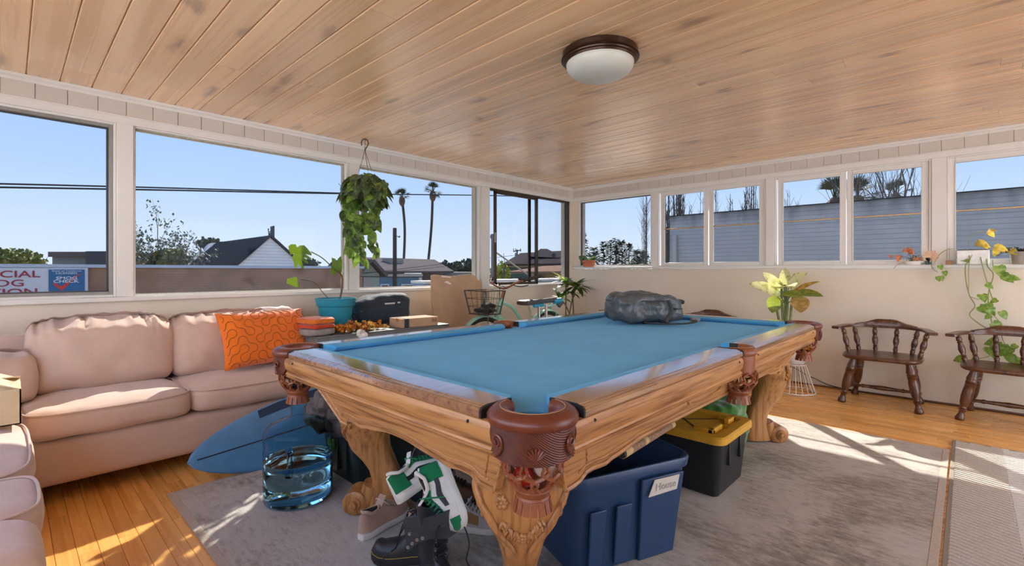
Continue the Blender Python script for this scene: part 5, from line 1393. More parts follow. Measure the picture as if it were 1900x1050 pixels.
# ================================================================== things along the left wall
grey_met = plain('cart_grey', S(120, 124, 126), .5, .1, 20, metal=.3)
ct = thing('metal_cart', 'low grey metal shelf table crowded with things beside the sofa', 'table', (2.13, 3.70, 0))
cx0, cx1, cy0, cy1, cz = 1.512, 2.72, 3.36, 4.06, .685
MB().box(cx0, cy0, cz-.012, cx1, cy1, cz).build('top', grey_met, ct, bevel=.003)
w = MB(); w.box(cx0, cy0-.004, cz-.05, cx1, cy0+.012, cz-.012); w.box(cx0-.004, cy0, cz-.05, cx0+.012, cy1, cz-.012); w.build('frame', grey_met, ct, bevel=.003)
MB().box(cx0, cy0, .28, cx1, cy1, .295).build('shelf', grey_met, ct, bevel=.003)
for lx, ly in ((cx0+.02, cy0+.02), (cx1-.02, cy0+.02), (cx0+.02, cy1-.02), (cx1-.02, cy1-.02)):
    MB().box(lx-.018, ly-.018, 0, lx+.018, ly+.018, cz-.012).build('leg', grey_met, ct, bevel=.003)
# white crumpled tag on the cart edge
tag(MB().softbox((1.86, 3.345, .68), (.075, .03, .06), k=3, n=8, wr=.02, ws=30).build('paper_wad', plain('paper_white', S(232, 230, 226), .8), smooth=True), 'small crumpled white paper hanging on the grey cart edge', 'paper')
# folded textiles
ft = [('orange folded throw with tan backing on top of the stack', S(222, 118, 40), .755, .045), ('red-orange folded cloth in the middle of the stack', S(204, 70, 36), .727, .03), ('grey patterned folded fabric in clear plastic at the bottom of the stack', S(150, 142, 138), .697, .05)]
z = cz+.001
for lab, colr, zz, hh_ in reversed(ft):
    nm = 'folded_textile'
    fm = fabric('textile_%d' % int(zz*1000), colr, .2, .8, 200, 20, .6, .3)
    o = MB().softbox((1.575, 3.52, z+hh_/2), (.20, .26, hh_), Matrix.Rotation(.15, 3, 'Z'), k=6, n=12, wr=.006, ws=16, seed=zz*9).build(nm, fm, smooth=True, ang=180)
    tag(o, lab, 'textile', 'folded textiles stack'); z += hh_+.001
tag(MB().softbox((1.43, 3.93, .845), (.26, .16, .06), k=4, n=12, wr=.02, ws=14, seed=5).build('folded_textile', fabric('textile_white', S(206, 204, 204), .08, .8, 200, 20, .6, .3), smooth=True, ang=180), 'pale crumpled cloth lying on the sofa back behind the orange cushion', 'textile', 'folded textiles stack')
# marigold garland heap
gl = thing('marigold_garland', 'heap of dried orange marigold garlands on the grey cart', 'garland', (1.80, 3.47, cz))
for k, (colr, cxg, n_) in enumerate(((S(188, 120, 30), 1.77, 90), (S(150, 84, 30), 1.86, 70), (S(236, 196, 96), 1.98, 50), (S(198, 130, 40), 2.08, 26))):
    rr = random.Random(k); w = MB()
    for i in range(n_):
        p = Vector((cxg+rr.gauss(0, .055), 3.47+rr.gauss(0, .05), cz+.014+abs(rr.gauss(0, .022)))); s = rr.uniform(.012, .02)
        for j in range(5):
            M3 = frame_from((rr.uniform(-1, 1), rr.uniform(-1, 1), rr.uniform(-.2, 1)))
            w.add([p, p+M3 @ Vector((s*.5, s*.6, s*.2)), p+M3 @ Vector((0, s*1.3, 0)), p+M3 @ Vector((-s*.5, s*.6, s*.2))], [(0, 1, 2, 3)])
        w.sphere(p, s*.6, 5, 4)
    w.build('blossom', plain('marigold_%d' % k, colr, .9, .3, 60), gl, kind='stuff')
# teal pot with monstera
pc = onY(623, 600, 3.80); px0, py0 = pc.x, 3.80
teal = plain('teal_plastic', S(36, 142, 170), .35, .06, 8); soil = plain('soil', S(58, 44, 34), .95, .3, 60, bmp=.6)
mo = thing('monstera_plant', 'monstera in a teal plastic pot with three big cut leaves', 'plant', (px0, py0, cz))
MB().lathe([(.0, 0), (.108, 0), (.112, .01), (.138, .18), (.150, .185), (.153, .196), (.158, .236), (.163, .240), (.163, .248), (.155, .248), (.148, .20), (.0, .20)], 40, (px0, py0, cz), caps=False).build('pot', teal, mo, smooth=True, ang=35)
MB().lathe([(.0, .206), (.147, .203)], 32, (px0, py0, cz), caps=False).build('soil', soil, mo)
m, t, b = nt('monstera_leaf'); co = coords(t); n = node(t, 'ShaderNodeTexNoise', Scale=9.0); t.links.new(co, n.inputs[0]); r = ramp(t, [(.3, S(64, 104, 30)), (.7, S(128, 156, 36))], n.outputs['Fac']); t.links.new(r.outputs[0], b.inputs['Base Color']); b.inputs['Roughness'].default_value = .35
b.inputs['Transmission Weight'].default_value = .0; b.inputs['Subsurface Weight'].default_value = .0; mons = m
def translucent(mat, c, f=.45):
    t = mat.node_tree; b = t.nodes['Principled BSDF']; out = t.nodes['Material Output']
    tr = node(t, 'ShaderNodeBsdfTranslucent'); tr.inputs[0].default_value = c; mx = node(t, 'ShaderNodeMixShader'); mx.inputs[0].default_value = f
    t.links.new(b.outputs[0], mx.inputs[1]); t.links.new(tr.outputs[0], mx.inputs[2]); t.links.new(mx.outputs[0], out.inputs[0])
translucent(mons, S(190, 210, 30), .6)
def leaf_outline(kind):
    """half outlines, unit length along +y"""
    if kind == 'heart': return [(0, .0), (.18, -.10), (.36, -.06), (.46, .12), (.46, .34), (.36, .58), (.18, .82), (0, 1.0)]
    if kind == 'lance': return [(0, 0), (.10, .12), (.17, .32), (.16, .55), (.09, .8), (0, 1)]
    if kind == 'oval': return [(0, 0), (.16, .08), (.26, .28), (.27, .5), (.2, .75), (.09, .92), (0, 1)]
    if kind == 'strap': return [(0, 0), (.05, .1), (.065, .4), (.05, .75), (0, 1)]
def leaf_mesh(name, kind, mat, fold=.18, droop=.25, wave=.0, split=0):
    h = leaf_outline(kind); w = MB(); N = 9
    def half(y):
        for (xa, ya), (xb, yb) in zip(h, h[1:]):
            if ya <= y <= yb and yb > ya: return xa+(xb-xa)*(y-ya)/(yb-ya)
        return 0
    ys_ = [min(p[1] for p in h)]+[i/N for i in range(1, N+1)] if kind == 'heart' else [i/N for i in range(N+1)]
    V = []; F = []
    for i, y in enumerate(ys_):
        hw = half(max(y, 0)) if y >= 0 else .27
        if split and i % 2 == 1 and .15 < y < .95: hw *= 1-split
        z = -droop*y*y
        V += [Vector((-hw, y, z+fold*hw+wave*math.sin(y*14))), Vector((0, max(y, 0) if kind == 'heart' else y, z)), Vector((hw, y, z+fold*hw-wave*math.sin(y*14)))]
    for i in range(len(ys_)-1):
        a = i*3; F += [(a, a+1, a+4, a+3), (a+1, a+2, a+5, a+4)]
    w.add(V, F); me = w.mesh(name, True, 180); me.materials.append(mat); return me
def put_leaf(parent, me, p, d, n=None, s=.1, name='leaf'):
    M = Matrix.Translation(p) @ frame_from(d, n).to_4x4() @ Matrix.Scale(s, 4)
    return place(name, me, parent, M)
# monstera leaves are traced as cut blades with thickness
def blade(parent, pts, Y0, th, bend, mat, name='leaf'):
    q = [onY(x, y, Y0) for x, y in pts]; c = sum(q, Vector())/len(q)
    w = MB(); n = len(q); V = [p+Vector((0, th-(bend*8)*(p-c).length**2, 0)) for p in q]
    tri = geometry.tessellate_polygon([[Vector((p.x, p.z, 0)) for p in q]])
    w.add(V, [tuple(t_) for t_ in tri]); w.add([p+Vector((0, .0025, 0)) for p in V], [tuple(reversed(t_)) for t_ in tri])
    w.add(V+[p+Vector((0, .0025, 0)) for p in V], [(i, (i+1) % n, n+(i+1) % n, n+i) for i in range(n)])
    return w.build(name, mat, parent, smooth=True, ang=60)
blade(mo, [(538, 465), (536, 457), (541, 453), (550, 453), (553, 459), (558, 455), (566, 455), (573, 462), (580, 471), (579, 474), (568, 471), (577, 477), (578, 482), (566, 477), (574, 486), (573, 490), (562, 483), (566, 496), (562, 498), (554, 488), (553, 498), (548, 494), (546, 484), (543, 478), (548, 470), (541, 472)], 3.70, .02, .1, mons)
blade(mo, [(534, 517), (549, 514), (552, 514), (554, 520), (558, 535), (546, 531), (533, 526)], 3.66, .015, .1, mons)
blade(mo, [(617, 478), (624, 480), (627, 487), (629, 480), (634, 475), (637, 485), (637, 497), (635, 506), (631, 510), (628, 499), (624, 510), (616, 508), (615, 500), (619, 490)], 3.76, .02, .1, mons)
stem = plain('stem_green', S(92, 112, 60), .5, .15, 40); stem_b = plain('stem_brown', S(108, 92, 60), .7, .2, 40)
MB().tube(bez([(px0+.02, py0, cz+.2), onY(633, 545, 3.80), onY(635, 525, 3.79), onY(634, 512, 3.78), onY(626, 502, 3.76)], 6), .008, 8).build('stem', stem_b, mo, smooth=True)
MB().tube(bez([onY(634, 512, 3.78), onY(615, 494, 3.75), onY(597, 478, 3.72), onY(577, 467, 3.70)], 6), .004, 6).build('stem', stem, mo, smooth=True)
MB().tube(bez([(px0-.03, py0-.02, cz+.2), onY(597, 540, 3.74), onY(583, 524, 3.70), onY(556, 518, 3.66)], 6), .003, 6).build('stem', stem, mo, smooth=True)
# navy puffy bag
nb = thing('navy_bag', 'navy puffy zip bag standing on the cart against the window wall', 'bag', (2.33, 3.86, cz))
navyf = fabric('navy_canvas', S(44, 54, 68), .12, .7, 260, 12, .6, .2)
MB().softbox((2.335, 3.86, cz+.13), (.50, .26, .255), Matrix.Rotation(math.radians(-6), 3, 'Z'), k=4.5, n=22, wr=.012, ws=9, seed=21, fn=lambda p, X, Y, Z: Vector((p.x+.03*max(0, Z)*X, p.y+.05*max(0, Z), p.z+(.02*X if Z > 0 else 0)-(.05*max(0, -X-.3)*(Z > 0))))).build('body', navyf, nb, smooth=True, ang=180)
w = MB(); rr = random.Random(3)
MB().box(2.30, 3.735, cz+.175, 2.40, 3.742, cz+.188).build('printed_patch', plain('print_grey', S(196, 200, 204), .6), nb)
MB().box(2.43, 3.735, cz+.18, 2.455, 3.742, cz+.192).build('printed_patch', MAT['print_grey'], nb)
# parcel
pb = thing('parcel_box', 'small taped cardboard parcel beside the navy bag', 'box', (2.42, 3.47, cz))
MB().obox((2.42, 3.47, cz+.037), (.36, .20, .074), Matrix.Rotation(math.radians(-3), 3, 'Z')).build('carton', card, pb, bevel=.003)
MB().obox((2.285, 3.467, cz+.0375), (.035, .203, .0755), Matrix.Rotation(math.radians(-3), 3, 'Z')).build('tape', plain('tape_dark', S(38, 46, 54), .4), pb)
MB().obox((2.555, 3.362, cz+.045), (.05, .002, .03), Matrix.Rotation(math.radians(-3), 3, 'Z')).build('shipping_label', plain('label_brown', S(150, 124, 96), .7), pb)
# big folded cardboard
cs = thing('cardboard_sheet', 'tall flattened cardboard leaning on the window wall behind the bicycle basket', 'cardboard', (3.3, 3.95, 0))
pts = [(800, 511), (806, 509.5), (840, 512), (872, 508.5), (880, 511), (887, 519), (890, 521), (894, 522), (896, 600)]
q = [onY(x, y, 3.93) for x, y in pts]
q = [Vector((onY(812, 600, 3.93).x, 3.80, 0.0))]+[onY(801, 560, 3.9)]+q[:-1]+[Vector((onY(896, 600, 3.93).x, 3.80, 0.0))]
MB().prism(q, [p+Vector((0, .012, 0)) for p in q]).build('panel', card, cs)
q = [onY(818, 511, 3.925), onY(836, 513, 3.925), onY(837, 515.5, 3.925), onY(819, 514, 3.925)]
MB().prism(q, [p+Vector((0, -.002, 0)) for p in q]).build('tape', plain('tape_pale', S(236, 232, 226), .4), cs)
q = [onY(824, 524, 3.92), onY(829, 521, 3.92), onY(837, 526, 3.92), onY(836, 528, 3.92), onY(828, 525, 3.92)]
MB().prism(q, [p+Vector((0, -.003, 0)) for p in q]).build('torn_patch', MAT['tape_pale'], cs)
# ================================================================== bicycle
mint = plain('mint_enamel', S(150, 206, 188), .3, .04, 8, spec=.6); chrome = plain('chrome', S(200, 200, 202), .15, .05, metal=1.0); rubber = plain('tyre_rubber', S(44, 42, 42), .8, .1, 60)
tanl = plain('grip_tan', S(150, 92, 62), .5, .1, 40)
BY = 3.60; FX, RX_ = 3.36, 4.38; WR = .325
bi = thing('bicycle', 'mint green cruiser bicycle with a wire front basket', 'bicycle', ((FX+RX_)/2, BY, 0))
My = Matrix.Rotation(PI/2, 3, 'X')
for wx in (FX, RX_):
    wh_ = MB().tube([(wx+WR*math.cos(a), BY, .335+WR*math.sin(a)) for a in [2*PI*i/48 for i in range(48)]], .022, 8, closed=True).build('wheel', rubber, bi, smooth=True)
    MB().tube([(wx+(WR-.03)*math.cos(a), BY, .335+(WR-.03)*math.sin(a)) for a in [2*PI*i/48 for i in range(48)]], .012, 6, closed=True).build('rim', plain('rim_cream', S(206, 196, 176), .4), wh_, smooth=True)
    w = MB()
    for i in range(20): a = 2*PI*i/20; w.tube([(wx, BY+.02*(-1)**i, .335), (wx+(WR-.03)*math.cos(a), BY, .335+(WR-.03)*math.sin(a))], .0013, 4)
    w.build('spokes', chrome, wh_, kind='stuff')
    fa = (20, 175) if wx == FX else (-5, 150)
    w = MB(); pr_ = []
    for i in range(25):
        a = math.radians(fa[0]+(fa[1]-fa[0])*i/24); R1 = WR+.045
        pr_.append([Vector((wx+(R1-.018*abs(s_)**2)*math.cos(a), BY+.034*s_, .335+(R1-.018*abs(s_)**2)*math.sin(a))) for s_ in (-1, -.5, 0, .5, 1)])
    w.rings(pr_, closed=False); w.build('fender', mint, bi, smooth=True, ang=180)
hd0, hd1 = Vector((3.565, BY, .66)), Vector((3.625, BY, .86)); bb_ = Vector((3.98, BY, .30)); st_ = Vector((4.12, BY, .62)); ra = Vector((RX_, BY, .335)); fa_ = Vector((FX, BY, .335))
def tb_(pts, r, nm='frame_tube', mt=mint): return MB().tube(bez(pts, 8) if len(pts) > 2 else pts, r, 10).build(nm, mt, bi, smooth=True, ang=50)
tb_([hd0, hd1], .026, 'head_tube'); tb_([hd1-Vector((0, 0, .04)), (3.80, BY, .75), (3.98, BY, .55), st_-Vector((.03, 0, .14))], .02); tb_([hd0+Vector((.005, 0, .03)), (3.72, BY, .56), (3.86, BY, .40), bb_], .02)
tb_([bb_, st_], .018)
for s_ in (-1, 1):
    o_ = Vector((0, .05*s_, 0)); tb_([bb_+o_*.6, ra+o_], .010, 'chain_stay'); tb_([st_+o_*.4, ra+o_], .009, 'seat_stay'); tb_([hd0+o_*.9-Vector((.015, 0, .0)), hd0+o_*.9-Vector((.06, 0, .14)), fa_+o_], .012, 'fork_blade')
    tb_([(RX_-.20, BY+.05*s_, .725), (RX_+.02, BY+.05*s_, .745), (RX_+.20, BY+.05*s_, .75)], .006, 'rack_rail'); tb_([ra+o_, (RX_+.16, BY+.05*s_, .745)], .005, 'rack_stay')
tb_([hd1, hd1+Vector((.03, 0, .10))], .012, 'stem', tanl)
hb0 = hd1+Vector((.03, 0, .11))
barp = bez([(hb0.x+.16, BY+.33, hb0.z+.10), (hb0.x+.03, BY+.22, hb0.z+.06), hb0, (hb0.x+.03, BY-.22, hb0.z+.08), (hb0.x+.20, BY-.36, hb0.z+.13)], 8)
MB().tube(barp, .011, 8).build('handlebar', tanl, bi, smooth=True)
for sl in (slice(0, 6), slice(-8, None)): MB().tube(barp[sl], .018, 8).build('grip', plain('grip_dark', S(52, 44, 38), .7), bi, smooth=True)
MB().sphere(barp[-9]+Vector((0, 0, .025)), (.028, .028, .02), 12, 8).build('bell', plain('bell_dark', S(40, 38, 36), .4), bi, smooth=True)
for s_ in (1, -1): MB().tube(bez([hb0+Vector((.05, -.10*s_, .035)), hb0+Vector((.09, -.17*s_, .02)), hb0+Vector((.14, -.23*s_, .035))], 5), .006, 6).build('brake_lever', blackm, bi)
MB().tube(bez([hb0+Vector((0, -.06, .0)), hb0+Vector((-.10, -.05, .02)), hb0+Vector((-.06, 0, -.14)), hd0+Vector((-.03, .02, .0))], 8), .004, 5).build('brake_cable', blackm, bi)
# basket of wires
w = MB(); bxc, bt, bbm = 3.38, .955, .715
def bring(f, z): hx, hy = .115+.035*f, .135+.045*f; return [Vector((bxc+x, BY+y, z)) for x, y in rrect(hx, hy, .04, 3)]
for f, z, r_ in ((1, bt, .0045), (.66, bbm+.16, .0025), (.33, bbm+.08, .0025), (0, bbm, .0035)): w.tube(bring(f, z), r_, 5, closed=True)
ta, ba = bring(1, bt), bring(0, bbm); NBk = len(ta)
for i in range(NBk):
    for k in range(3):
        f = k/3; w.tube([ta[i].lerp(ta[(i+1) % NBk], f), ba[i].lerp(ba[(i+1) % NBk], f)], .0022, 4)
for k in range(6): w.tube([(bxc-.11+.044*k, BY-.135, bbm), (bxc-.11+.044*k, BY+.135, bbm)], .0022, 4)
w.build('basket', plain('basket_wire', S(58, 50, 46), .5), bi, kind='stuff')
for s_ in (-1, 1): MB().tube([(bxc-.02, BY+.07*s_, bbm), fa_+Vector((0, .06*s_, 0))], .005, 6).build('basket_stay', chrome, bi)
tag(MB().softbox((bxc, BY-.01, bbm+.035), (.20, .22, .05), k=3, n=12, wr=.018, ws=16, seed=2).softbox((bxc+.04, BY-.01, bbm+.075), (.14, .15, .07), k=3, n=12, wr=.02, ws=16, seed=6).build('rolled_cap', fabric('cap_black', S(36, 38, 44), .15, .8, 200, 20, .6), smooth=True, ang=180), 'crumpled black cap lying in the bicycle basket', 'cap')
MB().softbox((4.05, BY, .80), (.26, .17, .06), k=4, n=12).build('saddle', plain('saddle_brown', S(88, 60, 44), .5), bi, smooth=True); tb_([st_, (4.05, BY, .78)], .013, 'seat_post', chrome)
# stand with padded bar
ss = thing('padded_stand', 'chrome two-post stand with a padded grey bar and teal ends by the bicycle', 'stand', (4.02, 3.30, 0))
sc_ = Vector((3.97, 3.32, 0)); bd_ = Vector((.62, -.22, 0)).normalized()
for d_ in (-.045, .045):
    MB().tube([sc_+bd_*d_, sc_+bd_*d_+Vector((0, 0, .79))], .017, 12).build('post', chrome, ss, smooth=True)
MB().obox(sc_+Vector((0, 0, .012)), (.36, .30, .022)).build('foot_plate', blackm, ss, bevel=.006)
tl, tr_ = sc_-bd_*.19+Vector((0, 0, .815)), sc_+bd_*.17+Vector((0, 0, .845))
MB().tube([tl, tr_], .026, 14).build('padded_bar', plain('pad_grey', S(72, 80, 86), .7, .1), ss, smooth=True, ang=50)
tealb = plain('pad_teal', S(30, 150, 190), .5, .08)
MB().tube([tl+bd_*.08-Vector((0, 0, .032)), tl+bd_*.20-Vector((0, 0, .024))], .020, 12).build('roller', tealb, ss, smooth=True, ang=50)
MB().tube([tr_-bd_*.03-Vector((0, 0, .02)), tr_+bd_*.07-Vector((0, 0, .012))], .030, 12).build('roller', tealb, ss, smooth=True, ang=50)
MB().tube([tr_+bd_*.03-Vector((0, 0, .07)), tr_+bd_*.08-Vector((0, 0, .03))], [.03, .022], 12).build('end_knob', MAT['pad_grey'], ss, smooth=True, ang=50)

# ================================================================== plants
def leafmat(name, c1, c2, scale=14.0, rough=.4, tr=None, f=.35, edge=(.45, .6)):
    m, t, b = nt(name); co = coords(t, rnd=9.0)
    n = node(t, 'ShaderNodeTexNoise', Scale=scale, Detail=2.0); t.links.new(co, n.inputs[0]); r = ramp(t, [(edge[0], c1), (edge[1], c2)], n.outputs['Fac'])
    oi = t.nodes.new('ShaderNodeObjectInfo'); hsv = t.nodes.new('ShaderNodeHueSaturation'); t.links.new(math_n(t, 'ADD', math_n(t, 'MULTIPLY', oi.outputs['Random'], .5), .75), hsv.inputs['Value'])
    t.links.new(r.outputs[0], hsv.inputs['Color']); t.links.new(hsv.outputs[0], b.inputs['Base Color']); b.inputs['Roughness'].default_value = rough
    if tr: translucent(m, tr, f)
    return m
pothos_m = leafmat('pothos_leaf', S(64, 88, 66), S(128, 142, 96), 3.0, .35, S(140, 165, 70), .25, (.45, .68))
pothos_l = leafmat('pothos_leaf_bright', S(100, 142, 62), S(168, 190, 104), 3.0, .4, S(160, 200, 70), .35)
dieff_m = leafmat('dieffenbachia_leaf', S(126, 152, 70), S(238, 236, 196), 5.0, .4, S(226, 230, 150), .4, (.38, .50))
dieff_b = leafmat('dry_leaf', S(168, 132, 60), S(214, 176, 110), 5.0, .7, S(210, 160, 60), .3)
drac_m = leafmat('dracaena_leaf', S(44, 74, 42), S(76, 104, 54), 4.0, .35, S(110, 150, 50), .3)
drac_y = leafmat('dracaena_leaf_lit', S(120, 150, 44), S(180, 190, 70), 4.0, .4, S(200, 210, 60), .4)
autumn = leafmat('autumn_leaf', S(140, 78, 54), S(196, 138, 100), 4.0, .5, S(200, 120, 80), .2)
yel_m = leafmat('yellow_leaf', S(206, 178, 66), S(236, 214, 120), 4.0, .5, S(240, 210, 90), .4)
fold_h = leaf_mesh('heart_leaf', 'heart', pothos_m, .22, .30); fold_hl = leaf_mesh('heart_leaf_bright', 'heart', pothos_l, .22, .30)
# --- hanging pothos
hk = onZ(677, 258, CEIL); hx_, hy_ = hk.x, hk.y-.05
hp = thing('hanging_pothos', 'pothos in a hanging basket on a ceiling hook by the window post', 'plant', (hx_, hy_, 1.9))
D0 = 4.27
def hD(px, py, dd=0.0): return onD(px, py, D0+dd)
MB().tube(bez([hD(671, 270), hD(671, 262), hD(676, 258), hD(682, 261), hD(683, 268), hD(679, 275), hD(677, 281)], 8), .0055, 8).build('hook', plain('hook_bronze', S(78, 62, 40), .5), hp, smooth=True)
MB().tube([hD(676.5, 279), hD(677.5, 262, 0), Vector((hD(677, 258).x, hD(677, 258).y, CEIL))], .002, 5).build('screw_eye', MAT['hook_bronze'], hp)
for (px, py, dd) in ((666, 318, -.05), (683, 318, .10), (690, 318, -.04)): MB().tube([hD(677, 279), hD(px, py, dd)], .0022, 5).build('wire', MAT['hook_bronze'], hp)
pcn = hD(677, 345); MB().lathe([(.0, -.10), (.07, -.10), (.085, -.05), (.105, .06), (.11, .065), (.10, .065), (.08, .04), (0, .04)], 24, pcn, caps=False).build('basket_pot', plain('pot_green', S(60, 72, 56), .6), hp, smooth=True)
rr = random.Random(12)
for i in range(130):                                        # dome of foliage
    th = rr.uniform(0, 2*PI); ph = math.asin(rr.uniform(-.75, .95)); R0 = Vector((math.cos(th)*math.cos(ph), math.sin(th)*math.cos(ph), math.sin(ph)))
    p = pcn+Vector((R0.x*.165, R0.y*.165, R0.z*.15-.04)); d = (Vector((R0.x, R0.y, -.75+.3*R0.z)))
    put_leaf(hp, fold_h if rr.random() < .8 else fold_hl, p, d+Vector((rr.gauss(0, .3), rr.gauss(0, .3), 0)), R0+Vector((0, 0, .3)), rr.uniform(.085, .125))
strands = [[(655, 385, 0), (648, 420, -.05), (650, 450, -.04), (656, 470, 0), (658, 478, 0)], [(668, 390, -.1), (674, 420, -.08), (666, 448, -.08), (668, 470, -.06), (676, 490, -.06)], [(692, 380, 0), (698, 405, .02), (692, 430, .03), (686, 452, .02)],
           [(646, 375, .05), (640, 400, .05), (645, 425, .04), (648, 440, .04)], [(680, 390, -.12), (686, 410, -.1), (683, 430, -.08)], [(700, 360, 0), (712, 352, -.02), (716, 338, -.02)], [(640, 350, 0), (632, 345, 0), (628, 340, 0)], [(686, 452, .02), (694, 462, .03), (698, 472, .03)], [(660, 390, -.15), (662, 430, -.12), (655, 455, -.1)]]
for si, sp in enumerate(strands):
    pts = bez([hD(*q) for q in sp], 7); MB().tube(pts, .0025, 5).build('vine', stem, hp)
    for j, p in enumerate(pts[1:]):
        if (j % 3 != 1) or si in (6,): continue
        for q in range(2 if si not in (5, 7) else 1):
            d = Vector((rr.uniform(-1, 1), rr.uniform(-1, .4), rr.uniform(-1.2, -.2)))
            put_leaf(hp, fold_hl if rr.random() < .6 else fold_h, p, d, (rr.uniform(-.4, .4), -1, .5), rr.uniform(.07, .105))
# --- dracaena in the corner
dc0 = Vector((5.05, 3.76, 0)); dr = thing('dracaena', 'dracaena with strappy leaf tufts in a dark pot in the room corner', 'plant', dc0)
MB().lathe([(0, 0), (.11, 0), (.12, .02), (.15, .50), (.155, .52), (.155, .56), (.145, .56), (.14, .50), (0, .50)], 28, dc0, caps=False).build('pot', plain('pot_dark', S(48, 50, 58), .5), dr, smooth=True, ang=40)
MB().lathe([(0, .53), (.142, .525)], 20, dc0, caps=False).build('soil', soil, dr)
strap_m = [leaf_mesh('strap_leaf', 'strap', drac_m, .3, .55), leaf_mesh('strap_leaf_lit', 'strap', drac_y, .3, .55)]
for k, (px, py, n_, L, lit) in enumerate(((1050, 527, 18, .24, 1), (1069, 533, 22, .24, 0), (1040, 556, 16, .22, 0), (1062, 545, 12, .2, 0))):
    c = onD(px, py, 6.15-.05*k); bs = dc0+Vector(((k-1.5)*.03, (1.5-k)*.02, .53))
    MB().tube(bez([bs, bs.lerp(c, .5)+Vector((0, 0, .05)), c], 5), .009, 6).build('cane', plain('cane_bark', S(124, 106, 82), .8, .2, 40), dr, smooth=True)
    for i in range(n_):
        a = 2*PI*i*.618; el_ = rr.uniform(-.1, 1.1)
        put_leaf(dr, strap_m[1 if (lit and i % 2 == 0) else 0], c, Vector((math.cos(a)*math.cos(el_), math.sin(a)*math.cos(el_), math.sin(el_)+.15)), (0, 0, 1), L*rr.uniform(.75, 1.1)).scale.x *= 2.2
# --- dieffenbachia on the white wire stand
dp = Vector((5.20, 1.205, 0)); di = thing('dieffenbachia', 'dieffenbachia with pale variegated leaves in a pot behind the table', 'plant', dp+Vector((0, 0, .275)))
MB().lathe([(0, .276), (.085, .276), (.09, .29), (.12, .53), (.125, .545), (.115, .545), (.108, .50), (0, .50)], 28, dp, caps=False).build('pot', plain('pot_white', S(214, 210, 204), .4), di, smooth=True, ang=40)
def dX(px, py, x=5.20): return onX(px, py, x)
for a, b_, c in (((1450, 606), (1441, 570), (1443, 548)), ((1455, 606), (1451, 565), (1450, 536)), ((1460, 606), (1461, 570), (1461, 545)), ((1466, 606), (1469, 565), (1474, 540)), ((1458, 606), (1457, 560), (1456, 528))):
    MB().tube(bez([dp+Vector((0, 0, .52)), dX(*a), dX(*b_), dX(*c)], 5), .011, 8).build('cane', plain('dieff_cane', S(112, 128, 78), .5, .25, 18), di, smooth=True)
ov = leaf_mesh('oval_leaf', 'oval', dieff_m, .25, .25, .01); ovd = leaf_mesh('oval_leaf_dry', 'oval', dieff_b, .2, .2, .015); ovg = leaf_mesh('oval_leaf_green', 'oval', leafmat('dieff_green', S(110, 136, 56), S(170, 178, 90), 5, .4, S(170, 190, 70), .4), .2, .3)
for (bx_, by_, tx_, ty_, me, xb, xt, wd) in ((1447, 548, 1399, 519, ov, 5.2, 5.02, 1.0), (1448, 540, 1422, 502, ov, 5.2, 5.15, 1), (1454, 534, 1459, 494, ov, 5.2, 5.25, .9), (1463, 534, 1488, 504, ov, 5.2, 5.12, 1.3), (1466, 548, 1517, 535, ovg, 5.2, 5.05, .8),
                                       (1441, 549, 1433, 578, ovg, 5.15, 5.08, 1.7), (1482, 549, 1488, 578, ovd, 5.1, 5.04, 2.0), (1450, 535, 1470, 520, ov, 5.18, 5.0, 1.5), (1470, 545, 1511, 517, ovd, 5.2, 5.1, .5), (1456, 530, 1446, 512, ov, 5.2, 5.3, 1.4), (1452, 545, 1484, 541, ovg, 5.15, 5.0, 1.1), (1460, 532, 1474, 508, ov, 5.25, 5.35, 1.2)):
    a, c = dX(bx_, by_, xb), dX(tx_, ty_, xt); o = put_leaf(di, me, a, c-a, Vector((-.6, -.3, .7)), (c-a).length); o.scale.x *= wd*.95
    MB().tube([a, dX(1458, by_+16, 5.2)], .004, 5).build('petiole', stem, di)
wsn = thing('wire_plant_stand', 'white wire plant stand flaring to a wide ring by the wall', 'stand', dp)
wwm = plain('white_wire', S(232, 228, 222), .4)
w = MB().tube([dp+Vector((.175*math.cos(a), .175*math.sin(a), .008)) for a in [2*PI*i/40 for i in range(40)]], .006, 6, closed=True); w.build('base_ring', wwm, wsn, smooth=True)
MB().tube([dp+Vector((.095*math.cos(a), .095*math.sin(a), .265)) for a in [2*PI*i/40 for i in range(40)]], .007, 6, closed=True).build('top_ring', wwm, wsn, smooth=True)
for i in range(20):
    a = 2*PI*i/20; MB().tube([dp+Vector((.175*math.cos(a), .175*math.sin(a), .008)), dp+Vector((.095*math.cos(a), .095*math.sin(a), .265))], .0035, 5).build('wire', wwm, wsn)
# --- terracotta pot on the sill
SX = WX-.012
tc_ = onX(1092, 490, SX-.005); tp = thing('terracotta_pot', 'shallow terracotta pot with a small succulent on the sill by the corner', 'plant', (SX-.005, tc_.y, RZ0))
terra = plain('terracotta', S(196, 118, 80), .8, .08, 12)
MB().lathe([(0, 0), (.085, 0), (.105, .062), (.114, .064), (.118, .09), (.110, .092), (.10, .07), (0, .065)], 32, (SX-.005, tc_.y, RZ0), caps=False, sx=.42).build('pot', terra, tp, smooth=True, ang=35)
gk = leaf_mesh('small_leaf', 'oval', pothos_m, .2, .1)
for i in range(16):
    a = rr.uniform(0, 2*PI); put_leaf(tp, gk, Vector((SX-.005+.02*math.cos(a), tc_.y+.05*math.sin(a), RZ0+.07)), Vector((math.cos(a)*.4, math.sin(a), 1.3)), (-1, 0, .3), rr.uniform(.06, .11))
put_leaf(tp, fold_h, Vector((SX-.01, tc_.y+.06, RZ0+.09)), (-.2, .9, .9), (-.6, 0, .8), .12)
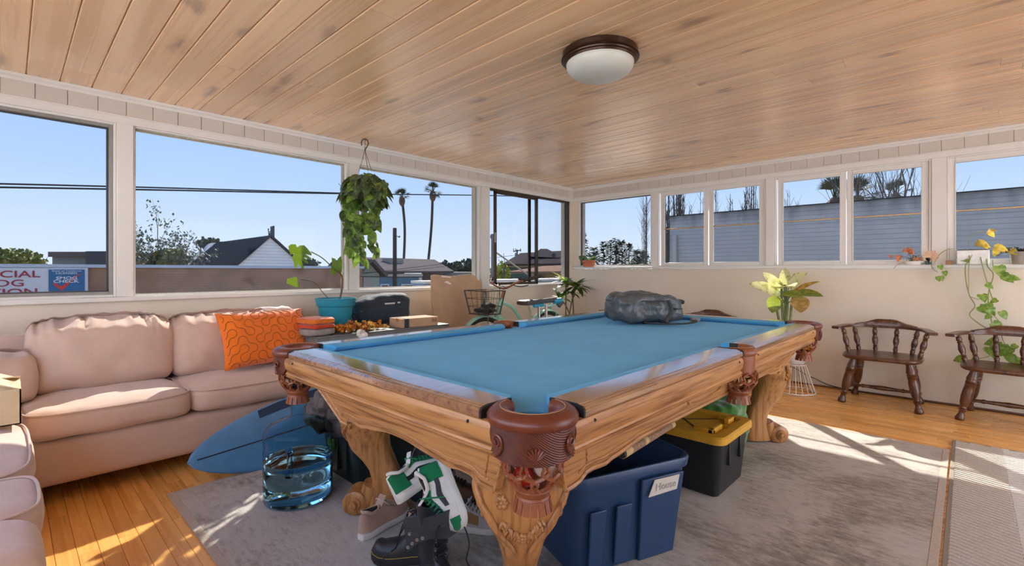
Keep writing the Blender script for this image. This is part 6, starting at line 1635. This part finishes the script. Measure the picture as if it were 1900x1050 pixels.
# --- right end of the sill
y_ = lambda px: onX(px, 492, SX-.02).y
ds = thing('moss_dish', 'white dish with moss and orange trailing leaves on the right sill', 'plant', (SX-.02, y_(1694), RZ0))
MB().lathe([(0, 0), (.055, 0), (.075, .028), (.078, .032), (.07, .032), (.05, .012), (0, .012)], 28, (SX-.02, y_(1694), RZ0), caps=False, sx=.5).build('dish', plain('china_white', S(238, 236, 232), .3), ds, smooth=True, ang=40)
leaves_mb_ = MB(); r5 = random.Random(5)
for i in range(260):
    p = Vector((SX-.02+r5.gauss(0, .014), y_(1697)+r5.gauss(0, .022), RZ0+.03+abs(r5.gauss(0, .02)))); s = .012
    M3 = frame_from((r5.uniform(-1, 1), r5.uniform(-1, 1), r5.uniform(0, 1))); leaves_mb_.add([p, p+M3 @ Vector((s*.4, s*.5, 0)), p+M3 @ Vector((0, s, 0)), p+M3 @ Vector((-s*.4, s*.5, 0))], [(0, 1, 2, 3)])
leaves_mb_.build('moss', plain('moss', S(78, 84, 30), .9, .3, 60), ds, kind='stuff')
al = leaf_mesh('autumn_leaf', 'heart', autumn, .3, .4)
for px, py, tx, ty, s in ((1683, 463, 1690, 462, .04), (1668, 474, 1666, 481, .055), (1700, 478, 1708, 497, .06), (1676, 464, 1682, 466, .04), (1692, 468, 1686, 470, .035), (1654, 474, 1650, 477, .03), (1688, 465, 1695, 470, .045)):
    a, c = onX(px, py, SX-.05), onX(tx, ty, SX-.06); put_leaf(ds, al, a, c-a, (-1, 0, .4), s)
for pp_ in ([(1695, 478), (1690, 466), (1682, 463)], [(1690, 482), (1680, 476), (1669, 475), (1656, 474)], [(1700, 470), (1709, 474), (1710, 486), (1708, 492)], [(1690, 484), (1668, 490), (1658, 498)]):
    MB().tube(bez([onX(a, b_, SX-.04) for a, b_ in pp_], 5), .0018, 5).build('stem', stem_b, ds)
dfl = thing('dried_flower_cup', 'clear cup of dried blossom trailing a green sprig on the right sill', 'plant', (SX-.02, y_(1722), RZ0))
MB().lathe([(.018, 0), (.024, .06), (.0225, .06), (.0165, .002)], 18, (SX-.02, y_(1722), RZ0), caps=False).build('cup', bottle_m, dfl, smooth=True)
pl_ = leaf_mesh('petal', 'oval', plain('dry_petal', S(226, 190, 160), .6, .1), .3, .2)
for i in range(9): a = 2*PI*i/9; put_leaf(dfl, pl_, onX(1727, 475, SX-.03), (-.3, math.cos(a), math.sin(a)), (-1, 0, 0), .06, 'petal')
MB().tube(bez([onX(1728, 480, SX-.04), onX(1729, 497, SX-.07), onX(1740, 505, SX-.075)], 5), .002, 5).build('stem', stem, dfl)
for px, py in ((1744, 497), (1752, 508), (1746, 517), (1740, 518)): put_leaf(dfl, fold_hl, onX(px, py-5, SX-.075), (-.3, -.3, -1), (-1, 0, .3), .045)
tag(MB().box(SX-.045, y_(1768), RZ0, SX-.012, y_(1755), RZ0+.036).build('wood_block', wood('block_wood', S(190, 140, 100), S(120, 70, 44), 'Z', 90, .2, .5), bevel=.002), 'small striped wooden block on the right sill', 'block')
# white planter with long vines
ya_, yb_ = onX(1836, 480, SX-.02).y, onX(1775, 480, SX-.02).y
wp = thing('vine_planter', 'white rectangular planter with long pothos vines hanging to the chair', 'plant', (SX-.02, (ya_+yb_)/2, RZ0))
wv_ = MB().box(SX-.085, ya_, RZ0, SX+.005, yb_, RZ0+.118); wv_.build('box', plain('planter_white', S(236, 238, 236), .4), wp, bevel=.006)
MB().box(SX-.078, ya_+.008, RZ0+.112, SX-.002, yb_-.008, RZ0+.124).build('soil', soil, wp)
z2p = lambda x, y: (1640+x/3.62, 410+y/3.62)
vines = [[(565, 190), (575, 265), (548, 300), (552, 400), (575, 500), (612, 570), (575, 630), (640, 690), (760, 760)], [(640, 190), (660, 290), (690, 400), (715, 480), (730, 540), (700, 580), (725, 680), (745, 740)], [(690, 200), (695, 300), (735, 360), (705, 470), (700, 550)], [(735, 630), (780, 690), (800, 800), (850, 880), (890, 960)], [(570, 165), (575, 110), (620, 80), (690, 70)], [(470, 185), (420, 195), (370, 230), (330, 300)], [(620, 190), (575, 270), (570, 420), (575, 500), (640, 530)], [(745, 880), (700, 910), (640, 925), (600, 950)], [(730, 260), (740, 330), (790, 380)]]
for k, vv in enumerate(vines):
    pts = []
    for i, q in enumerate(vv):
        px, py = z2p(*q); pts.append(onX(px, py, SX-.05 if i == 0 or k == 4 else SX-.105))
    MB().tube(bez(pts, 6), .0038 if k in (0, 1, 2) else .0026, 6).build('vine', plain('vine_stem', S(140, 150, 84), .5, .25, 12), wp, smooth=True)
vl = [(655, 510, .075), (770, 318, .085), (800, 385, .08), (835, 400, .07), (685, 440, .06), (640, 590, .08), (690, 600, .08), (735, 590, .075), (785, 625, .07), (718, 650, .05), (730, 700, .085), (705, 865, .085), (770, 830, .09), (800, 850, .09), (850, 865, .095), (535, 940, .075), (560, 950, .07), (640, 950, .07), (840, 915, .08), (855, 955, .09), (910, 975, .09), (535, 280, .06), (760, 545, .05), (890, 850, .05), (820, 360, .06)]
for x, y, s in vl:
    px, py = z2p(x, y); p = onX(px, py, SX-.115); put_leaf(wp, fold_hl, p-Vector((0, 0, -.02)), Vector((rr.uniform(-.5, .1), rr.uniform(-1, 1), rr.uniform(-.9, .1))), (-1, rr.uniform(-.4, .4), .7), s)
yl = leaf_mesh('yellow_leaf', 'heart', yel_m, .25, .35)
for x, y, tx, ty, s in ((620, 150, 710, 160, .09), (740, 180, 830, 190, .09), (700, 75, 765, 110, .055), (700, 70, 740, 60, .05), (760, 200, 740, 230, .05), (840, 200, 900, 215, .07), (660, 160, 690, 175, .05)):
    a, c = onX(*z2p(x, y), SX-.055), onX(*z2p(tx, ty), SX-.075); put_leaf(wp, yl, a, c-a, (-.7, 0, .7), s)
# grey pot with a dark trailing plant
gp0 = (SX-.02, onX(1893, 480, SX-.02).y, RZ0); gpt = thing('trailing_plant', 'grey pot with a small-leaved dark trailing plant at the right edge of the sill', 'plant', gp0)
MB().lathe([(0, 0), (.05, 0), (.062, .09), (.064, .10), (.058, .10), (0, .085)], 24, gp0, caps=False, sx=.8).build('pot', plain('pot_grey', S(150, 142, 134), .7), gpt, smooth=True, ang=40)
tm = plain('tiny_leaf', S(52, 66, 40), .6, .3, 30); w = MB(); r6 = random.Random(8)
for k in range(34):
    a = r6.uniform(0, 2*PI); L = r6.uniform(.05, .17); p = Vector(gp0)+Vector((0, 0, .10)); d = Vector((math.cos(a)*.45, math.sin(a)*1.3, r6.uniform(.2, .8)))
    for i in range(12):
        p = p+d*L/12; d = d+Vector((0, 0, -.10)); 
        for j in range(2):
            M3 = frame_from((r6.uniform(-1, 1), r6.uniform(-1, 1), r6.uniform(-1, 1))); s = .015
            w.add([p, p+M3 @ Vector((s*.4, s*.5, 0)), p+M3 @ Vector((0, s, 0)), p+M3 @ Vector((-s*.4, s*.5, 0))], [(0, 1, 2, 3)])
w.build('foliage', tm, gpt, kind='stuff')
# cable along the right wall
tag(MB().tube(bez([(5.59, 2.6, .30), (5.585, 1.5, .21), (5.58, 1.15, .09), (5.575, .9, .02), (5.57, .3, .008), (5.56, -.3, .008), (5.57, -.9, .008)], 8), .004, 6).build('wall_cable', blackm), 'thin black cable running along the foot of the right wall', 'cable')

# ================================================================== shoes and bags under the table
def basis(o, fwd, up):
    y = Vector(fwd).normalized(); z = Vector(up); z = (z-y*z.dot(y)).normalized(); x = y.cross(z)
    M = Matrix((x, y, z)).transposed().to_4x4(); M.translation = Vector(o); return M
def outline(y, L):                                    # half widths (inner, outer) of a sole at y
    u = y/L; pts = [(0, .016), (.03, .026), (.12, .034), (.30, .034), (.45, .036), (.62, .045), (.75, .048), (.88, .042), (.96, .028), (1, .010)]
    for (a, wa), (b_, wb) in zip(pts, pts[1:]):
        if a <= u <= b_: return wa+(wb-wa)*(u-a)/(b_-a)
    return .01
def shoe(name, label, cat, M, c_up, c_sole, c_lace, L=.285, hi=.085, group=None, panels=None, lining=None, sole_h=.030):
    t_ = thing(name, label, cat, M.translation, group)
    def W_(m_, nm, mt, par=t_, **kw):
        m_.v = [M @ v for v in m_.v]; return m_.build(nm, mt, par, **kw)
    N = 18; ys_ = [L*i/N for i in range(N+1)]
    rings = []
    for y in ys_:
        h = outline(y, L); toe = .012*max(0, (y/L-.75)/.25)**2; r_ = []
        for (fx, z) in ((-.9, 0), (-1.05, .008), (-1.05, sole_h-.004), (-1.0, sole_h), (1.0, sole_h), (1.05, sole_h-.004), (1.05, .008), (.9, 0)): r_.append(Vector((h*fx, y, z+toe)))
        rings.append(r_)
    W_(MB().rings(rings), 'sole', c_sole, smooth=True, ang=40)
    def top(u):                                       # height of the upper along the shoe
        pts = [(0, hi*.92), (.06, hi), (.16, hi*.82), (.30, hi*.80), (.44, hi*.98), (.56, hi*.80), (.70, hi*.60), (.85, hi*.50), (.95, hi*.36), (1, hi*.12)]
        for (a, za), (b_, zb) in zip(pts, pts[1:]):
            if a <= u <= b_: q = (u-a)/(b_-a); return za+(zb-za)*q
        return .01
    rings = []
    for y in ys_:
        u = y/L; h = outline(y, L)*.97; H_ = top(u); toe = .012*max(0, (u-.75)/.25)**2; r_ = []
        for j in range(13):
            a = PI*j/12; ca, sa = math.cos(a), math.sin(a); nar = 1-.32*sa*(1 if u < .5 else .6)
            r_.append(Vector((h*nar*math.copysign(abs(ca)**.75, ca), y, sole_h-.003+toe+H_*abs(sa)**.8)))
        rings.append(r_)
    up_ = W_(MB().rings(rings), 'upper', c_up, smooth=True, ang=70)
    lin = lining or blackm
    col = []
    for i in range(24):
        a = 2*PI*i/24; y = L*.20+L*.155*math.cos(a); col.append(Vector((.023*math.sin(a), y, sole_h+top(y/L)*.985+.002)))
    W_(MB().prism(list(reversed(col)), [p+Vector((0, 0, .003)) for p in reversed(col)]), 'opening', lin)
    W_(MB().tube(col, .007, 7, closed=True), 'collar', c_up, smooth=True)
    tg = [Vector((x, L*(.36+.09*f), sole_h+hi*(.86+.42*f))) for f in (0, .5, 1) for x in (-.020, .020)]
    W_(MB().prism([tg[0], tg[1], tg[5], tg[4]], [p+Vector((0, .006, .004)) for p in (tg[0], tg[1], tg[5], tg[4])]), 'tongue', c_up, bevel=.003)
    w = MB()
    for i in range(5):
        y = L*(.42+.055*i); z = sole_h+top(y/L)*1.0+.004; w.tube([(-.024, y, z-.012), (-.010, y+.006, z+.001), (.010, y+.006, z+.001), (.024, y, z-.012)], .0032, 6)
        w.tube([(-.022, y, z-.010), (.022, y+L*.05, z-.010+.0)], .003, 6)
    w.tube(bez([(0, L*.42, sole_h+top(.42)+.01), (.03, L*.40, sole_h+top(.42)+.012), (.035, L*.47, sole_h+top(.47)-.005)], 5), .003, 6).tube(bez([(0, L*.42, sole_h+top(.42)+.01), (-.03, L*.41, sole_h+top(.42)+.01), (-.04, L*.50, sole_h+.03)], 5), .003, 6)
    W_(w, 'laces', c_lace, kind='stuff')
    if panels:
        for nm, mt, u0, u1, f0, f1 in panels:         # coloured overlays following the upper
            for sd in (1, -1):
                m_ = MB()
                def pf(a, c, sd=sd):
                    u = u0+(u1-u0)*a; y = u*L; h = outline(y, L)*.985; g = f0+(f1-f0)*c; an = g*PI/2; sa, ca = math.sin(an), math.cos(an); nar = 1-.32*sa*(1 if u < .5 else .6)
                    toe = .012*max(0, (u-.75)/.25)**2
                    return Vector((sd*(h*nar*abs(ca)**.75+.0015), y, sole_h-.003+toe+top(u)*abs(sa)**.8*1.01))
                m_.grid(pf, 10, 5); W_(m_, nm, mt, par=up_, smooth=True, ang=180)
    return t_
tan_s = fabric('tan_suede', S(182, 150, 134), .08, .9, 260, 20, .3); white_s = plain('sneaker_white', S(226, 222, 216), .6, .05, 30); sole_w = plain('sole_white', S(220, 216, 208), .6, .05, 30)
green_s = fabric('green_suede', S(22, 118, 74), .12, .85, 260, 20, .3); lace_g = plain('lace_green', S(30, 130, 84), .7); lace_t = plain('lace_tan', S(196, 170, 156), .7)
RG = .0098
shoe('tan_sneaker', 'tan suede sneaker with a white sole in front of the shoe heap', 'shoe', basis((1.035, 1.875, RG), (.97, .24, 0), (0, 0, 1)), tan_s, sole_w, lace_t, group='shoes under the table')
shoe('tan_sneaker', 'second tan sneaker half hidden behind the black boot', 'shoe', basis((1.17, 1.72, RG), (.96, .28, 0), (0, 0, 1)), tan_s, sole_w, lace_t, group='shoes under the table')
gp_ = [('toe_overlay', green_s, .80, .99, .0, .55), ('heel_overlay', green_s, .0, .24, .05, .75), ('eyestay', green_s, .34, .72, .62, .92), ('side_wave', plain('sneaker_black', S(26, 26, 28), .5), .22, .62, .20, .38)]
a = onD(740, 936, 1.80); c = a+RV*.62+FV*.62+UV*.26
shoe('green_sneaker', 'green and white sneaker lying tilted on top of the black boot', 'shoe', basis(a, c-a, UV*.85+FV*.30-RV*.25), white_s, sole_w, lace_g, L=.27, group='shoes under the table', panels=gp_)
a = onD(806, 848, 1.80); c = onD(842, 950, 1.74)
shoe('green_sneaker', 'green and white sneaker standing on its toe against the apron', 'shoe', basis(a+RV*.035, c-a+Vector((0, 0, 0)), -RV*.9-FV*.45), white_s, sole_w, lace_g, L=.25, group='shoes under the table', panels=gp_)
a = onD(858, 925, 2.05); c = onD(925, 985, 1.95)
shoe('white_trainer', 'white trainer with a tan stripe behind the nearest table leg', 'shoe', basis((1.335, 1.70, RG), (.62, -.78, 0), (0, 0, 1)), plain('trainer_grey', S(176, 172, 170), .7, .08), sole_w, plain('lace_white', S(220, 218, 214), .7), group='shoes under the table', panels=[('stripe', plain('stripe_tan', S(150, 112, 64), .6), .30, .60, .1, .5)])
shoe('brown_shoe', 'brown leather shoe lying on the white trainer', 'shoe', basis((1.30, 1.80, .118), (.80, -.55, -.10), (-.2, -.1, 1)), plain('shoe_brown', S(96, 66, 48), .45, .12), plain('sole_dark', S(70, 56, 46), .7), plain('lace_dark', S(60, 50, 44), .7), group='shoes under the table')
# boots
boot_l = plain('boot_leather', S(38, 42, 46), .42, .25, 18, bmp=.15, spec=.5); bsole = plain('boot_sole', S(26, 26, 26), .7); ystitch = plain('yellow_stitch', S(208, 172, 70), .7); eyel = plain('eyelet', S(180, 178, 172), .35, metal=.6)
def boot(label, M, shaft, fold=True):
    t_ = thing('black_boot', label, 'boot', M.translation, 'shoes under the table'); L = .30
    def W_(m_, nm, mt, par=t_, **kw): m_.v = [M @ v for v in m_.v]; return m_.build(nm, mt, par, **kw)
    N = 18; rings = []; ru = []
    for i in range(N+1):
        y = L*i/N; u = i/N; h = outline(y, L)*1.12; toe = .010*max(0, (u-.75)/.25)**2
        rings.append([Vector((h*fx, y, z+toe)) for fx, z in ((-.92, 0), (-1.06, .004), (-1.06, .030), (-1, .034), (1, .034), (1.06, .030), (1.06, .004), (.92, 0))])
        H_ = (.11 if u < .35 else .11-.06*(u-.35)/.30 if u < .65 else .058-.012*(u-.65)/.2 if u < .85 else .046*max(0, 1-((u-.85)/.15)**2)**.5+.006)
        ru.append([Vector((h*.95*math.copysign(abs(math.cos(a))**.7, math.cos(a))*(1-.18*math.sin(a)), y, .031+toe+H_*abs(math.sin(a))**.75)) for a in [PI*j/12 for j in range(13)]])
    W_(MB().rings(rings), 'sole', bsole, smooth=True, ang=40); W_(MB().rings(ru), 'upper', boot_l, smooth=True, ang=70)
    w = MB(); k = 0
    for i in range(70):
        u = .25+.745*i/69; 
        for sd in (1, -1):
            y = L*u; h = outline(y, L)*1.125; y2 = y+.003; toe = .010*max(0, (u-.75)/.25)**2; w.tube([(sd*h, y, .0355+toe), (sd*outline(y2, L)*1.125, y2, .0355+toe)], .0012, 4)
    W_(w, 'welt_stitch', ystitch, kind='stuff')
    n = 9; rr_ = []
    for i in range(n):
        q = shaft(i/(n-1)); rr_.append([Vector((q[0]+q[3]*math.cos(a), q[1]+q[4]*math.sin(a), q[2]+q[5]*math.sin(a))) + Vector((0, .004*math.sin(3*a+i), 0)) for a in [2*PI*j/20 for j in range(20)]])
    inner = [[p*1 for p in r_] for r_ in reversed(rr_)]
    for r_ in inner:
        c_ = sum(r_, Vector())/20
        for j in range(20): r_[j] = c_+(r_[j]-c_)*.93
    W_(MB().rings(rr_+inner, caps=False), 'shaft', boot_l, smooth=True, ang=70)
    w = MB(); e = MB()
    for i in range(6):
        f = .12+.15*i; q = shaft(f)
        for sd in (-1, 1):
            a = PI/2+sd*.45; p = Vector((q[0]+q[3]*math.cos(a), q[1]+q[4]*math.sin(a)*1.03, q[2]+q[5]*math.sin(a))); e.lathe([(.003, 0), (.0065, 0), (.0065, .003), (.003, .003)], 10, p, Matrix.Rotation(-PI/2, 3, 'X'), caps=False)
        q2 = shaft(min(1, f+.10)); pt = lambda q, sd: Vector((q[0]+q[3]*math.cos(PI/2+sd*.42), q[1]+q[4]*math.sin(PI/2+sd*.42)*1.08+.003, q[2]+q[5]))
        w.tube([pt(q, -1), pt(q2, 1)], .0028, 5); w.tube([pt(q, 1), pt(q2, -1)], .0028, 5)
    q = shaft(.85); p0 = Vector((q[0], q[1]+q[4]+.008, q[2]))
    for sd in (-1, 1): w.tube(bez([p0, p0+Vector((sd*.05, .03, -.02)), p0+Vector((sd*.07, .05, -.09)), p0+Vector((sd*.04, .08, -.13)), p0+Vector((sd*.06, .12, -.16))], 6), .0028, 5)
    W_(e, 'eyelets', eyel, kind='stuff'); W_(w, 'laces', plain('boot_lace', S(24, 24, 26), .7), kind='stuff')
    return t_
boot('black laced boot at the front, toe left, yellow welt stitching', basis((1.205, 1.50, RG), (-.70, .72, 0), (0, 0, 1)),
     lambda f: (0, .07-.0*f, .10+.10*f, .045+.004*f, .055+.004*f, 0))
boot('black boot with a folded-over shaft standing beside the front boot', basis((1.09, 1.50, RG), (-.15, -.99, 0), (0, 0, 1)),
     lambda f: (0, .07+.015*f, .10+.205*f, .050+.010*f, .060+.012*f, .012*f))
# folded leather flap of the upright boot
fc = onD(760, 965, 1.70)
fm = MB()
pts = [(748, 967), (752, 960), (772, 957), (779, 962), (781, 975), (786, 962), (806, 957), (836, 945), (853, 985), (830, 1000), (800, 1000), (775, 1008), (756, 1025), (752, 1000)]
q = [onD(x, y, 1.60+.002*abs(x-790)) for x, y in pts]
bt_flap = bpy.data.objects['black_boot.001']
fm.prism(q, [p+FV*.006 for p in q]).build('folded_flap', plain('boot_suede', S(58, 64, 68), .7, .2, 30, bmp=.2), bt_flap, bevel=.002)
e = MB()
for x, y in ((757, 1015), (765, 1008), (774, 1001), (784, 998), (760, 990)):
    p = onD(x, y, 1.597+.002*abs(x-790)); e.lathe([(.0025, 0), (.0055, 0), (.0055, .003), (.0025, .003)], 10, p, frame_from((0, 0, 1), -FV), caps=False)
e.build('eyelets', eyel, bt_flap, kind='stuff')
# backpack
bpk = thing('black_backpack', 'black leather backpack standing behind the shoes under the table', 'backpack', (1.50, 1.97, RG))
bl_ = fabric('black_leather', S(40, 42, 46), .15, .4, 120, 9, .5, .05)
MB().softbox((1.50, 1.97, RG+.185), (.27, .19, .37), Matrix.Rotation(math.radians(44), 3, 'Z'), k=4.5, n=16, wr=.008, ws=8, seed=4).build('body', bl_, bpk, smooth=True, ang=180)
MB().softbox((1.43, 1.905, RG+.12), (.22, .06, .20), Matrix.Rotation(math.radians(-46), 3, 'Z'), k=5, n=12, wr=.004).build('front_pocket', bl_, bpk, smooth=True, ang=180)
zz = [Vector((1.43, 1.90, RG+.185))+Matrix.Rotation(math.radians(-46), 3, 'Z') @ Vector((.105*math.cos(a), -.012, .155*math.sin(a))) for a in [PI*i/20 for i in range(21)]]
MB().tube(zz, .0035, 6).build('zip', plain('zip_metal', S(120, 122, 126), .4, metal=.5), bpk)
